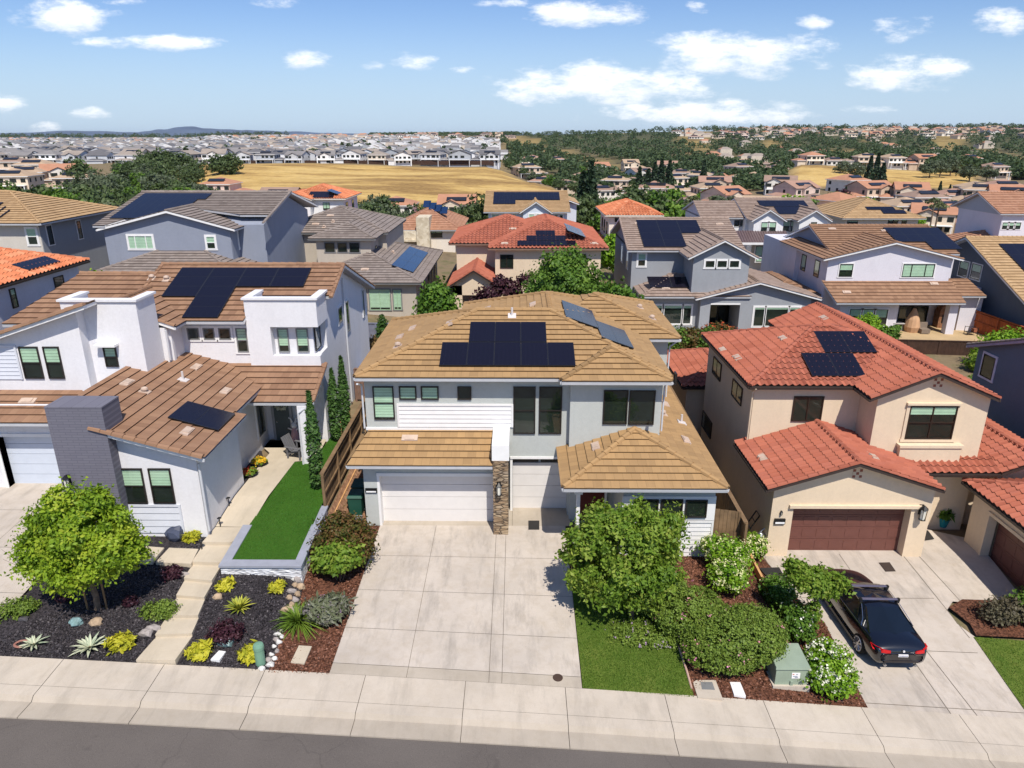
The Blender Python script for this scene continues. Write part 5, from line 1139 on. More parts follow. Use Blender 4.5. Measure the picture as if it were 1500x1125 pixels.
# ---- driveways as separate cast slabs
def slabs(name, xc, ys, mat, z=.03, gap=.007, skew=0.0, matf=None):
    m = MB()
    for a, b in zip(xc, xc[1:]):
        for k, (c, d) in enumerate(zip(ys, ys[1:])):
            n = max(1, int((d-c)/1.2)); nx = max(1, int((b-a)/1.5))
            for i in range(nx):
                p, q = a+(b-a)*i/nx+(gap if i == 0 else 0), a+(b-a)*(i+1)/nx-(gap if i == nx-1 else 0)
                for j in range(n):
                    e, f = c+(d-c)*j/n+(gap if j == 0 else 0), c+(d-c)*(j+1)/n-(gap if j == n-1 else 0)
                    m.face([(p, e, gz(p, e)+z), (q, e, gz(q, e)+z), (q, f, gz(q, f)+z), (p, f, gz(p, f)+z)], 1 if k == 0 else 0)
    tag(m.build(name, [mat, M['gutterc']]), kind='structure')
xl = gp(482, 988).x; xr = gp(853, 1010).x
slabs('driveway', [xl, gp(595, 995).x, gp(716, 1001).x, gp(735, 1003).x, xr], [17.5, 17.95, gp(640, 926).y, gp(640, 868).y, gp(640, 816).y, 26.02], M['conc'])
slabs('driveway', [-5.7, -.96, -.2, 2.25], [26.02, 27.6], M['conc'], z=.02)
slabs('driveway', [-22.5, -19.4, -16.65], [17.5, 17.95, 20.2, 22.6, 25, 27.2], M['conc'])
sheet('driveway_base', [(xl, 17.45), (xr, 17.45), (xr, 27.7), (xl, 27.7)], M['joint'], -.02)
# ---- planting beds and paths of the left garden
pathL = [(200, 971), (228, 933), (243, 905), (258.6, 875), (270, 850), (282, 827.5), (297, 799), (316, 772)]; pathR = [(257.7, 974), (282, 933), (291, 907), (300, 880), (311, 856), (324, 830), (340, 800), (366, 773)]
for k in range(len(pathL)-1):
    a, b, c, d = [gp(*q) for q in (pathL[k], pathR[k], pathR[k+1], pathL[k+1])]; zt = (gz(c.x, c.y)*.8+gz(a.x, a.y)*.2)+.05
    m = MB(); m.prism([(p.x, p.y, zt-.3) for p in (a, b, c, d)], [(p.x, p.y, zt) for p in (a, b, c, d)]); tag(m.build('path_step', M['path']), kind='structure')
e = [gp(316, 772), gp(366, 773), gp(432, 677), gp(470, 655), gp(455, 642), gp(392, 652), gp(386, 672)]
sheet('path', [(p.x, p.y) for p in e[:3]]+[(-9.25, 29.6), (-9.35, 31.9), (-12.1, 31.9), (-12.1, 30.9), (-11.62, 30.3)], M['path'], .03)
gravA = [(-16.6, 17.52)]+[(p.x-.0, p.y) for p in (gp(*q) for q in pathL)]+[(gp(386, 672).x, gp(386, 672).y), (-12.1, 30.6), (-16.6, 30.6)]
sheet('gravel_bed', gravA, M['gravel'], .01)
bedB = pxpoly([(257.7, 976)]+pathR[1:6]+[(447, 842), (440, 880), (415, 930), (392, 985)]); sheet('gravel_bed', bedB, M['gravel'], .01)
mul = pxpoly([(392, 986), (482, 988.5)])+[(xl, 26.1), (-6.3, 26.1), (-7.7, 25.2)]+pxpoly([(447, 842), (440, 880), (415, 930)]); sheet('mulch_bed', mul, M['mulch'], .015)
sheet('side_yard', [(-7.75, 25.2), (-6.2, 25.9), (-6.2, 40.9), (-7.75, 40.9)], M['dirt'], .02)
chips('gravel', 'dark lava gravel covering the left front garden', [p for p in gravA if p[1] < 24.5], 9000, .05, [(.012, .01, .012), (.05, .045, .05), (.10, .085, .09)], lambda x, y: gz(x, y)+.01, 'gravel')
chips('gravel', 'dark lava gravel between the stepped path and the driveway mulch', bedB, 4000, .05, [(.012, .01, .012), (.05, .045, .05), (.10, .085, .09)], lambda x, y: gz(x, y)+.01, 'gravel')
chips('mulch', 'red bark mulch beside the central driveway', mul, 6000, .06, [(.05, .02, .012), (.15, .06, .035), (.3, .14, .09)], lambda x, y: gz(x, y)+.015, 'mulch')
# raised artificial lawn with its low wall
yb = gp(330, 846).y; zt = 1.06
pk = lambda u, v, z=zt: atZ(u, v, z)
inn = [pk(338, 821), pk(436, 820), pk(472, 748)]; xi0, xi1 = inn[0].x, -7.85
turf = [(inn[0].x, inn[0].y), (inn[1].x, inn[1].y), (-7.95, 25.3), (-7.95, 34), (-9.2, 34), (-9.3, 29.6), (gp(432, 677).x-.05, gp(432, 677).y), (gp(366, 773).x-.03, gp(366, 773).y)]
zturf = lambda x, y: zt-.02+max(0, min(1, (y-22)/6))*.27
sheet('turf_lawn', turf, M['turf'], zf=zturf)
grass('turf_blades', 'bright green artificial turf in the raised lawn behind the white stone wall', turf, 16000, .035, leafmat('turf_blade', [(.025, .10, .008), (.045, .16, .015), (.06, .19, .02)], .1), zturf)
PW = thing('planter_wall', 'low white ledgestone wall with blue-grey cap around the artificial lawn', 'garden wall', (-9, yb, .3))
fL, fR = pk(322, 829), pk(441, 827); m = MB(); m.box(fL.x, fR.x, fL.y+.03, fL.y+.35, -.4, zt-.06)
m.prism([(fL.x, fL.y+.03, -.2), (inn[0].x, fL.y+.35, -.2), (gp(366, 773).x, gp(366, 773).y, .2), (gp(360, 775).x, gp(366, 773).y, .2)], [(fL.x, fL.y+.03, zt-.06), (inn[0].x, fL.y+.35, zt-.06), (gp(366, 773).x+.02, gp(366, 773).y, zt), (gp(360, 775).x, gp(366, 773).y, zt)])
rE = Vector((-7.75, 25.6, 0)); m.prism([(fR.x-.3, fL.y+.3, -.4), (fR.x, fL.y+.05, -.4), (rE.x, rE.y, -.2), (rE.x-.25, rE.y, -.2)], [(fR.x-.3, fL.y+.3, zt-.06), (fR.x, fL.y+.05, zt-.06), (rE.x, rE.y, zt+.02), (rE.x-.25, rE.y, zt+.02)])
ws = NT('white_ledgestone'); Pp = ws.pos(); mp = ws.add('Mapping', Vector=Pp, Scale=(5, 5, 16)); vv = ws.n.new('ShaderNodeTexVoronoi'); ws.link(mp.outputs[0], vv.inputs['Vector']); vv.inputs['Scale'].default_value = 1; sp = ws.n.new('ShaderNodeSeparateColor'); ws.link(vv.outputs['Color'], sp.inputs[0])
ws.bsdf(ws.ramp(sp.outputs[0], [(0, (.38, .37, .38)), (.4, (.68, .68, .7)), (1, (.82, .82, .84))]), .85, bump=vv.outputs['Distance'], bs=.8, bd=.05)
m.build('ledgestone', ws.m, PW)
m = MB(); c = zt-.06; m.prism([(fL.x-.04, fL.y-.03, c), (fR.x+.05, fL.y-.03, c), (fR.x-.25, fL.y+.38, c), (inn[0].x+.02, fL.y+.38, c)], [(fL.x-.04, fL.y-.03, c+.08), (fR.x+.05, fL.y-.03, c+.08), (fR.x-.25, fL.y+.38, c+.08), (inn[0].x+.02, fL.y+.38, c+.08)])
q = gp(366, 773); m.prism([(fL.x-.04, fL.y-.02, c+.003), (inn[0].x+.03, fL.y+.37, c+.003), (q.x+.1, q.y, c+.1), (q.x-.25, q.y, c+.1)], [(fL.x-.04, fL.y-.02, c+.083), (inn[0].x+.03, fL.y+.37, c+.083), (q.x+.1, q.y, c+.17), (q.x-.25, q.y, c+.17)])
m.prism([(fR.x-.27, fL.y+.3, c+.003), (fR.x+.05, fL.y-.02, c+.003), (rE.x+.06, rE.y, c+.09), (rE.x-.26, rE.y, c+.09)], [(fR.x-.27, fL.y+.3, c+.083), (fR.x+.05, fL.y-.02, c+.083), (rE.x+.06, rE.y, c+.17), (rE.x-.26, rE.y, c+.17)])
m.build('wall_cap', plain('blue_grey_capstone', (.30, .31, .36), .8, .08), PW)
# ---- right front garden
lawn = [(xr+.015, 17.52)]+pxpoly([(1017, 1023), (1008, 990), (994, 952), (981, 920), (962, 890), (930, 862), (880, 845)])+[(xr+.015, gp(848, 846).y)]
sheet('lawn_base', lawn, M['lawn'], .02)
LB = leafmat('lawn_blade', [(.06, .13, .012), (.105, .19, .02), (.17, .25, .04)], .2)
grass('lawn_grass', 'short green lawn under the street tree beside the central driveway', lawn, 26000, .05, LB, lambda x, y: gz(x, y)+.02)
mulR = [(xr, 24.1), (xr, 23)]+pxpoly([(848, 846), (880, 845), (930, 862), (962, 890), (981, 920), (994, 952), (1008, 990), (1017, 1023)])+[(gp(1273, 1040).x, 17.5)]+pxpoly([(1245, 987), (1208, 912), (1150, 862), (1118, 815)])+[(10.4, 26), (7.6, 24.5), (7.5, 24.2), (4, 24.2)]
sheet('mulch_bed', mulR, M['mulch'], .01); chips('mulch', 'red bark mulch around the pink-flowered hedge and the utility box', [p for p in mulR if p[1] < 25], 9000, .06, [(.05, .02, .012), (.15, .06, .035), (.3, .14, .09)], lambda x, y: gz(x, y)+.012, 'mulch')
m = MB(); ed = [gp(*q) for q in ((960, 880), (975, 902), (985, 925), (996, 955), (1006, 985), (1013, 1010))]
for a, b in zip(ed, ed[1:]): m.tube(a+Vector((0, 0, .05)), b+Vector((0, 0, .05)), .035, n=6)
tag(m.build('lawn_edging', plain('pink_edging', (.5, .33, .26), .8)), 'thin pinkish edging strip curving along the lawn and mulch', 'edging')
# right driveway
sheet('driveway_base', [(gp(1273, 1040).x, 17.5), (17.9, 17.5), (16.2, 21.9), (16.3, 23.2), (19.6, 23.0), (20.1, 27.4), (17.1, 29), (17.05, 26.6), (10.3, 26.6), (10.4, 25.8)]+pxpoly([(1118, 815), (1150, 862), (1208, 912), (1245, 987)]), M['conc'], .012, .8)
m = MB()
def jline(p, q, w=.022):
    p, q = gp(*p), gp(*q); d = (q-p); d.z = 0; s = Vector((-d.y, d.x, 0)).normalized()*w*.5; n = 8
    for i in range(n):
        a, b = p.lerp(q, i/n), p.lerp(q, (i+1)/n); m.face([(w_.x, w_.y, gz(w_.x, w_.y)+.02) for w_ in (a-s, b-s, b+s, a+s)])
for a, b in (((1229, 812), (1394, 1048)), ((1321, 812), (1420, 935)), ((1343, 812), (1424, 900)), ((1150, 876), (1368, 877)), ((1330, 953), (1432, 957)), ((1262, 1030), (1500, 1045)), ((1117, 818), (1200, 905)), ((1296, 876), (1432, 1050))): jline(a, b)
tag(m.build('driveway_joints', M['joint']), kind='structure')
mulE = pxpoly([(1421, 915), (1430, 932), (1500, 935)])+[(20.5, 21.0), (20, 23.3), (17.2, 23.3), (16.4, 22.8)]; sheet('mulch_bed', mulE, M['mulch'], .03)
lawnE = pxpoly([(1426, 934), (1500, 1040)])+[(19.5, 17.52), (24, 17.52), (24, 20.9), (20.5, 21.0)]; sheet('lawn_base', lawnE, M['lawn'], .035)
grass('lawn_grass', 'small green lawn at the right edge beside the curved driveway', lawnE, 14000, .05, LB, lambda x, y: gz(x, y)+.035)
# back yards
sheet('patio', pxpoly([(1290, 500), (1445, 505), (1450, 470), (1285, 470)]), M['patio'], .05, 3)
sheet('patio', [(10.5, 52), (17, 52), (17, 57.4), (10.5, 57.4)], M['conc'], .05, 3)
# ================================================================== FRONT GARDEN PLANTS
def tree(name, label, loc, trunk, tips, lobes, nclump, per, cr, size, mat, group=None, r0=.09, stakes=None, **k):
    t = thing(name, label, 'tree', loc, 0, group, local=True)
    m = MB(); z = -.15
    for a, b in zip(trunk, trunk[1:]): m.tube(a, b, r0*(1-.3*(a[2]/max(.1, trunk[-1][2]))), r0*(1-.3*(b[2]/max(.1, trunk[-1][2]))), 8)
    branches(m, trunk[-1], tips, r0*.6); m.build('trunk', M['bark'], t)
    leaves('crown', crown_pts(lobes, nclump, per, cr), size, mat, t, **k)
    if stakes:
        for s in stakes:
            q = MB(); q.tube((s[0], s[1], -.1), (s[0]*1.0, s[1], s[2]), .03, n=6); q.build('stake', M['stake'], t)
    return t
p = gp(140, 892)+Vector((.05, 0, 0))
tree('tree', 'round bright yellow-green tree with wooden stakes in the dark gravel bed at left', p, [(0, 0, -.2), (.06, 0, .5), (-.06, .03, 1.1), (.02, .1, 1.5), (-.1, .1, 1.8)], [(-1, .2, 3.0), (.8, .1, 3.2), (0, .7, 3.6), (-.3, -.7, 2.9), (1.2, -.2, 2.6), (-1.4, -.3, 2.4)],
     [(-.1, .1, 3.0, 1.2, 1.2, 1.05), (-.9, -.1, 2.5, .85, .9, .75), (.9, -.1, 2.6, .85, .9, .8), (.1, -.4, 2.0, 1.1, .85, .65), (-.45, .2, 3.75, .5, .55, .5), (-1.3, -.3, 2.0, .42, .45, .4), (1.35, .1, 2.15, .45, .55, .5), (.45, .2, 3.75, .42, .45, .4), (-1.35, .2, 3.05, .4, .4, .35), (1.2, .1, 3.3, .4, .4, .35)], 300, 150, .16, .078, LF['maple'], stakes=[(-.28, -.05, 1.6), (.33, 0, 1.7)], r0=.1, aspect=1.7)
p = gp(930, 905)+Vector((-.12, 0, 0))
tree('tree', 'large leafy street tree on the lawn between the central driveway and the pink hedge', p, [(0, 0, -.2), (0, 0, 1.3), (.05, .1, 1.9)], [(-1.4, .2, 2.9), (.9, .4, 3.2), (-.1, .8, 3.8), (-.5, -.6, 2.4), (1.3, .6, 3.4), (-1.5, .6, 2.3), (.8, 0, 2.2)],
     [(-.6, .3, 3.0, 1.2, 1.15, .95), (-1.65, .3, 2.6, .8, .8, .65), (-2.1, .4, 2.0, .5, .5, .35), (.4, .3, 2.8, .85, .9, .8), (-.4, -.3, 2.0, 1.15, .85, .6), (-1.0, .6, 3.6, .5, .55, .4), (.95, .7, 3.3, .65, .6, .4), (0, .5, 3.9, .5, .5, .35), (-1.6, .1, 1.9, .55, .5, .4), (.8, -.1, 1.9, .65, .6, .45), (1.35, .8, 3.5, .45, .45, .25), (-1.75, .5, 2.95, .35, .35, .25), (.2, -.3, 1.3, .8, .6, .4), (-.8, -.4, 1.25, .7, .5, .4), (1.0, -.2, 1.4, .6, .5, .35), (-1.7, 0, 1.4, .45, .4, .3), (1.2, .4, 2.5, .5, .5, .35)], 285, 105, .165, .082, LF['street'], r0=.085, aspect=1.9, stakes=[(.25, .2, 1.6)])
p = gp(497, 848)
shrub('shrub', 'tall rounded reddish-green shrub left of the central driveway, near the green bins', p+Vector((.05, .75, 0)), [(0, 0, 1.0, 1.05, .8, 1.1), (-.45, -.1, .7, .7, .6, .75), (.5, .1, .9, .6, .6, .85), (0, .1, 1.6, .75, .6, .5)], 640, 26, .12, .075, LF['red'])
shrub('shrub', 'bright green shrub in front of the reddish shrub by the central driveway', p+Vector((.05, -.1, 0)), [(0, 0, .95, .72, .6, .55), (-.4, 0, .85, .45, .4, .4), (.35, .1, 1.1, .45, .4, .4)], 230, 26, .10, .10, LF['street'])
p = gp(450, 918)
t = spiky('ornamental_grass', 'arching green ornamental grass beside the utility lid and driveway', p+Vector((-.3, .1, 0)), 330, 1.25, .03, LF['fountain'], rise=1.0, curl=1.2); t['category'] = 'grass'
shrub('lavender', 'grey-green lavender bush between the ornamental grass and driveway', p+Vector((.5, .35, 0)), [(0, 0, .4, .6, .5, .35), (.3, .1, .5, .4, .4, .3)], 260, 16, .09, .07, LF['lav'], flowers=('mauve', 60, .05, 6), aspect=3.2)
# pink flowering hedge
p = gp(1075, 985)
shrub('hedge', 'large rounded hedge dotted with pink flowers beside the lawn', gp(1064, 972), [(.3, .3, .85, 1.55, 1.2, .72), (-.9, 1.5, .85, 1.25, 1.2, .7), (-1.8, 2.7, .8, 1.05, 1.2, .7), (1.0, .6, .8, 1.0, 1.0, .7), (-.2, 0, .6, 1.25, .95, .55), (-2.1, 3.7, .7, .8, .9, .6)], 4200, 15, .06, .052, LF['hedge'], 'hedge', flowers=('pink', 130, .055, 5))
shrub('ground_cover', 'low round ground cover with tiny mauve flowers at the foot of the street tree', gp(945, 930), [(0, 0, .08, 1.15, .7, .2), (.6, -.25, .05, .6, .4, .16), (-.5, .2, .06, .6, .5, .16)], 420, 14, .07, .05, LF['hedge'], 'plant', flowers=('mauve', 70, .05, 4), stem=False)
shrub('shrub', 'loose bush of cream flowers against the white-siding corner of the centre house', gp(1062, 838), [(0, 0, .75, .7, .6, .6), (-.35, .3, .9, .5, .5, .5), (.4, .3, .6, .5, .5, .45)], 240, 16, .12, .085, LF['lime'], flowers=('cream', 170, .075, 8))
shrub('shrub', 'cream-flowered bush beside the orange lumber board', gp(1064, 866), [(0, 0, .6, .58, .65, .55), (.2, .5, .6, .6, .5, .5)], 220, 16, .12, .085, LF['lime'], flowers=('cream', 190, .075, 8))
shrub('shrub', 'cream-flowered bush beside the gas meter at the corner of the cream house', gp(1098, 818), [(0, 0, .6, .6, .5, .5), (-.4, .1, .6, .5, .45, .45)], 180, 16, .12, .085, LF['lime'], flowers=('cream', 150, .075, 7))
shrub('shrub', 'white rose bush at the corner of the sidewalk and the black car driveway', gp(1208, 1005), [(0, 0, .6, .75, .65, .6), (.1, -.4, .5, .6, .4, .45), (.2, .5, .7, .6, .6, .5)], 420, 18, .12, .075, LF['lime'], flowers=('white', 170, .07, 8))
shrub('shrub', 'dark green shrub with few white flowers behind the green utility box', gp(1168, 940), [(0, 0, .6, .45, .5, .6), (0, .6, .6, .45, .45, .5)], 260, 16, .11, .08, LF['lush'], flowers=('white', 30, .07, 5))
shrub('shrub', 'green shrub with pale flowers beside the rubber mat and lumber board', gp(1135, 885), [(0, 0, .55, .45, .7, .5), (.3, .1, .5, .4, .4, .4)], 240, 16, .11, .085, LF['lush'], flowers=('cream', 50, .07, 6))
p = gp(1186, 930)
tree('small_tree', 'slim young tree with wispy crown beside the black car', p, [(0, 0, -.1), (.02, 0, 1.1), (0, .05, 1.5)], [(-.7, .1, 2.6), (.5, .1, 2.4), (.1, .3, 2.7), (-.3, -.2, 2.2), (.8, 0, 2.1)], [(0, .1, 2.15, .75, .6, .45), (-.65, .1, 2.5, .4, .35, .35), (.6, 0, 2.0, .45, .4, .35), (-.9, .1, 2.8, .2, .2, .2), (0, 0, .9, .16, .16, .6)], 280, 22, .10, .085, LF['street'], r0=.05)
shrub('shrub', 'grey-brown spreading shrub in the mulch corner at the right edge', gp(1462, 912), [(0, 0, .45, .6, .45, .4), (.5, .1, .5, .5, .45, .42)], 260, 16, .11, .07, leafmat('grey_brown_leaves', [(.07, .06, .035), (.13, .11, .07), (.17, .16, .09)]))
shrub('shrub', 'light green shrub touching the side garage at the right edge', gp(1492, 905), [(0, 0, .5, .45, .45, .45), (.4, .2, .55, .5, .45, .45)], 180, 16, .11, .08, LF['mid'])
# left garden plants
GR = 'yellow-green succulents in the dark gravel'
for q, lab in (((178, 948), 'golden-green succulent right of the pale agave, nearest the path foot'), ((292, 960), 'golden-green succulent in front of the white lid right of the stepped path'), ((366, 964), 'golden-green succulent beside the green utility cylinder'), ((330, 862), 'small golden-green succulent at the corner of the white stone planter wall'), ((406, 864), 'small golden-green plant between the planter wall and the stone row'), ((281, 791), 'small golden-green plant beside the white pipes at the left house corner')):
    s = .8 if q[1] > 900 else .62; shrub('succulent', lab, gp(*q), [(0, 0, .2*s, .42*s, .34*s, .3*s), (.12, .05, .34*s, .24*s, .2*s, .22*s)], int(90*s), 9, .05*s, .085, LF['gold'], 'plant', GR, stem=False, aspect=2.8, up=1.2)
spiky('agave', 'pale variegated agave beside the reddish ring at far left', gp(50, 946), 26, .48, .075, LF['agave'], group='variegated agaves')
spiky('agave', 'large pale variegated agave in the gravel below the yellow-green tree', gp(132, 950), 34, .62, .085, LF['agave'], group='variegated agaves')
spiky('yucca', 'yellow-striped spiky yucca right of the stepped path', gp(351, 893), 70, .58, .06, LF['yucca'], rise=.95)
for q, lab, s in (((22, 897), 'low spreading green shrub at the left edge of the gravel', 1.0), ((232, 900), 'low spreading green shrub beside the stepped path', .85)):
    shrub('low_shrub', lab, gp(*q), [(0, 0, .15, .62*s, .4*s, .26), (.25, .1, .15, .4*s, .35*s, .24)], 170, 14, .07, .05, LF['hedge'], group='low spreading shrubs', stem=False)
for q, lab, s in (((333, 935), 'dark purple shrub right of the stepped path behind the white lid', 1.0), ((191, 886), 'tiny dark purple shrub under the yellow-green tree', .5), ((252, 845), 'small dark purple shrub beside the square paving pad', .7), ((92, 880), 'tiny dark purple plant left of the staked tree trunk', .4)):
    shrub('purple_shrub', lab, gp(*q), [(0, 0, .25*s, .48*s, .4*s, .3*s)], int(130*s), 12, .07*s, .06, LF['plum'], group='dark purple shrubs', flowers=('mauve', int(12*s), .03, 3))
def rock(label, px, r, mat, group=None, name='rock', flat=.6):
    import bmesh
    bm = bmesh.new(); bmesh.ops.create_icosphere(bm, subdivisions=2, radius=1); p = gp(*px); sd = rnd.random()*9
    for v in bm.verts:
        k = 1+.22*math.sin(v.co.x*3.1+sd)+.18*math.sin(v.co.y*4.3+sd*2)+.12*math.sin(v.co.z*5+v.co.x*4); v.co = Vector((v.co.x*r*k, v.co.y*r*.8*k, v.co.z*r*flat*k+r*flat*.5))
    me = bpy.data.meshes.new(name); bm.to_mesh(me); bm.free(); me.materials.append(mat); o = link_mesh(name, me); o.location = p; tag(o, label, 'rock', group); return o
RB = plain('blue_green_slag', (.17, .27, .27), .5, .3, 8); RT = plain('tan_rock', (.4, .29, .19), .9, .25, 6); RG = plain('grey_rock', (.33, .29, .27), .9, .25, 6); RW = plain('white_rock', (.6, .58, .55), .85, .15, 6)
for l, q, r, mt in (('jagged blue-green rock under the yellow-green tree', (111, 914), .24, RB), ('square tan rock beside the jagged blue-green rock', (141, 914), .23, RT), ('grey rock at the foot of the stepped path', (214, 929), .2, RG), ('brown rounded rock above the grey rock by the path', (226, 922), .2, RG), ('bluish rock between the purple shrub and white lid', (330, 942), .26, RB), ('brown rock next to the small golden succulent and planter wall', (319, 876), .18, RT), ('pale rock beside the square paving pad', (270, 843), .17, RG), ('flat dark grey stone among the gravel, left of the jagged rock', (35, 908), .14, plain('dark_rock', (.07, .065, .07), .9))): rock(l, q, r, mt, 'rocks in the gravel garden')
edge = [(436, 852), (432, 859), (440, 862), (428, 868), (436, 872), (424, 877), (433, 881), (428, 889), (421, 895), (429, 897)]
for i, q in enumerate(edge): rock('tan cobble in the row dividing gravel from bark mulch', q, .12+.06*rnd.random(), RT if i % 3 else RG, 'tan cobbles along the mulch', 'cobble', .8)
edge = [(412, 925), (407, 930), (413, 934), (404, 938), (409, 942), (402, 948), (406, 955), (398, 960), (402, 966), (393, 968), (396, 975), (383, 981)]
for i, q in enumerate(edge): rock('small whitish cobble near the green utility cylinder', q, .07+.05*rnd.random(), RW if i % 3 else RG, 'whitish cobbles near the sidewalk', 'cobble', .7)
rock('white boulder at the top of the cobble row by the planter wall', (434, 850), .17, RW, name='boulder')
def pad(name, label, pts, h, mat, cat):
    c = [gp(*q) for q in pts]; o = sum(c, Vector())/4; t = MB(); zt = max(p.z for p in c)*.5+o.z*.5; t.prism([(p.x, p.y, zt-.15) for p in c], [(p.x, p.y, zt+h) for p in c]); return tag(t.build(name, mat), label, cat)
pad('paving_pad', 'pale square concrete pad beside the stepped path', [(229, 828), (281, 832), (291, 806), (248, 803)], .06, M['path'], 'paving slab')
pad('paving_pad', 'shaded concrete pad under the yellow-green tree crown', [(196, 826), (224, 828), (241, 804), (214, 801)], .06, M['path'], 'paving slab')
pad('utility_cover', 'white rectangular lid in the gravel right of the stepped path', [(309, 969), (322, 971), (331, 956), (321, 954)], .05, M['white'], 'utility cover')
pad('utility_cover', 'tan concrete lid in the bark mulch left of the central driveway', [(426, 972), (446, 975), (457, 949), (438, 947)], .05, M['path'], 'utility cover')
pad('utility_cover', 'whitish lid in the mulch between the concrete collar and green box', [(1075, 1021), (1092, 1024), (1084, 1001), (1069, 1000)], .05, M['white'], 'utility cover')
o = pad('concrete_collar', 'concrete pad with a square meter lid at the lawn corner by the sidewalk', [(1022, 1024), (1058, 1028), (1048, 998), (1014, 996)], .03, M['walk'], 'utility pad')
pad('meter_cover', 'small grey square meter lid set in the concrete pad', [(1028, 1012), (1047, 1014), (1043, 1001), (1026, 1000)], .045, M['greyf'], 'utility cover')
# round cover in the driveway and drains
m = MB(); p = gp(817, 994); m.lathe((p.x, p.y, p.z+.03), [(.16, 0), (.16, .015), (.13, .018)], 20); tag(m.build('cleanout_cover', plain('rusty_iron', (.06, .035, .025), .8)), 'round rusty cover in the central driveway near the sidewalk', 'cover')
def ground_box(name, label, cat, pts, h, mat, dz=.03):
    c = [gp(*q) for q in pts]; m = MB(); m.prism([(p.x, p.y, p.z+dz) for p in c], [(p.x, p.y, p.z+dz+h) for p in c]); return tag(m.build(name, mat), label, cat)
ground_box('door_mat', 'small dark mat in front of the single garage door', 'mat', [(774, 777), (790, 777), (790, 764), (774, 764)], .02, plain('dark_rubber', (.025, .023, .022), .9))
ground_box('drain_grate', 'dark rectangular drain grate in front of the brown garage door', 'grate', [(1297, 838), (1312, 837.5), (1303, 824.5), (1287, 825)], .012, plain('brown_grate', (.05, .035, .028), .7), .02)
ground_box('rubber_mat', 'large dark rubber mat on the driveway beside the black car', 'mat', [(1140, 866), (1159, 864), (1141, 833), (1112, 834)], .02, plain('dark_rubber', (.025, .023, .022), .9), .05)
ground_box('door_mat', 'dark brown mat in the shaded entry of the cream house', 'mat', [(1355, 793), (1368, 791), (1359, 779), (1354, 778)], .02, plain('dark_rubber', (.025, .023, .022), .9), .05)
# green utility cylinder and transformer box
p = gp(382, 972); t = thing('utility_pedestal', 'round green utility pedestal standing in the gravel by the sidewalk', 'utility pedestal', p); m = MB(); m.lathe(p, [(.15, 0), (.15, .62)], 20); UG = plain('utility_green', (.16, .30, .21), .5, .06); m.build('body', UG, t); m = MB(); m.lathe(p, [(.165, .56), (.165, .66), (.14, .72), (.06, .745)], 20); m.build('cap', UG, t)
a = gp(1134, 1006); b = gp(1178, 1006); t = thing('transformer_box', 'green metal transformer box on a concrete base beside the white rose bush', 'utility box', a)
UB = plain('sage_green_paint', (.27, .33, .25), .5, .07); W_ = b.x-a.x; y0 = a.y; z0 = a.z-.05; m = MB(); m.box(a.x-.07, b.x+.07, y0-.08, y0+1.15, z0-.1, z0+.14); m.build('base', M['walk'], t)
F = [(a.x, y0, z0+.14), (b.x, y0, z0+.14), (b.x, y0+.06, z0+.72), (a.x, y0+.06, z0+.72)]; m = MB(); m.prism([(a.x, y0, z0+.14), (b.x, y0, z0+.14), (b.x, y0+1.05, z0+.14), (a.x, y0+1.05, z0+.14)], [(a.x+.01, y0+.03, z0+.72), (b.x-.01, y0+.03, z0+.72), (b.x-.01, y0+1.04, z0+.72), (a.x+.01, y0+1.04, z0+.72)]); m.build('cabinet', UB, t)
m = MB(); m.prism([(a.x-.03, y0-.02, z0+.722), (b.x+.03, y0-.02, z0+.722), (b.x+.03, y0+1.07, z0+.722), (a.x-.03, y0+1.07, z0+.722)], [(a.x-.02, y0, z0+.80), (b.x+.02, y0, z0+.80), (b.x+.02, y0+1.06, z0+.86), (a.x-.02, y0+1.06, z0+.86)]); m.build('lid', UB, t)
m = MB(); cx = (a.x+b.x)/2+.12; m.prism([(cx-.13, y0+.005, z0+.38), (cx+.13, y0+.005, z0+.38), (cx+.13, y0+.022, z0+.58), (cx-.13, y0+.022, z0+.58)], [(cx-.13, y0-.005, z0+.38), (cx+.13, y0-.005, z0+.38), (cx+.13, y0+.012, z0+.58), (cx-.13, y0+.012, z0+.58)], 0)
for dx, dz, w_, c_ in ((-.08, .53, .05, 1), (.03, .53, .05, 2), (-.02, .46, .14, 2), (.02, .42, .1, 2)): m.box(cx+dx-w_/2, cx+dx+w_/2, y0-.012+.02*(dz-.38)/.2*.9, y0-.008+.018, z0+dz-.012, z0+dz+.012, c_)
m.build('warning_label', [M['white'], plain('label_red', (.5, .1, .04)), plain('label_grey', (.25, .28, .35))], t); m = MB(); m.box(cx-.16, cx-.08, y0-.05, y0, z0+.14, z0+.3); m.build('latch', UB, t)
# orange lumber board
a, b = gp(1096, 826), gp(1124, 882); t = MB(); d = (b-a).normalized(); s = Vector((-d.y, d.x, 0))*.045; t.prism([a-s+Vector((0, 0, -.2)), b-s+Vector((0, 0, -.2)), b+s+Vector((0, 0, -.2)), a+s+Vector((0, 0, -.2))], [a-s+Vector((0, 0, .55)), b-s+Vector((0, 0, .55)), b+s+Vector((0, 0, .55)), a+s+Vector((0, 0, .55))]); tag(t.build('lumber_edging', M['newwood']), 'new orange lumber board retaining the mulch beside the rubber mat', 'board')
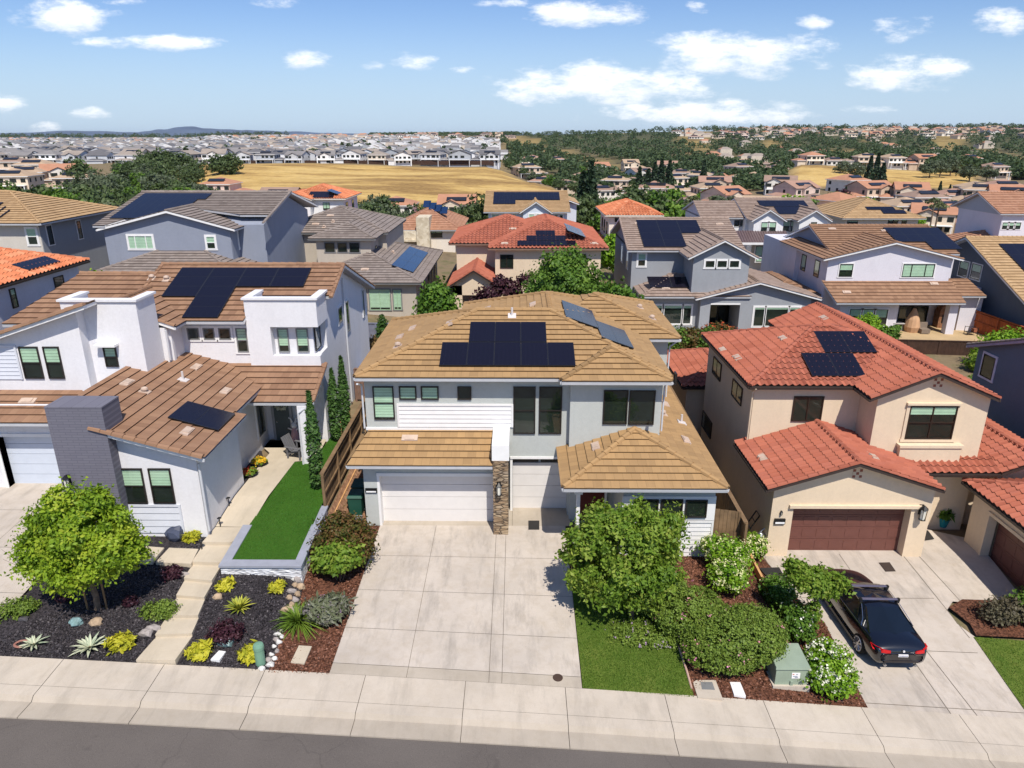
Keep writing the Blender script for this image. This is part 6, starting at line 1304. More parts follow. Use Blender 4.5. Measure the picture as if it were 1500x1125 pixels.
# ================================================================== FENCES
def fence(name, label, pts, h, mat, rails=True, post_h=.1, side=-1, bw=.14, tops=None):
    """board fence along world points (x, y, zbase)"""
    t = thing(name, label, 'fence', pts[0]); 
    for i, (a, b) in enumerate(zip(pts, pts[1:])):
        a, b = Vector(a), Vector(b); L = (b-a).length; d = (b-a)/L; s = Vector((d.y, -d.x, 0)).normalized()*side; n = max(1, int(L/bw)); m = MB()
        for k in range(n):
            p, q = a.lerp(b, k/n), a.lerp(b, (k+.94)/n); o = s*(.008*(k % 2))
            m.prism([p+o, q+o, q+o-s*.02, p+o-s*.02], [v+Vector((0, 0, h+rnd.uniform(-.008, .008))) for v in (p+o, q+o, q+o-s*.02, p+o-s*.02)])
        m.build('board_panel', mat, t)
        if rails:
            r = MB()
            for f in (.12, .5, .88):
                z = Vector((0, 0, h*f)); r.prism([a+s*.02+z, b+s*.02+z, b+s*.075+z, a+s*.075+z], [v+Vector((0, 0, .09)) for v in (a+s*.02+z, b+s*.02+z, b+s*.075+z, a+s*.075+z)])
            z = Vector((0, 0, h)); r.prism([a-s*.06+z, b-s*.06+z, b+s*.11+z, a+s*.11+z], [v+Vector((0, 0, .045)) for v in (a-s*.06+z, b-s*.06+z, b+s*.11+z, a+s*.11+z)]); r.build('rail', mat, t)
        np_ = max(1, int(round(L/2.4)))
        for k in range(np_+(1 if i == len(pts)-2 else 0)):
            p = a.lerp(b, k/np_); m = MB(); m.box(p.x-.05+s.x*.05, p.x+.05+s.x*.05, p.y-.05, p.y+.05, p.z-.3, p.z+h-.003); m.build('fence_post', mat, t)
    return t
fence('fence', 'brown board fence with rails between the green turf and the centre house', [(-7.86, 25.6, .72), (-7.86, 40, .8)], 1.85, M['wood'], side=1)
m = MB(); m.box(-7.82, -7.55, 25.7, 40, -.4, .62); tag(m.build('retaining_board', M['newwood']), 'new timber retaining board under the brown fence by the centre house', 'retaining wall')
fence('fence', 'long brown fence between the centre house and the cream house', [(8.85, 24.3, -.75), (8.85, 46, -.2)], 1.95, M['wood'], side=1)
fence('gate', 'brown board side gate at the right corner of the centre house', [(7.66, 24.75, -.35), (8.75, 24.75, -.5)], 1.95, M['wood'], rails=False)
fence('fence', 'brown side gate and fence beyond the cypress trees, left of the centre house', [(-9.1, 37.6, 1.3), (-7.9, 37.6, 1.2)], 1.8, plain('mauve_brown_boards', (.2, .12, .09), .85, .2), side=-1)
fence('fence', 'blue-grey board fence below the beige house windows', [(-12.5, 49, 1.1), (-3, 49.5, .8)], 1.7, plain('blue_grey_boards', (.17, .18, .24), .85, .15), side=-1)
fence('fence', 'dark brown board fence behind the cream house, below the covered patio', [(17.2, 51.0, -.6), (36, 51.0, -1.0)], 1.9, M['woodd'], side=-1)
a = gp(1430, 488); fence('fence', 'bright orange-stained fence beside the lavender-white house', [(38.5, 58.9, -.3), (39.0, 53.0, -.35)], 1.8, M['woodo'], side=1)
fence('fence', 'brown fence between the beige house and the cream house behind', [(-6.9, 57.5, .4), (-6.7, 78, .3)], 1.8, M['wood'], side=1)
# ================================================================== SMALL THINGS
def bin_(label, loc, s=1.0):
    t = thing('wheelie_bin', label, 'bin', loc, 0, 'green wheelie bins'); x, y, z = loc; BG = plain('bin_green', (.012, .075, .05), .5, .1); m = MB()
    m.prism([(x-.24, y-.28, z+.05), (x+.24, y-.28, z+.05), (x+.24, y+.25, z+.05), (x-.24, y+.25, z+.05)], [(x-.3, y-.36, z+1.0), (x+.3, y-.36, z+1.0), (x+.3, y+.32, z+1.0), (x-.3, y+.32, z+1.0)]); m.build('body', BG, t)
    m = MB(); m.prism([(x-.33, y-.4, z+1.003), (x+.33, y-.4, z+1.003), (x+.33, y+.36, z+1.003), (x-.33, y+.36, z+1.003)], [(x-.28, y-.33, z+1.09), (x+.28, y-.33, z+1.09), (x+.28, y+.3, z+1.1), (x-.28, y+.3, z+1.1)]); m.tube((x-.28, y+.38, z+1.0), (x+.28, y+.38, z+1.0), .025); m.build('lid', BG, t)
    for sx in (-.27, .27): m = MB(); m.tube((x+sx-.03, y+.28, z+.11), (x+sx+.03, y+.28, z+.11), .11, n=14); m.build('wheel', M['black'], t)
bin_('dark green wheelie bin nearest the reddish shrub', (-6.85, 26.9, 0)); bin_('dark green wheelie bin farthest back along the garage wall', (-6.9, 27.9, 0)); 
m = MB(); m.box(-7.7, -6.5, 26.1, 26.32, -.3, .32); tag(m.build('garden_wall', plain('blue_grey_capstone', (.30, .31, .36))), 'short blue-grey block wall behind the reddish shrub', 'wall')
# items by the left entry
p = atZ(366, 695, 1.34); 
for q, lab, kind in (((366, 697), 'low bowl of orange flowers, nearer the garage wing', 'red'), ((381, 681), 'low bowl of yellow flowers, nearer the front door', 'yellow')):
    p = atZ(*q, 1.32); t = thing('flower_bowl', lab, 'planter', p, 0, None, local=True); m = MB(); m.lathe((0, 0, 0), [(.2, 0), (.36, .16), (.33, .17), (.3, .14)], 18); m.build('bowl', M['black'], t); leaves('flowers', crown_pts([(0, 0, .2, .3, .28, .14)], 40, 9, .05, low=0), .075, PETAL[kind], t, aspect=1); leaves('foliage', crown_pts([(0, 0, .17, .3, .28, .12)], 40, 8, .05, low=0), .08, LF['street'], t)
t = thing('lounge_chair', 'grey slatted wooden garden chair beside the white porch post', 'chair', atZ(437, 668, 1.34), R(70), None, local=True); CG = plain('grey_slats', (.13, .13, .14), .7)
m = MB()
for k in range(6): m.box(-.3, .3, -.35+.11*k, -.26+.11*k, .36-.03*k, .385-.03*k)
m.build('seat', CG, t); m = MB()
for k in range(5): m.prism([(-.3+.125*k, .3, .25), (-.2+.125*k, .3, .25), (-.2+.125*k, .33, .25), (-.3+.125*k, .33, .25)], [(-.3+.125*k, .62, .95), (-.2+.125*k, .62, .95), (-.2+.125*k, .65, .95), (-.3+.125*k, .65, .95)])
m.build('backrest', CG, t)
for sx in (-1, 1):
    m = MB(); m.box(sx*.38-.06, sx*.38+.06, -.42, .4, .55, .58); m.build('armrest', CG, t)
    for yy in (-.36, .3): m = MB(); m.box(sx*.36-.03, sx*.36+.03, yy-.03, yy+.03, 0, .55); m.build('leg', CG, t)
p = atZ(433, 646, 1.34); t = thing('porch_figurine', 'pink and white porch figure with raised floppy ears beside the grey door', 'statue', p); PK = plain('pink_fabric', (.6, .36, .38), .8); m = MB(); m.lathe(p, [(.16, 0), (.2, .1), (.17, .4), (.11, .62), (.08, .7)], 14); m.build('body', PK, t); m = MB(); m.lathe(p+Vector((0, 0, .68)), [(.05, 0), (.13, .06), (.15, .15), (.1, .26), (.03, .3)], 14); m.build('head', M['white'], t)
for sx in (-1, 1):
    m = MB(); e = p+Vector((sx*.07, 0, .96)); m.tube(e, e+Vector((sx*.06, 0, .22)), .05, .03, 8); m.tube(e+Vector((sx*.06, 0, .22)), e+Vector((sx*.16, 0, .26)), .03, .03, 8); m.build('ear', M['white'], t); m = MB(); a = p+Vector((sx*.1, -.02, .6)); m.tube(a, a+Vector((sx*.18, -.06, .12)), .04, .035, 8); m.build('arm', M['white'], t)
t = thing('door_wreath', 'round pale floral wreath hung on the grey front door', 'wreath', (-11.35, 31.76, 3.2), 0, None, local=True); ang = NPR.random(160)*6.283; rr = .22+NPR.normal(size=160)*.035; P = np.stack([rr*np.cos(ang), NPR.normal(size=160)*.025, rr*np.sin(ang)], 1); link_mesh('wreath_leaves', leaf_me('wreath_leaves', P, .1, PETAL['white']), t)
# white pipes and blue cover at the left corner
t = thing('irrigation_pipes', 'white pipe manifold standing at the corner of the left house', 'pipes', gp(278, 780)); m = MB(); b = gp(278, 782)
for dx, hh in ((-.25, 1.0), (-.05, 1.15), (.12, .75)): m.tube(b+Vector((dx, 0, 0)), b+Vector((dx, 0, hh)), .028); 
m.tube(b+Vector((-.25, 0, .35)), b+Vector((.3, 0, .35)), .028); m.tube(b+Vector((-.05, 0, .6)), b+Vector((.35, 0, .6)), .024); m.build('pipe', M['white'], t); m = MB()
for dx, hh in ((.05, .62), (.3, .37), (.35, .62)): m.lathe(b+Vector((dx, -.02, hh-.06)), [(.05, 0), (.07, .05), (.04, .13)], 10)
m.build('valve', M['greyf'], t)
t = rock('dark blue dome-shaped cover at the left house corner', (257, 787), .42, plain('dark_blue_cover', (.05, .06, .10), .5), name='equipment_cover', flat=.85); t['category'] = 'cover'
m = MB(); p = gp(72, 948-12); 
for i in range(20): a0, a1 = 6.2832*i/20, 6.2832*(i+1)/20; m.tube(gp(33, 945)+Vector((.22*math.cos(a0), .15*math.sin(a0), .05)), gp(33, 945)+Vector((.22*math.cos(a1), .15*math.sin(a1), .05)), .035, n=5)
tag(m.build('pot_ring', plain('reddish_ring', (.35, .16, .12), .8)), 'reddish half-buried pot ring beside the far left agave', 'pot')
for q, lab in (((336, 742), 'small black path light nearest the house corner strip'), ((296, 806), 'small black path light beside the step next to the lawn wall'), ((323, 772), 'small black path light at the foot of the white wing')):
    p = gp(*q); t = thing('path_light', lab, 'light', p, 0, 'black path lights'); m = MB(); m.tube(p, p+Vector((0, 0, .4)), .02); m.build('stem', M['black'], t); m = MB(); m.lathe(p+Vector((0, 0, .36)), [(.03, 0), (.09, .03), (.02, .08)], 10); m.build('lamp_head', M['black'], t)
m = MB(); b = gp(42, 836)
for k in range(9): m.tube(b, b+Vector((rnd.uniform(-.9, .4), rnd.uniform(-.3, .3), rnd.uniform(.3, .8))), .012, .004, 4)
tag(m.build('dry_twigs', M['bark']), 'bare dry twigs sticking up left of the yellow-green tree', 'plant')
# right side: hand truck, gas meter, pots
t = thing('hand_truck', 'dark metal hand truck leaning on the cream side wall', 'hand truck', (9.9, 27.2, -1.4)); m = MB()
for dy in (-.22, .22): m.tube((9.75, 27.2+dy, -1.25), (10.4, 27.2+dy, .0), .03)
for f in (.25, .5, .75, 1): m.tube((9.75+.65*f, 26.98, -1.25+1.25*f), (9.75+.65*f, 27.42, -1.25+1.25*f), .02)
m.build('frame', M['black'], t); m = MB(); m.box(9.45, 9.75, 26.95, 27.45, -1.32, -1.29); m.build('toe_plate', M['black'], t)
for dy in (-.25, .25): m = MB(); m.tube((9.8, 27.2+dy-.03, -1.25), (9.8, 27.2+dy+.03, -1.25), .13, n=14); m.build('wheel', plain('red_wheel', (.4, .02, .015), .5), t)
p = Vector((10.28, 26.3, -1.4)); t = thing('gas_meter', 'silver gas meter with pipes at the corner of the cream house', 'gas meter', p); m = MB(); m.box(p.x-.14, p.x+.14, p.y-.18, p.y+.18, p.z+.45, p.z+.85); m.lathe(p+Vector((0, 0, .85)), [(.1, 0), (.12, .08), (.05, .14)], 12); m.build('meter_body', M['metal'], t); m = MB(); m.tube(p+Vector((0, -.15, .5)), p+Vector((0, -.15, 0)), .03); m.tube(p+Vector((0, .15, .9)), p+Vector((.2, .15, 1.1)), .03); m.build('pipe', M['metal'], t)
p = Vector((19.35, 28.55, -1.4)); t = thing('planter_pot', 'turquoise pot with a grassy plant in the shaded entry of the cream house', 'pot', p, 0, None, local=True); m = MB(); m.lathe((0, 0, 0), [(.16, 0), (.25, .4), (.27, .45), (.22, .45)], 16); m.build('pot', plain('turquoise_glaze', (.02, .22, .27), .25), t); leaves('foliage', crown_pts([(0, 0, .6, .22, .22, .2)], 30, 10, .05, low=0), .12, LF['lush'], t, aspect=4)
# ================================================================== BLACK SEDAN
def sedan(loc, rz):
    t = thing('sedan', 'black four-door sedan with roof bars parked nose-in on the right driveway', 'car', loc, rz, None, local=True)
    paint = NT('black_paint'); paint.bsdf((.004, .0045, .008), .22, Specular_IOR_Level=.6, Coat_Weight=1.0, Coat_Roughness=.04)
    gl = NT('car_glass'); gl.bsdf((.006, .009, .014), .05, Specular_IOR_Level=.8)
    # stations along the length, y from rear (-2.45) to nose (2.45): (y, half width, belt height, sill height, centre-line height)
    S = [(-2.44, .70, .72, .40, .74), (-2.40, .84, .88, .30, .92), (-2.15, .90, .96, .26, 1.05), (-1.75, .925, .98, .24, 1.09), (-1.3, .93, .98, .22, 1.09), (-.8, .935, .97, .20, 1.06), (0, .935, .95, .20, 1.04), (.7, .93, .93, .20, 1.02), (1.15, .925, .90, .22, .99), (1.7, .90, .84, .24, .93), (2.15, .84, .74, .26, .83), (2.38, .72, .62, .30, .70), (2.46, .55, .54, .36, .58)]
    V = []; F = []; prof = []
    for (y, hw, bh, sh, ch) in S:
        ring = [(-hw*.80, sh), (-hw*.97, sh+.06), (-hw, (sh+bh)*.52), (-hw*.985, bh-.06), (-hw*.93, bh), (-hw*.55, ch-.015), (0, ch), (hw*.55, ch-.015), (hw*.93, bh), (hw*.985, bh-.06), (hw, (sh+bh)*.52), (hw*.97, sh+.06), (hw*.80, sh)]
        V += [(x, y, z) for x, z in ring]
    k = 13
    for i in range(len(S)-1):
        for j in range(k-1): F.append((i*k+j, i*k+j+1, (i+1)*k+j+1, (i+1)*k+j))
    F.append(tuple(range(k))); F.append(tuple(reversed(range((len(S)-1)*k, len(S)*k))))
    me = bpy.data.meshes.new('body'); me.from_pydata(V, [], F); me.materials.append(paint.m); me.polygons.foreach_set('use_smooth', [True]*len(F)); b = link_mesh('body', me, t); sm = b.modifiers.new('smooth', 'SUBSURF'); sm.levels = sm.render_levels = 2
    # greenhouse: lower ring, shoulder ring, roof ring
    def ringy(pts): return pts
    low = [(-.80, -1.72), (0, -1.86), (.80, -1.72), (.86, -1.0), (.87, 0), (.85, .7), (.78, 1.1), (0, 1.32), (-.78, 1.1), (-.85, .7), (-.87, 0), (-.86, -1.0)]
    top = [(-.56, -.86), (0, -.93), (.56, -.86), (.62, -.55), (.63, -.05), (.61, .22), (.55, .38), (0, .46), (-.55, .38), (-.61, .22), (-.63, -.05), (-.62, -.55)]
    zl = [1.0, 1.08, 1.0, .97, .95, .94, .95, 1.0, .95, .94, .95, .97]; zt = [1.40, 1.43, 1.40, 1.43, 1.44, 1.43, 1.41, 1.44, 1.41, 1.43, 1.44, 1.43]
    P = lambda r, zz, i: Vector((r[i][0], r[i][1], zz[i])); n = 12
    g = MB()
    for i in range(n): j = (i+1) % n; g.face([P(low, zl, i), P(low, zl, j), P(top, zt, j), P(top, zt, i)])
    gm = g.build('glass', gl.m, t)
    m = MB(); c = Vector((0, -.2, 1.475))
    for i in range(n): j = (i+1) % n; A, B = P(top, zt, i), P(top, zt, j); m.face([A, B, B.lerp(c, .35)+Vector((0, 0, .02)), A.lerp(c, .35)+Vector((0, 0, .02))]); m.face([A.lerp(c, .35)+Vector((0, 0, .02)), B.lerp(c, .35)+Vector((0, 0, .02)), c])
    def pillar(i, w=.035):
        a, b_ = P(low, zl, i), P(top, zt, i); o = Vector((a.x, a.y*.2, 0)).normalized()*.012; s = Vector((0, 1, 0))*w if abs(a.x) > .8 else Vector((1, .3*(1 if a.x*a.y > 0 else -1), 0)).normalized()*w; m.face([a-s+o, a+s+o, b_+s+o, b_-s+o])
    for i, w_ in ((0, .07), (2, .07), (6, .05), (8, .05), (3, .05), (11, .05), (4, .03), (10, .03)): pillar(i, w_)
    m.build('roof', paint.m, t, smooth=False)
    m = MB()
    for s in (-1, 1):
        q = [Vector((s*.885, -1.35, .985)), Vector((s*.895, -.9, .978)), Vector((s*.895, .3, .955)), Vector((s*.86, .95, .94))]
        for a, b_ in zip(q, q[1:]): m.tube(a, b_, .014, n=5)
        q = [Vector((s*.885, -1.35, .985)), Vector((s*.79, -1.2, 1.16)), Vector((s*.66, -.75, 1.41)), Vector((s*.655, -.1, 1.455)), Vector((s*.63, .2, 1.445))]
        for a, b_ in zip(q, q[1:]): m.tube(a, b_, .011, n=5)
    m.build('window_trim', plain('chrome_trim', (.75, .75, .76), .15, .02, metallic=1.0), t)
    RED = plain('tail_light_red', (.62, .008, .012), .15, .1)
    for s in (-1, 1):
        m = MB(); q = [(s*.40, -2.43, .76), (s*.70, -2.395, .73), (s*.885, -2.22, .78), (s*.90, -2.05, .88), (s*.85, -2.26, .92), (s*.66, -2.41, .90), (s*.42, -2.44, .86)]; o = Vector((s*.022, -.03, .012)); m.prism([Vector(p)-o*.5 for p in q], [Vector(p)+o*.7 for p in q]); m.build('tail_light', RED, t)
        m = MB(); q = [(s*.56, 2.36, .58), (s*.70, 2.25, .60), (s*.80, 2.06, .66), (s*.74, 2.14, .70), (s*.6, 2.29, .66)]; o = Vector((s*.012, .012, .01)); m.prism([Vector(p)-o for p in q], [Vector(p)+o for p in q]); m.build('headlight', plain('clear_lens', (.6, .62, .65), .1), t)
        m = MB(); m.box(s*.92-.02, s*1.03+.0, .72, .86, .95, 1.06) if s > 0 else m.box(-1.03, -.90, .72, .86, .95, 1.06); m.build('mirror', paint.m, t)
        for yy in (-.25, .62): m = MB(); m.box(s*.945-.012, s*.945+.012, yy-.09, yy+.09, .80, .825); m.build('door_handle', paint.m, t)
        m = MB(); m.box(min(s*.9, s*.955), max(s*.9, s*.955), -1.2, 1.05, .2, .3); m.build('sill', plain('dark_sill', (.03, .025, .025), .35), t)
        m = MB(); m.tube((s*.5, -2.4, .30), (s*.5, -2.47, .29), .05, n=10); m.build('exhaust_pipe', M['metal'], t)
        for yy in (-1.48, 1.48):
            m = MB(); x0 = s*.72; x1 = s*.935; m.tube((x0, yy, .335), (x1, yy, .335), .335, n=28); w = m.build('tyre', plain('tyre_rubber', (.012, .012, .012), .85), t)
            r_ = MB(); r_.tube((x1-s*.02, yy, .335), (x1+s*.004, yy, .335), .245, n=24, m=1); r_.tube((x1, yy, .335), (x1+s*.02, yy, .335), .06, n=10)
            for q in range(10): a = q*.6283; r_.tube((x1+s*.01, yy+.05*math.cos(a), .335+.05*math.sin(a)), (x1+s*.012, yy+.235*math.cos(a), .335+.235*math.sin(a)), .02, .026, 5)
            for q in range(24): a, a2 = q*.2618, (q+1)*.2618; r_.tube((x1+s*.008, yy+.24*math.cos(a), .335+.24*math.sin(a)), (x1+s*.008, yy+.24*math.cos(a2), .335+.24*math.sin(a2)), .016, n=5)
            r_.build('rim', [plain('silver_rim', (.5, .5, .52), .3, .05, metallic=.8), M['black']], w)
    m = MB(); m.box(-.16, .16, -2.49, -2.455, .66, .74, 0)
    for q in range(7): x = -.12+.04*q; m.box(x-.011, x+.011, -2.494, -2.488, .68, .72, 1)
    m.build('licence_plate', [M['white'], plain('plate_blue', (.05, .06, .2), .5)], t)
    m = MB(); m.tube((0, -2.44, .855), (0, -2.47, .85), .036, n=16); m.build('badge', M['white'], t); m = MB(); m.box(.22, .34, -2.462, -2.452, .81, .828); m.build('model_badge', M['metal'], t)
    m = MB(); m.box(-.56, .56, -2.462, -2.40, .40, .47); m.build('bumper_trim', plain('dark_sill', (.03, .025, .025)), t)
    for yy in (-.62, .12):
        m = MB(); m.prism([(-.66, yy-.05, 1.52), (.66, yy-.05, 1.52), (.66, yy+.05, 1.52), (-.66, yy+.05, 1.52)], [(-.64, yy-.03, 1.555), (.64, yy-.03, 1.555), (.64, yy+.03, 1.555), (-.64, yy+.03, 1.555)]); rb = m.build('roof_bar', plain('roof_bar_grey', (.10, .09, .13), .25), t)
        for s in (-1, 1): m = MB(); m.prism([(s*.63-.05, yy-.06, 1.41), (s*.63+.05, yy-.06, 1.41), (s*.63+.05, yy+.06, 1.41), (s*.63-.05, yy+.06, 1.41)], [(s*.66-.04, yy-.05, 1.56), (s*.66+.04, yy-.05, 1.56), (s*.66+.04, yy+.05, 1.56), (s*.66-.04, yy+.05, 1.56)]); m.build('bar_foot', M['black'], rb)
    return t
cx, cy_ = 12.6, 21.7; zc = (gz(12.62, 20.1)+gz(12.62, 23.3))/2; car = sedan((cx, cy_, zc+.02), R(1)); car.scale = (1.02, 1.02, 1.0); car.rotation_euler = (math.atan2(gz(12.62, 23.3)-gz(12.62, 20.1), 3.2), math.atan2(gz(12, 21.7)-gz(13.4, 21.7), 1.4)*.8, R(1.5))
# ================================================================== BACK YARD TREES AND SHRUBS
def cypress(label, loc, h, r):
    t = thing('cypress', label, 'tree', loc, 0, 'slim Italian cypresses beside the brown fence', local=True); n = 1500; z = NPR.random(n)**.9*h; prof = r*np.minimum(1, np.minimum(z/.5+.45, (h-z)/(h*.42)+.06)); a = NPR.random(n)*6.283; q = np.sqrt(.35+.65*NPR.random(n)); P = np.stack([prof*q*np.cos(a), prof*q*np.sin(a), z+.1], 1); d = np.stack([np.cos(a), np.sin(a), a*0+.8], 1)
    link_mesh('foliage', leaf_me('foliage', P, .085, LF['cyp'], aspect=2.6, nrm=d, up=.2), t); m = MB(); m.tube((0, 0, -.1), (0, 0, h*.7), .05, .02); m.build('trunk', M['bark'], t); m = MB(); m.tube((.3, -.1, -.1), (.22, 0, 1.3), .03); m.build('stake', M['stake'], t)
ca = atZ(466, 716, 1.25); cypress('tallest slim cypress, nearest, beside the white porch post', ca, 4.3, .3)
cb = atZ(494, 646, 1.3); cypress('middle slim cypress along the brown fence', cb, 3.6, .29); cc_ = atZ(508, 634, 1.3); cypress('farthest slim cypress along the brown fence', cc_, 3.9, .27)
def bigtree(label, loc, h, w, mat, n=420, size=.22, name='tree', group=None, per=24, cr=.3):
    L = [(0, 0, h*.62, w, w, h*.33), (-w*.45, .1*w, h*.5, w*.62, w*.6, h*.24), (w*.45, 0, h*.52, w*.6, w*.62, h*.25), (.1*w, -.35*w, h*.42, w*.65, w*.5, h*.2), (0, .2*w, h*.82, w*.6, w*.55, h*.18)]
    return tree(name, label, loc, [(0, 0, -.3), (0, 0, h*.3)], [(-w*.5, 0, h*.6), (w*.5, .2, h*.65), (0, -w*.4, h*.55), (0, .2, h*.85)], L, n, per, cr, size, mat, group, r0=.14)
G_ = lambda u, v, y, z=None: (lambda p: Vector((p.x, y, gz(p.x, y) if z is None else z)))(atY(u, v, y))
bigtree('large bright green round tree behind the centre house roof', G_(828, 430, 52), 7.4, 2.75, LF['mid'], 1000, .17)
bigtree('darker green tree right of the large round tree behind the roof', G_(905, 430, 53), 4.6, 1.7, LF['lush'], 350)
bigtree('glossy green citrus-like tree between the beige and cream houses', G_(641, 450, 54), 3.9, 1.2, LF['lush'], 300, .2)
bigtree('small lime tree between the cream house and the orange-roofed house', G_(900, 400, 80), 5.0, 1.7, LF['lime'], 220, .25)
shrub('purple_tree', 'dark plum-leaved bush in front of the cream porch arch', G_(728, 440, 55), [(0, 0, 2.8, 1.5, 1, 1.3), (-1.2, 0, 2.2, 1, .8, .9), (1.3, 0, 3.6, .9, .7, .8), (2.3, 0, 4.4, .5, .4, .5), (.2, 0, 4.3, .6, .5, .6)], 260, 18, .18, .17, LF['plum'])
t = spiky('small_palm', 'feathery green plant below the beige house window', G_(590, 465, 55), 60, 1.1, .06, LF['fountain'], rise=.9)
shrub('conifer', 'small cone-shaped conifer in front of the blue-grey fence', G_(560, 488, 47.5), [(0, 0, .7, .55, .55, .8), (0, 0, 1.6, .35, .35, .8), (0, 0, 2.3, .15, .15, .5)], 300, 16, .08, .1, LF['cyp'])
shrub('shrub', 'brown and yellow leafy plant beside the conifer and fence', G_(545, 500, 46), [(0, 0, .9, .8, .5, .6)], 90, 14, .15, .16, leafmat('bronze_leaves', [(.07, .03, .02), (.2, .13, .05), (.3, .2, .08)]))
hz = [(1005, 500, 'reddish-green hedge shrub nearest the centre house back corner', 'red'), (1035, 492, 'olive hedge shrub in the middle of the back boundary', 'mid'), (1062, 480, 'reddish hedge shrub at the right end of the back boundary', 'red'), (985, 498, 'green hedge shrub half hidden by the centre house roof', 'mid')]
for u, v, lab, k in hz: shrub('hedge_shrub', lab, G_(u, v, 50.5), [(0, 0, 1.0, 1.2, .8, 1.0), (.5, 0, 1.2, .8, .7, .8), (-.5, 0, .8, .8, .7, .8)], 260, 18, .16, .13, LF[k], group='hedge shrubs behind the centre house')
shrub('flowering_shrub', 'red and orange flowering shrub in front of the grey house patio', G_(1050, 480, 53), [(0, 0, 1.1, 1.2, .7, .7), (1, 0, .9, .8, .6, .6)], 140, 14, .16, .13, LF['red'], flowers=('red', 110, .1, 8))
for u, v, y, s, lab, k in ((1268, 468, 55.5, 1.1, 'bright lime shrub under the triple window of the lavender-white house', 'lime'), (1290, 478, 54.5, .7, 'small lime shrub left of the covered patio', 'lime'), (1305, 470, 54, .8, 'spiky green shrub at the patio corner', 'mid'), (1470, 500, 48, 1.6, 'large yellow-green shrub at the right edge beside the orange fence', 'lime'), (1448, 500, 47, .9, 'orange-tinged green shrub in front of the orange fence', 'street'), (1497, 495, 46, 1.5, 'tall lime shrub cut off by the right edge', 'lime')):
    shrub('shrub', lab, G_(u, v, y), [(0, 0, .8*s, .9*s, .8*s, .8*s), (.5*s, .1, 1.0*s, .6*s, .6*s, .7*s), (-.5*s, 0, .6*s, .6*s, .5*s, .5*s)], int(180*s), 18, .14*s, .14, LF[k])
shrub('shrub', 'small lime shrub behind the red roof beside the dark neighbour house', G_(1420, 555, 41, -1.5), [(0, 0, .5, .8, .5, .4)], 90, 14, .12, .12, LF['lime'])
for u, v, lab in ((180, 398, 'small lime shrub on the left in front of the grey lower roof'), (215, 400, 'small lime shrub on the right in front of the grey lower roof'), (133, 402, 'lime shrub nearest the orange roof corner')): shrub('shrub', lab, G_(u, v, 47), [(0, 0, 2.6, .4, .4, .8), (.1, 0, 3.6, .3, .3, .5)], 60, 14, .14, .14, LF['lime'])
shrub('climbing_plant', 'pale climbing plant on the wall of the white farmhouse', G_(1147, 368, 83.4), [(0, 0, 2.0, 1.1, .5, 1.3), (.4, 0, 1.2, .8, .4, .8)], 120, 14, .2, .2, LF['pale'])
# patio things
t = thing('patio_umbrella', 'folded patio umbrella under a tan cover on the covered patio', 'umbrella', G_(1334, 486, 57.6), 0, None, local=True); m = MB(); m.lathe((0, 0, 0), [(.5, .05), (.62, .5), (.5, 1.1), (.3, 1.6), (.12, 2.0)], 12); m.build('cover', plain('tan_cloth', (.5, .3, .17), .8), t)
WK_ = plain('pale_table', (.45, .42, .4), .7); p = G_(1312, 486, 57.8); t = thing('patio_table', 'pale side table on the covered patio', 'table', p, 0, None, local=True); m = MB(); m.box(-.5, .5, -.3, .3, .66, .72); m.build('tabletop', WK_, t)
for x in (-.42, .42): m = MB(); m.box(x-.05, x+.05, -.05, .05, 0, .66); m.build('leg', M['greyf'], t)
p = G_(1353, 484, 57.2); t = thing('patio_chair', 'wicker patio chair beside the tan umbrella cover', 'chair', p, 0, None, local=True); WK = plain('wicker', (.22, .17, .13), .9); m = MB(); m.box(-.35, .35, -.35, .35, .1, .45); m.build('seat', WK, t); m = MB(); m.box(-.4, .4, .3, .42, .1, .9); m.build('backrest', WK, t)
p = G_(1378, 483, 59.6); t = thing('barbecue', 'brick outdoor barbecue under the patio roof', 'barbecue', p, 0, None, local=True); m = MB(); m.box(-.6, .6, -.4, .4, 0, 1.5); m.prism([(-.6, -.4, 1.5), (.6, -.4, 1.5), (.6, .4, 1.5), (-.6, .4, 1.5)], [(-.25, -.2, 2.2), (.25, -.2, 2.2), (.25, .2, 2.2), (-.25, .2, 2.2)]); m.build('firebox', speckle('brown_brick', [(.2, .09, .05), (.3, .15, .08), (.36, .2, .12)], 6), t); m = MB(); m.box(-.35, .35, -.43, -.4, .5, 1.2); m.build('oven_door', M['black'], t)
p = G_(1423, 483, 57.2); t = thing('garden_cart', 'dark wire garden cart on the patio in front of the white wall', 'cart', p, 0, None, local=True); m = MB()
for x in (-.4, .4):
    for y in (-.25, .25): m.tube((x, y, .1), (x, y, .75), .025)
for z in (.3, .7):
    for y in (-.25, .25): m.tube((-.4, y, z), (.4, y, z), .02)
m.box(-.4, .4, -.25, .25, .28, .31); m.build('frame', M['black'], t); m = MB(); m.box(.1, .38, -.2, .2, .31, .6); m.build('crate', plain('rust_box', (.3, .1, .05), .8), t)
p = G_(1425, 540, 46, -.9); t = thing('planter_pot', 'round white pot with a small plant behind the red roof', 'pot', p, 0, None, local=True); m = MB(); m.lathe((0, 0, 0), [(.3, 0), (.42, .3), (.4, .65), (.34, .65)], 16); m.build('pot', M['white'], t); leaves('foliage', crown_pts([(0, 0, .75, .25, .25, .15)], 25, 8, .06, low=0), .1, LF['mid'], t)
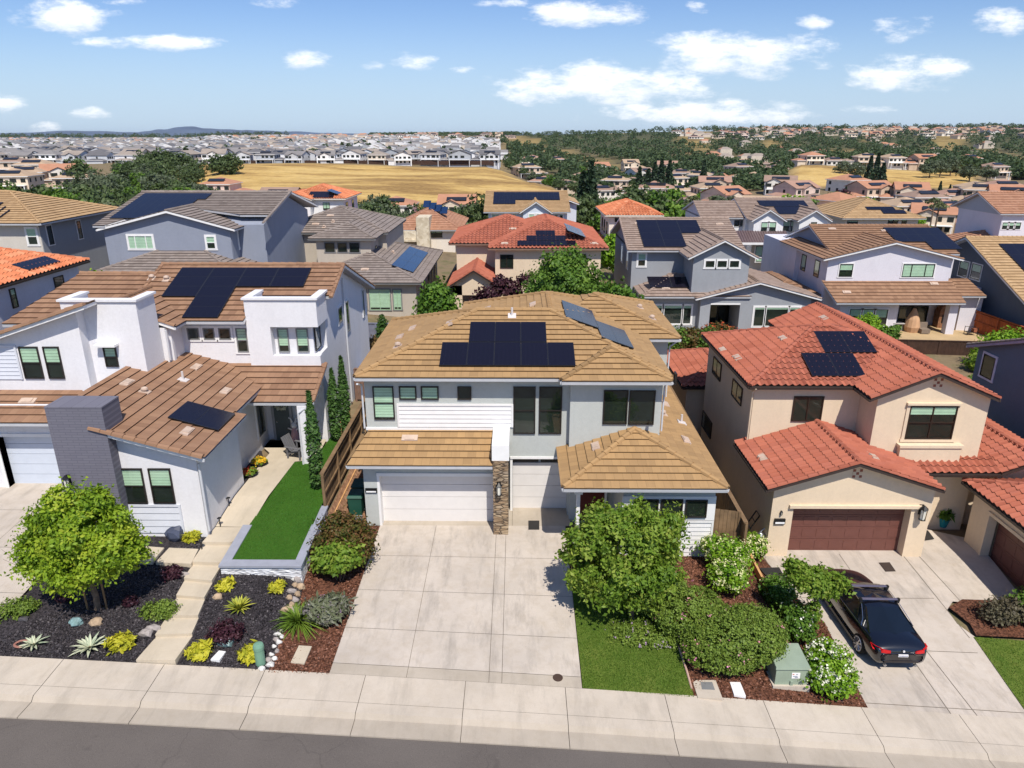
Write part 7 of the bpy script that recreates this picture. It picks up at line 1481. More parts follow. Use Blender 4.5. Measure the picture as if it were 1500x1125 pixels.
p = G_(1066, 480, 54.2); t = thing('planter_pot', 'orange pot with pale flowers in front of the grey house patio', 'pot', p, 0, None, local=True); m = MB(); m.lathe((0, 0, 0), [(.3, 0), (.4, .5), (.36, .9), (.3, .9)], 14); m.build('pot', plain('orange_glaze', (.5, .25, .07), .5), t); leaves('flowers', crown_pts([(0, 0, 1.05, .3, .3, .2)], 25, 8, .08, low=0), .12, PETAL['white'], t)
p = G_(524, 580, 40.2, 1.0); t = thing('pool_cover', 'bright blue tarp and dark crate behind the left brown gate', 'tarp', (-8.4, 39.6, 1.0)); m = MB(); m.box(-9.0, -7.95, 39.2, 40.2, 1.0, 2.3); m.build('crate', plain('dark_navy_box', (.03, .035, .06), .6), t); m = MB(); m.box(-8.9, -7.98, 39.25, 40.1, 2.303, 2.42); m.build('tarp_sheet', plain('blue_tarp', (.0, .16, .6), .5), t)
# ================================================================== FAR HOUSES
def far_house(wall, roof, shape, seed):
    rr = random.Random(seed); m = MB(); w = rr.uniform(11, 14); d = rr.uniform(11, 14); two = shape != 'low'; h = 6.0 if two else 3.2
    x0, x1, y0, y1 = -w/2, w/2, -d/2, d/2
    m.box(x0, x1, y0, y1, -3, h, 0)
    def hip(x0, x1, y0, y1, z, p):
        o = .6; x0 -= o; x1 += o; y0 -= o; y1 += o; q = min(x1-x0, y1-y0)/2
        if x1-x0 >= y1-y0: a, b = (x0+q, (y0+y1)/2, z+q*p), (x1-q, (y0+y1)/2, z+q*p); F = [[(x0, y0, z), (x1, y0, z), b, a], [(x1, y1, z), (x0, y1, z), a, b], [(x0, y1, z), (x0, y0, z), a], [(x1, y0, z), (x1, y1, z), b]]
        else: a, b = ((x0+x1)/2, y0+q, z+q*p), ((x0+x1)/2, y1-q, z+q*p); F = [[(x0, y0, z), (x1, y0, z), a], [(x1, y1, z), (x0, y1, z), b], [(x0, y1, z), (x0, y0, z), a, b], [(x1, y0, z), (x1, y1, z), b, a]]
        for f in F: m.face(f, 1)
        m.box(x0, x1, y0, y1, z-.25, z-.02, 2)
    def gab(x0, x1, y0, y1, z, p, ax):
        o = .5
        if ax == 'x':
            ym = (y0+y1)/2; zr = z+(y1-y0+2*o)/2*p; m.face([(x0-o, y0-o, z), (x1+o, y0-o, z), (x1+o, ym, zr), (x0-o, ym, zr)], 1); m.face([(x1+o, y1+o, z), (x0-o, y1+o, z), (x0-o, ym, zr), (x1+o, ym, zr)], 1)
            for x in (x0, x1): m.face([(x, y0, z-.1), (x, y1, z-.1), (x, ym, zr-.2)], 0)
        else:
            xm = (x0+x1)/2; zr = z+(x1-x0+2*o)/2*p; m.face([(x0-o, y1+o, z), (x0-o, y0-o, z), (xm, y0-o, zr), (xm, y1+o, zr)], 1); m.face([(x1+o, y0-o, z), (x1+o, y1+o, z), (xm, y1+o, zr), (xm, y0-o, zr)], 1)
            for y in (y0, y1): m.face([(x0, y, z-.1), (x1, y, z-.1), (xm, y, zr-.2)], 0)
    if shape == 'gab': gab(x0, x1, y0, y1, h, .38, 'x'); gx = rr.uniform(x0+.5, x1-6); m.box(gx, gx+5.5, y0-1.2, y0+1, -3, h-.1, 0); gab(gx, gx+5.5, y0-1.2, y0+3, h-.05, .45, 'y')
    elif shape == 'front': gab(x0, x1, y0, y1, h, .36, 'y')
    else: hip(x0, x1, y0, y1, h, .36)
    wx = rr.choice((-1, 1)); gw = rr.uniform(4, 6); a = x1 if wx > 0 else x0-gw
    m.box(a, a+gw, y0+1, y1-2, -3, 3.0, 0); hip(a, a+gw, y0+1, y1-2, 3.0, .36)
    if two: m.box(x0+.5, x1-.5, y0-2.2, y0-.01, 2.65, 2.85, 2); m.box(x0+.6, x0+.9, y0-2.1, y0-1.8, -2, 2.65, 2); m.box(x1-.9, x1-.6, y0-2.1, y0-1.8, -2, 2.65, 2)
    for lv in ((.9, 2.4), (3.8, 5.2)) if two else ((.9, 2.3),):
        for k in range(4):
            x = x0+w*(k+.5)/4+rr.uniform(-.4, .4); ww = rr.uniform(.6, 1.2)
            if rr.random() < .85: m.box(x-ww, x+ww, y0-.06-(1.2 if shape == 'gab' and gx < x < gx+5.5 else 0), y0-.02, lv[0], lv[1], 3)
        for k in range(3):
            for xs in (x0-.05, x1+.02):
                if rr.random() < .6: y = y0+d*(k+.5)/3; m.box(xs, xs+.03, y-.6, y+.6, lv[0], lv[1], 3)
    if rr.random() < .7:
        q = (x1-x0)*.28; zb = h+.9; p = .38 if shape == 'gab' else .36
        if shape != 'front': m.prism([(-q, y0+1.4, h+.95), (q, y0+1.4, h+.95), (q, y0+3.6, h+.95+2.2*p), (-q, y0+3.6, h+.95+2.2*p)], [(-q, y0+1.4, h+1.1), (q, y0+1.4, h+1.1), (q, y0+3.6, h+1.1+2.2*p), (-q, y0+3.6, h+1.1+2.2*p)], 4)
    me = bpy.data.meshes.new('far_house'); me.from_pydata(m.v, [], m.f)
    for q in (wall, roof, M['white'], M['inside'], SOLAR): me.materials.append(q)
    me.polygons.foreach_set('material_index', m.m); me.update(); return me
def fm(n, c): return plain('far_'+n, c, .9, .1, .5)
WL = [('white', (.74, .73, .73)), ('pale_grey', (.55, .56, .58)), ('grey', (.36, .38, .41)), ('beige', (.60, .52, .43))]
RL = [('charcoal_roof', (.13, .125, .13)), ('grey_roof', (.22, .205, .20)), ('taupe_roof', (.30, .25, .21))]
WO = [('cream', (.70, .58, .45)), ('off_white', (.75, .70, .63)), ('tan', (.56, .43, .32)), ('pinkish', (.66, .5, .42))]
RO = [('orange_roof', (.43, .21, .125)), ('terracotta_roof', (.37, .22, .16)), ('tan_roof', (.42, .30, .20)), ('brown_roof', (.30, .20, .15))]
rv = random.Random(5)
newH = [(a, b, s, far_house(fm(*a), fm(*b), s, i*7+j*3+k)) for i, a in enumerate(WL) for j, b in enumerate(RL) for k, s in enumerate(('gab', 'front', 'hip'))]
oldH = [(a, b, s, far_house(fm(*a), fm(*b), s, 100+i*7+j*3+k)) for i, a in enumerate(WO) for j, b in enumerate(RO) for k, s in enumerate(('hip', 'low', 'gab'))]
NH = [0]
SH = {'gab': 'gabled', 'front': 'front-gabled', 'hip': 'hipped', 'low': 'low'}
def put_house(lst, x, y, place, group, rz=None, s=1.0, pick=None, wts=None):
    a, b, sh, me = pick or rv.choice(lst); o = bpy.data.objects.new('far_house', me); COL.objects.link(o); o.location = (x, y, gz(x, y)); o.rotation_euler = (0, 0, rv.choice((0, 0, .1, -.1, 3.14, 1.57)) if rz is None else rz); o.scale = (s, s, s)
    tag(o, f"{a[0].replace('_', ' ')} {SH[sh]} house, {b[0].replace('_', ' ')}, {place}", 'house', group); NH[0] += 1; return o
def ux(u, y): return (u-759)/FOC/1.0595*y
# edge row above the golden field, then row on row behind it
rows = [405, 428, 453, 480, 510]; stuffH = MB(); stuff_parts = []
wlist = [h for h in newH if h[0][0] in ('white', 'white', 'pale_grey')]+newH
for k, y in enumerate(rows):
    x = ux(-25, y)
    if y == 406: x = ux(283, y)
    xe = ux(724 if y < 520 else 740, y)
    while x < xe:
        yy = y+(rv.uniform(-3, 3) if k == 0 else rv.uniform(-9, 9)); put_house(wlist, x, yy, ('edging the golden field' if k == 0 else f'{["", "second", "third", "fourth", "fifth", "sixth", "seventh"][k]} row beyond the field'), 'far houses of the new subdivision', s=rv.uniform(.74, .9), rz=rv.choice((0, .25, -.3, 1.57, -1.4, .6, 3.14)) if k else rv.choice((0, .18, -.2, 1.57, -.1, 1.4))); x += rv.uniform(13.5, 17)
# explicit larger ones at left
for u, y, pick, rz, lab in ((72, 300, 'off_white orange', .5, 'tallest roof left of the oak grove'), (25, 290, 'tan tan', .3, 'at the far left edge below the white gable'), (5, 270, 'cream tan', .2, 'lowest at the far left edge'), (100, 262, 'tan tan', .1, 'just left of the oak grove'), (40, 330, 'cream tan', .2, 'behind the lowest roofs at far left'), (10, 345, 'tan brown', .1, 'at the far left behind the tan roofs')):
    a, b = pick.split(); q = [h for h in oldH if h[0][0] == a and h[1][0].startswith(b) and h[2] == ('gab' if 'white' in a else 'hip')][0]; put_house(oldH, ux(u, y), y, lab, 'older houses at far left', rz, pick=q)
for u, y, lab in ((313, 232, 'below the lone oak on the golden field'), (402, 205, 'in trees left of the orange roof'), (448, 215, 'with white chimney just above the orange roof'), (395, 180, 'half hidden by trees left of the white house'), (668, 190, 'tucked below the golden field'), (575, 185, 'peeping from trees below the field')):
    put_house(oldH, ux(u, y), y, lab, 'houses at the foot of the golden field', s=.8)
# right hand side: hilltop, valley and ridge
for u, lab, pk in ((1192, 'leftmost on the small golden hilltop', 'cream'), (1227, 'bright and wide on the golden hilltop', 'off_white'), (1272, 'mid hilltop row', 'tan'), (1308, 'pale, behind the hilltop row', 'off_white'), (1334, 'near the hilltop row end', 'off_white'), (1352, 'rightmost on the golden hilltop', 'tan')):
    q = rv.choice([h for h in oldH if h[0][0] == pk]); put_house(oldH, ux(u, 455), 455+rv.uniform(-4, 6), lab, 'houses on the golden hilltop', rv.choice((0, .1, -.1)), .95, q)
VAL = [(770, 400), (800, 370), (832, 350), (853, 440), (905, 360), (880, 330), (940, 440), (965, 300), (990, 330), (1000, 430), (1030, 400), (1052, 340), (1010, 250), (1070, 262), (1098, 245), (1045, 300), (960, 470), (1085, 470), (1110, 410), (1150, 330), (1015, 205), (1038, 190), (1060, 175), (1075, 205), (1175, 300), (1205, 270), (1238, 235), (1262, 205), (1285, 300), (1345, 290), (1365, 250), (1340, 225), (1395, 215), (1425, 260), (1450, 290), (1470, 240), (1440, 330), (1480, 310), (1495, 270), (1410, 300), (1385, 190), (1250, 330), (1125, 230), (1500, 215), (1465, 195), (985, 380), (930, 390), (1020, 470), (1055, 430), (1140, 450), (1420, 470), (1460, 430), (1490, 480), (1395, 500), (880, 520), (925, 560), (980, 540), (1035, 560), (1090, 540), (1145, 575), (780, 560), (815, 600)]
for u, y in VAL:
    put_house(oldH, ux(u, y), y, f'in the {"near" if y < 260 else "middle" if y < 420 else "far"} right valley', 'houses scattered in the right-hand valley', rv.uniform(-.5, .5), 1.0 if y > 230 else .85)
for k in range(64):
    u = rv.uniform(990, 1510); y = rv.uniform(1150, 1480); put_house(oldH, ux(u, y), y, 'tiny on the right ridge', 'tiny houses on the far ridge', rv.uniform(-.4, .4), 1.25)
for k in range(14):
    u = rv.uniform(560, 760); y = rv.uniform(1350, 1560); put_house(oldH, ux(u, y), y, 'tiny on the hill mid-horizon', 'tiny houses on the middle hill', rv.uniform(-.4, .4), 1.2)
# beyond that the subdivision reads as one mass
def far_mass():
    V = []; F = []; MI = []
    mats = [fm(*WL[0]), fm(*WL[1]), fm(*WL[2]), fm(*WL[3]), fm(*RL[0]), fm(*RL[1]), fm(*RL[2]), fm(*RO[0])]
    for y in list(range(542, 800, 33))+list(range(800, 1100, 45))+list(range(1100, 1700, 70)):
        x = ux(-30, y)
        while x < ux(735 if y < 1200 else 640, y):
            X_, Y_ = x, y+rv.uniform(-8, 8); z = gz(X_, Y_); w, d, h = rv.uniform(4, 6.2), rv.uniform(4, 6.2), rv.choice((3, 5, 5.4)); b = len(V); p = h+w*.34
            if rv.random() < .5: w, d = d, w
            V += [(X_-w, Y_-d, z-3), (X_+w, Y_-d, z-3), (X_+w, Y_+d, z-3), (X_-w, Y_+d, z-3), (X_-w, Y_-d, z+h), (X_+w, Y_-d, z+h), (X_+w, Y_+d, z+h), (X_-w, Y_+d, z+h)]
            if rv.random() < .5: V += [(X_-w, Y_, z+p), (X_+w, Y_, z+p)]; G_ = [(b+4, b+5, b+9, b+8), (b+6, b+7, b+8, b+9), (b+7, b+4, b+8), (b+5, b+6, b+9)]; gt = (2, 3)
            else: V += [(X_, Y_-d, z+p), (X_, Y_+d, z+p)]; G_ = [(b+7, b+4, b+8, b+9), (b+5, b+6, b+9, b+8), (b+4, b+5, b+8), (b+6, b+7, b+9)]; gt = (2, 3)
            wm = rv.choice((0, 0, 0, 1, 1, 2, 3)); rm = rv.choice((4, 5, 5, 6, 6, 7) if y > 1100 else (4, 5, 5, 6))
            for q in ((0, 1, 5, 4), (1, 2, 6, 5), (2, 3, 7, 6), (3, 0, 4, 7)): F.append(tuple(b+i for i in q)); MI.append(wm)
            for i, q in enumerate(G_): F.append(q); MI.append(rm if i < 2 else wm)
            x += rv.uniform(13, 20)
    for k in range(190):
        y = rv.uniform(600, 1250) if k > 150 else rv.uniform(1250, 1600); u = rv.choice((rv.uniform(1000, 1520), rv.uniform(1000, 1520), rv.uniform(380, 560))); X_ = ux(u, y); z = gz(X_, y); w, d, h = rv.uniform(6, 8), 6, rv.choice((3.4, 6)); b = len(V)
        V += [(X_-w, y-d, z-3), (X_+w, y-d, z-3), (X_+w, y+d, z-3), (X_-w, y+d, z-3), (X_-w, y-d, z+h), (X_+w, y-d, z+h), (X_+w, y+d, z+h), (X_-w, y+d, z+h), (X_-w*.4, y, z+h+2.4), (X_+w*.4, y, z+h+2.4)]
        for q in ((0, 1, 5, 4), (1, 2, 6, 5), (2, 3, 7, 6), (3, 0, 4, 7)): F.append(tuple(b+i for i in q)); MI.append(3)
        for q in ((4, 5, 9, 8), (6, 7, 8, 9), (7, 4, 8), (5, 6, 9)): F.append(tuple(b+i for i in q)); MI.append(rv.choice((6, 7)))
    me = bpy.data.meshes.new('distant_houses'); me.from_pydata(V, [], F)
    for q in mats: me.materials.append(q)
    me.polygons.foreach_set('material_index', MI); tag(link_mesh('distant_houses', me), 'mass of tiny distant houses along the horizon', 'houses', kind='stuff')
far_mass()
# ================================================================== FAR TREES
def far_tree_me(mat, kind, seed, n=420):
    rg = np.random.default_rng(seed)
    if kind == 'cone': z = rg.random(n*2)**.8*9; a = rg.random(n*2)*6.283; q = 2.0*(1-z/9.6)*np.sqrt(.3+.7*rg.random(n*2)); P = np.stack([q*np.cos(a), q*np.sin(a), z+.6], 1); t = rg.random(len(P)); d = None; size = .55
    elif kind == 'palm':
        P = []; 
        for i in range(26):
            a = i*2.4; L = rg.uniform(1.2, 2.0)
            for j in range(12): f = j/11; P.append((L*f*math.cos(a), L*f*math.sin(a), 8+.9*f-1.6*f*f+rg.uniform(-.1, .1)))
        P = np.array(P); t = rg.random(len(P)); d = None; size = .4
    else:
        L = []
        for i in range(7): a = i*.9+rg.random(); r = rg.uniform(1.2, 2.6); L.append((r*math.cos(a), r*math.sin(a), rg.uniform(2.6, 4.6), rg.uniform(1.6, 2.4), rg.uniform(1.6, 2.4), rg.uniform(1.2, 1.9)))
        L.append((0, 0, 5.4, 2.2, 2.2, 1.5)); P, t, d = crown_pts(L, n//5+40, 18, .40, rg, .5); size = .42
    me = leaf_me('crown', P, size, mat, tint=t, nrm=d, rng=rg, aspect=1.4)
    # trunk faces are added to the same small mesh
    m = MB(); m.tube((0, 0, -1.5), (0, 0, 8 if kind == 'palm' else 3.4), .3 if kind != 'palm' else .22, .15, 6)
    for a in (.5, 2.6, 4.7):
        if kind == 'oak': m.tube((0, 0, 1.6), (1.8*math.cos(a), 1.8*math.sin(a), 4), .16, .06, 5)
    import bmesh
    bm = bmesh.new(); bm.from_mesh(me); vs = [bm.verts.new(v) for v in m.v]
    for f in m.f:
        try: q = bm.faces.new([vs[i] for i in f]); q.material_index = 1
        except ValueError: pass
    bm.to_mesh(me); bm.free(); me.materials.append(M['bark']); return me
KT = {'dark oak': [far_tree_me(LF['oak'], 'oak', i) for i in range(4)], 'grey-green oak': [far_tree_me(LF['oakg'], 'oak', 10+i) for i in range(3)], 'mid-green garden': [far_tree_me(LF['mid'], 'oak', 20+i) for i in range(3)], 'fresh lime': [far_tree_me(LF['lime'], 'oak', 30+i) for i in range(2)], 'dark conifer': [far_tree_me(LF['conif'], 'cone', 40+i) for i in range(2)], 'palm': [far_tree_me(LF['pale'], 'palm', 50)], 'purple-leaved': [far_tree_me(LF['plum'], 'oak', 60)]}
NTREE = [0]
def put_tree(kind, x, y, s, place, group, sz_=None):
    o = bpy.data.objects.new('tree', rv.choice(KT[kind])); COL.objects.link(o); o.location = (x, y, gz(x, y)-.2); o.rotation_euler = (0, 0, rv.uniform(0, 6.28)); o.scale = (s*rv.uniform(.9, 1.15), s*rv.uniform(.9, 1.15), s*(sz_ or rv.uniform(.85, 1.1)))
    tag(o, f'{kind} tree {place}', 'tree', group); NTREE[0] += 1
def region(n, u0, u1, y0, y1, kinds, s0, s1, place, group, avoid=True):
    for k in range(n):
        u = u0+(u1-u0)*((k*.618034) % 1); y = y0+(y1-y0)*(((k*.7548)+.13*rv.random()) % 1)
        if 230 < y < 400 and 290 < u < 868-(y-235)*.72: continue
        put_tree(rv.choice(kinds), ux(u, y), y, rv.uniform(s0, s1), place, group)
DK = ['dark oak']*4+['grey-green oak']
region(52, 88, 282, 185, 335, DK+['mid-green garden'], 1.0, 1.5, 'in the dense left grove', 'oak grove at left')
for k in range(6): put_tree('dark oak', ux(206+11*k, 342), 342, 1.65, 'at the tall back of the left grove', 'oak grove at left')
region(22, -15, 160, 120, 175, DK+['mid-green garden'], .95, 1.35, 'behind the sandy hip roof at far left', 'trees behind the left houses')
region(10, 150, 290, 120, 165, DK, .9, 1.15, 'behind the blue-grey house', 'trees behind the left houses')
for u in (312, 322, 330): put_tree('dark oak', ux(u, 318), 318, 1.35, 'standing alone on the golden slope', 'lone oaks on the golden slope')
region(38, 285, 560, 122, 180, DK+['mid-green garden'], .85, 1.2, 'along the foot of the golden field', 'trees at the foot of the golden field')
region(26, 530, 722, 118, 160, DK+['mid-green garden'], .8, 1.1, 'between stone-tower house and golden field', 'trees at the foot of the golden field')
region(8, 840, 880, 120, 170, ['dark oak', 'dark oak', 'mid-green garden'], .95, 1.25, 'right of the light blue house', 'trees right of the light blue house')
for u, y in ((857, 160), (868, 150)): put_tree('dark conifer', ux(u, y), y, 1.5, 'tall, right of the light blue house', 'conifers right of the light blue house')
region(9, 905, 985, 112, 140, ['mid-green garden', 'mid-green garden', 'dark oak'], 1.0, 1.3, 'large behind the narrow orange-roofed house', 'trees behind the narrow orange-roofed house')
region(34, 1075, 1250, 145, 260, ['grey-green oak', 'dark oak', 'dark oak', 'mid-green garden', 'fresh lime'], .8, 1.15, 'behind the white two-gabled house', 'trees behind the white farmhouse')
region(36, 1240, 1505, 150, 330, ['mid-green garden', 'dark oak', 'grey-green oak', 'fresh lime', 'dark conifer', 'purple-leaved'], .65, 1.0, 'between the valley houses at right', 'trees between the valley houses')
region(18, 985, 1090, 150, 300, ['mid-green garden', 'grey-green oak', 'fresh lime', 'palm', 'dark oak'], .8, 1.1, 'around the tan roofs right of centre', 'trees around the tan roofs')
for u, y in ((1012, 150), (1022, 152), (1050, 158), (1385, 170), (1393, 175)): put_tree('palm', ux(u, y), y, 1.0, 'tall and thin among the valley roofs', 'palms in the valley')
for u, y in ((940, 310), (953, 300), (962, 318), (972, 300), (984, 310), (1280, 330), (1290, 340), (1300, 320), (1035, 360)): put_tree('dark conifer', ux(u, y), y, 1.6, 'tall and pointed in the middle valley', 'conifers in the middle valley')
region(30, 735, 1000, 250, 470, DK+['mid-green garden'], .75, 1.15, 'in woods right of the golden field', 'valley oaks right of the golden field')
for u, y in ((1385, 400), (1370, 395), (1400, 410), (1262, 380), (1240, 400), (1430, 380), (1455, 400)): put_tree('grey-green oak', ux(u, y), y, 1.3, 'on the small golden hill', 'oaks on the golden hill')
def woods():
    P = []; T = []; N_ = 0
    def blob(x, y, r, h, n):
        z = gz(x, y); d = NPR.normal(size=(n, 3)); d /= np.linalg.norm(d, axis=1)[:, None]; d[:, 2] = np.abs(d[:, 2])*1.0-.12
        P.append(np.array([x, y, z+h*.35])+d*np.array([r, r, h*.62])*(.75+.3*NPR.random((n, 1)))); T.append(np.clip(NPR.random(n)*.5+NPR.random()*.5, 0, 1))
    for k in range(1700):
        y = 480+1150*NPR.random()**1.2; u = NPR.uniform(735, 1530)
        if y < 900 and math.sin(u*.03+y*.01) > .75: continue
        if y > 900 and math.sin(u*.021+y*.004)+math.sin(u*.05+1) > 1.15: continue
        blob(ux(u, y), y, NPR.uniform(4, 7), NPR.uniform(7, 11), 90 if y < 900 else 60)
    for k in range(250): y = NPR.uniform(345, 480); u = NPR.uniform(805, 1160); blob(ux(u, y), y, NPR.uniform(3, 4.5), NPR.uniform(4.5, 7), 110)
    for k in range(160): y = NPR.uniform(430, 480); u = NPR.uniform(1370, 1530); blob(ux(u, y), y, NPR.uniform(3.5, 5.5), NPR.uniform(6, 9), 110)
    for k in range(420): y = NPR.uniform(1500, 1900); u = NPR.uniform(540, 760); blob(ux(u, y), y, NPR.uniform(5, 8), NPR.uniform(8, 12), 55)
    for k in range(330): y = NPR.uniform(1750, 2100); u = NPR.uniform(-40, 420); blob(ux(u, y), y, NPR.uniform(5, 9), NPR.uniform(9, 17), 55)
    for k in range(230): y = NPR.uniform(1480, 1640); u = NPR.uniform(960, 1540); blob(ux(u, y), y, NPR.uniform(4, 8), NPR.uniform(8, 15), 60)
    for k in range(420): y = NPR.uniform(420, 1500); u = NPR.uniform(-20, 735); blob(ux(u, y), y, NPR.uniform(2, 4), NPR.uniform(4, 8), 70)
    P_ = np.concatenate(P); T_ = np.concatenate(T); tag(link_mesh('far_woods', leaf_me('far_woods', P_, 1.7, LF['woods'], tint=T_, up=1.3, aspect=1.2)), 'distant dark oak woods covering the valley and ridge', 'trees', kind='stuff')
woods()
# blue hills on the horizon
m = MB(); hp = [(-200, 0), (0, 12), (110, 50), (200, 30), (235, 70), (275, 120), (310, 80), (360, 60), (420, 40), (500, 10), (900, 0), (1600, -10)]
hx = []
for (a, b), (c, d) in zip(hp, hp[1:]):
    for i in range(8): f = i/8; hx.append((a+(c-a)*f, b+(d-b)*(f*f*(3-2*f))+4*math.sin(a+i*1.3)))
rowsY = [(8200, .0), (8700, .75), (9300, 1.0), (9800, .2)]
b0 = []
for y, k in rowsY: b0.append([(ux(u, y), y, -45+(75+h*.75)*k) for u, h in hx])
for A, B in zip(b0, b0[1:]):
    for i in range(len(A)-1): m.face([A[i], A[i+1], B[i+1], B[i]])
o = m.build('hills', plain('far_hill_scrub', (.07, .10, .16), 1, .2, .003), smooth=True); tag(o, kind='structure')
# ---- labels of look-alikes: say which one by its place among its like
def order_labels():
    bpy.context.view_layer.update(); D = {}
    for o in COL.objects:
        if o.get('label') and o.parent is None: D.setdefault(o['label'], []).append(o)
    ORD = 'first second third fourth fifth sixth seventh eighth ninth tenth eleventh twelfth thirteenth fourteenth fifteenth sixteenth'.split()
    for l, L in D.items():
        if len(L) < 2 or any(o.get('kind') for o in L): continue
        L.sort(key=lambda o: o.location.y); n = len(L); k = max(1, -(-n//12)); rows = [L[i*n//k:(i+1)*n//k] for i in range(k)]
        for i, row in enumerate(rows):
            row.sort(key=lambda o: o.location.x/o.location.y)
            for j, o in enumerate(row): o['label'] = l+(', ' if k == 1 else ', '+(['nearer', 'farther'] if k == 2 else ['nearest', 'second', 'third', 'fourth', 'fifth'])[i]+' row, ')+ORD[j]+' from left'
order_labels()
# ---- the air
hz_ = MB(); hz_.box(-9000, 9000, -80, 10500, -70, 75)
def haze():
    m = bpy.data.materials.new('haze_air'); m.use_nodes = True; t = m.node_tree; t.nodes.clear(); o = t.nodes.new('ShaderNodeOutputMaterial'); v = t.nodes.new('ShaderNodeVolumePrincipled'); v.inputs['Color'].default_value = (.80, .89, 1, 1); v.inputs['Density'].default_value = .00003; v.inputs['Anisotropy'].default_value = .2; t.links.new(v.outputs[0], o.inputs['Volume']); return m
tag(hz_.build('haze', haze()), 'thin bluish air over the whole valley', 'haze', kind='stuff')
# ================================================================== SKY, SUN, CAMERA
SUN_EL, SUN_AZ = R(56), R(17)      # sun stands behind the camera, a little to the right
W = bpy.data.worlds.new('World'); SC.world = W; W.use_nodes = True; nt = W.node_tree; nt.nodes.clear()
class WN(NT):
    def __init__(s): s.t = nt; s.n = nt.nodes
w_ = WN()
sky = w_.n.new('ShaderNodeTexSky'); sky.sky_type = 'NISHITA'; sky.sun_disc = False; sky.sun_elevation = SUN_EL; sky.sun_rotation = math.pi-SUN_AZ; sky.air_density = 1.0; sky.dust_density = .25; sky.ozone_density = 2.2; sky.altitude = 0
hs = w_.n.new('ShaderNodeMix'); hs.data_type = 'RGBA'; hs.blend_type = 'MULTIPLY'; hs.inputs[0].default_value = 1.0; w_.link(sky.outputs[0], hs.inputs[6]); hs.inputs[7].default_value = (.92, 1.06, 1.36, 1)
tc = w_.n.new('ShaderNodeTexCoord'); sx = w_.n.new('ShaderNodeSeparateXYZ'); w_.link(tc.outputs['Generated'], sx.inputs[0])
yy = w_.math('MAXIMUM', sx.outputs[1], .02); az = w_.math('DIVIDE', sx.outputs[0], yy); el = w_.math('DIVIDE', sx.outputs[2], yy)
CL = [(95, 26, 90, 24), (230, 62, 105, 13), (455, 86, 45, 15), (600, 91, 38, 15), (545, 95, 26, 8), (850, 20, 105, 22), (405, 4, 45, 9), (900, 124, 195, 36), (1085, 80, 160, 36), (790, 132, 90, 24), (1030, 166, 190, 22), (1195, 33, 28, 10), (1325, 40, 50, 22), (1325, 107, 95, 30), (1465, 35, 50, 25), (12, 152, 36, 17), (60, 187, 32, 10), (130, 165, 42, 10), (1290, 160, 60, 8), (680, 102, 22, 6), (1020, 12, 22, 9), (180, 3, 40, 6), (740, 6, 60, 7)]
den = None; shd = None
for u, v, ru, rv_ in CL:
    r_ = ray(u, v); a0, e0 = r_[0]/r_[1], r_[2]/r_[1]; ka, ke = 1/(ru/1104), 1/(rv_/1104)
    p = w_.math('MULTIPLY', w_.math('SUBTRACT', az, a0), ka); q = w_.math('MULTIPLY', w_.math('SUBTRACT', el, e0), ke)
    d = w_.math('SUBTRACT', 1, w_.math('ADD', w_.math('MULTIPLY', p, p), w_.math('MULTIPLY', q, q)))
    if ru > 80: d = w_.math('MULTIPLY', d, 1.65)
    if den is None: den = d; shd = q
    else:
        g_ = w_.math('GREATER_THAN', d, den); shd = w_.math('ADD', w_.math('MULTIPLY', g_, q), w_.math('MULTIPLY', w_.math('SUBTRACT', 1, g_), shd)); den = w_.math('MAXIMUM', den, d)
cv = w_.n.new('ShaderNodeCombineXYZ'); w_.link(az, cv.inputs[0]); w_.link(w_.math('MULTIPLY', el, 2.6), cv.inputs[1])
nz = w_.noise(15, 11, cv.outputs[0], .64); nz2 = w_.noise(4, 4, cv.outputs[0], .6)
f = w_.math('ADD', den, w_.math('MULTIPLY', w_.math('SUBTRACT', nz, .53), 5.6)); f = w_.math('MAXIMUM', f, -1)
mr = w_.n.new('ShaderNodeMapRange'); mr.interpolation_type = 'SMOOTHSTEP'; mr.inputs['From Min'].default_value = .05; mr.inputs['From Max'].default_value = 1.75; w_.link(f, mr.inputs['Value'])
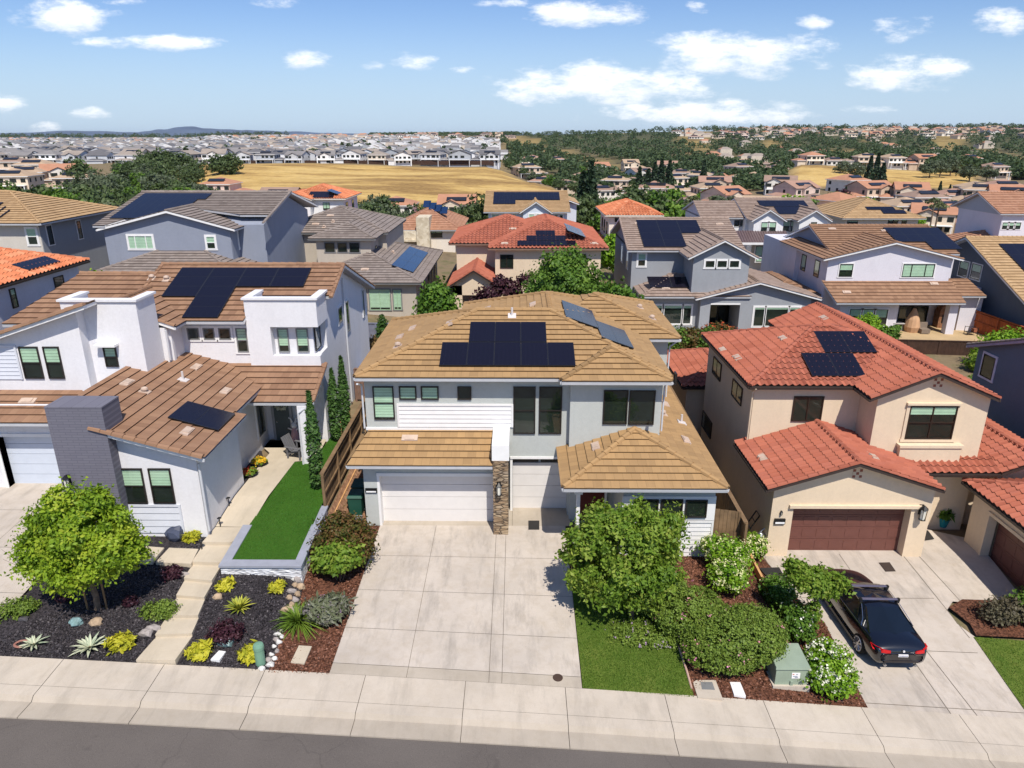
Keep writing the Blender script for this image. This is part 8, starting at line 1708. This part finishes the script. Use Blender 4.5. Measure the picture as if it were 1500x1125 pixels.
front = w_.math('GREATER_THAN', sx.outputs[1], .05); fac = w_.math('MULTIPLY', w_.math('MULTIPLY', mr.outputs[0], .9), front)
lit = w_.math('ADD', w_.math('MULTIPLY', shd, .42), w_.math('ADD', w_.math('MULTIPLY', nz, .5), .42)); cc = w_.ramp(lit, [(.1, (8.2, 9.2, 10.6)), (.75, (13.2, 13.4, 13.6))])
hr = w_.n.new('ShaderNodeMapRange'); hr.interpolation_type = 'SMOOTHSTEP'; hr.inputs['From Min'].default_value = .0; hr.inputs['From Max'].default_value = .17; hr.inputs['To Min'].default_value = .78; hr.inputs['To Max'].default_value = 0; w_.link(el, hr.inputs['Value']); clear = w_.mix(w_.math('MULTIPLY', hr.outputs[0], front), hs.outputs[2], (5.7, 7.5, 9.7)); mixc = w_.mix(fac, clear, cc)
bg = w_.n.new('ShaderNodeBackground'); bg.inputs['Strength'].default_value = .088; w_.link(mixc, bg.inputs['Color']); wo = w_.n.new('ShaderNodeOutputWorld'); w_.link(bg.outputs[0], wo.inputs[0])
sl = bpy.data.lights.new('sun', 'SUN'); sl.energy = 4.9; sl.angle = R(.5); sl.color = (1, .94, .84); so = bpy.data.objects.new('sun', sl); COL.objects.link(so)
sd = Vector((math.sin(SUN_AZ)*math.cos(SUN_EL), -math.cos(SUN_AZ)*math.cos(SUN_EL), math.sin(SUN_EL))); so.rotation_euler = sd.to_track_quat('Z', 'Y').to_euler(); so.location = (20, -30, 60)
cd = bpy.data.cameras.new('camera'); cd.sensor_width = 36; cd.lens = 36*FOC/1500; cd.clip_end = 20000; cd.clip_start = .5; co = bpy.data.objects.new('camera', cd); COL.objects.link(co); co.location = (0, 0, CH); co.rotation_euler = (math.pi/2-TH, 0, YAW); SC.camera = co
SC.view_settings.view_transform = 'Standard'; SC.view_settings.look = 'None'; SC.view_settings.exposure = .09; SC.view_settings.gamma = 1
SC.cycles.max_bounces = 6; SC.cycles.diffuse_bounces = 3; SC.cycles.transparent_max_bounces = 8; SC.cycles.use_adaptive_sampling = True; SC.cycles.use_denoising = True
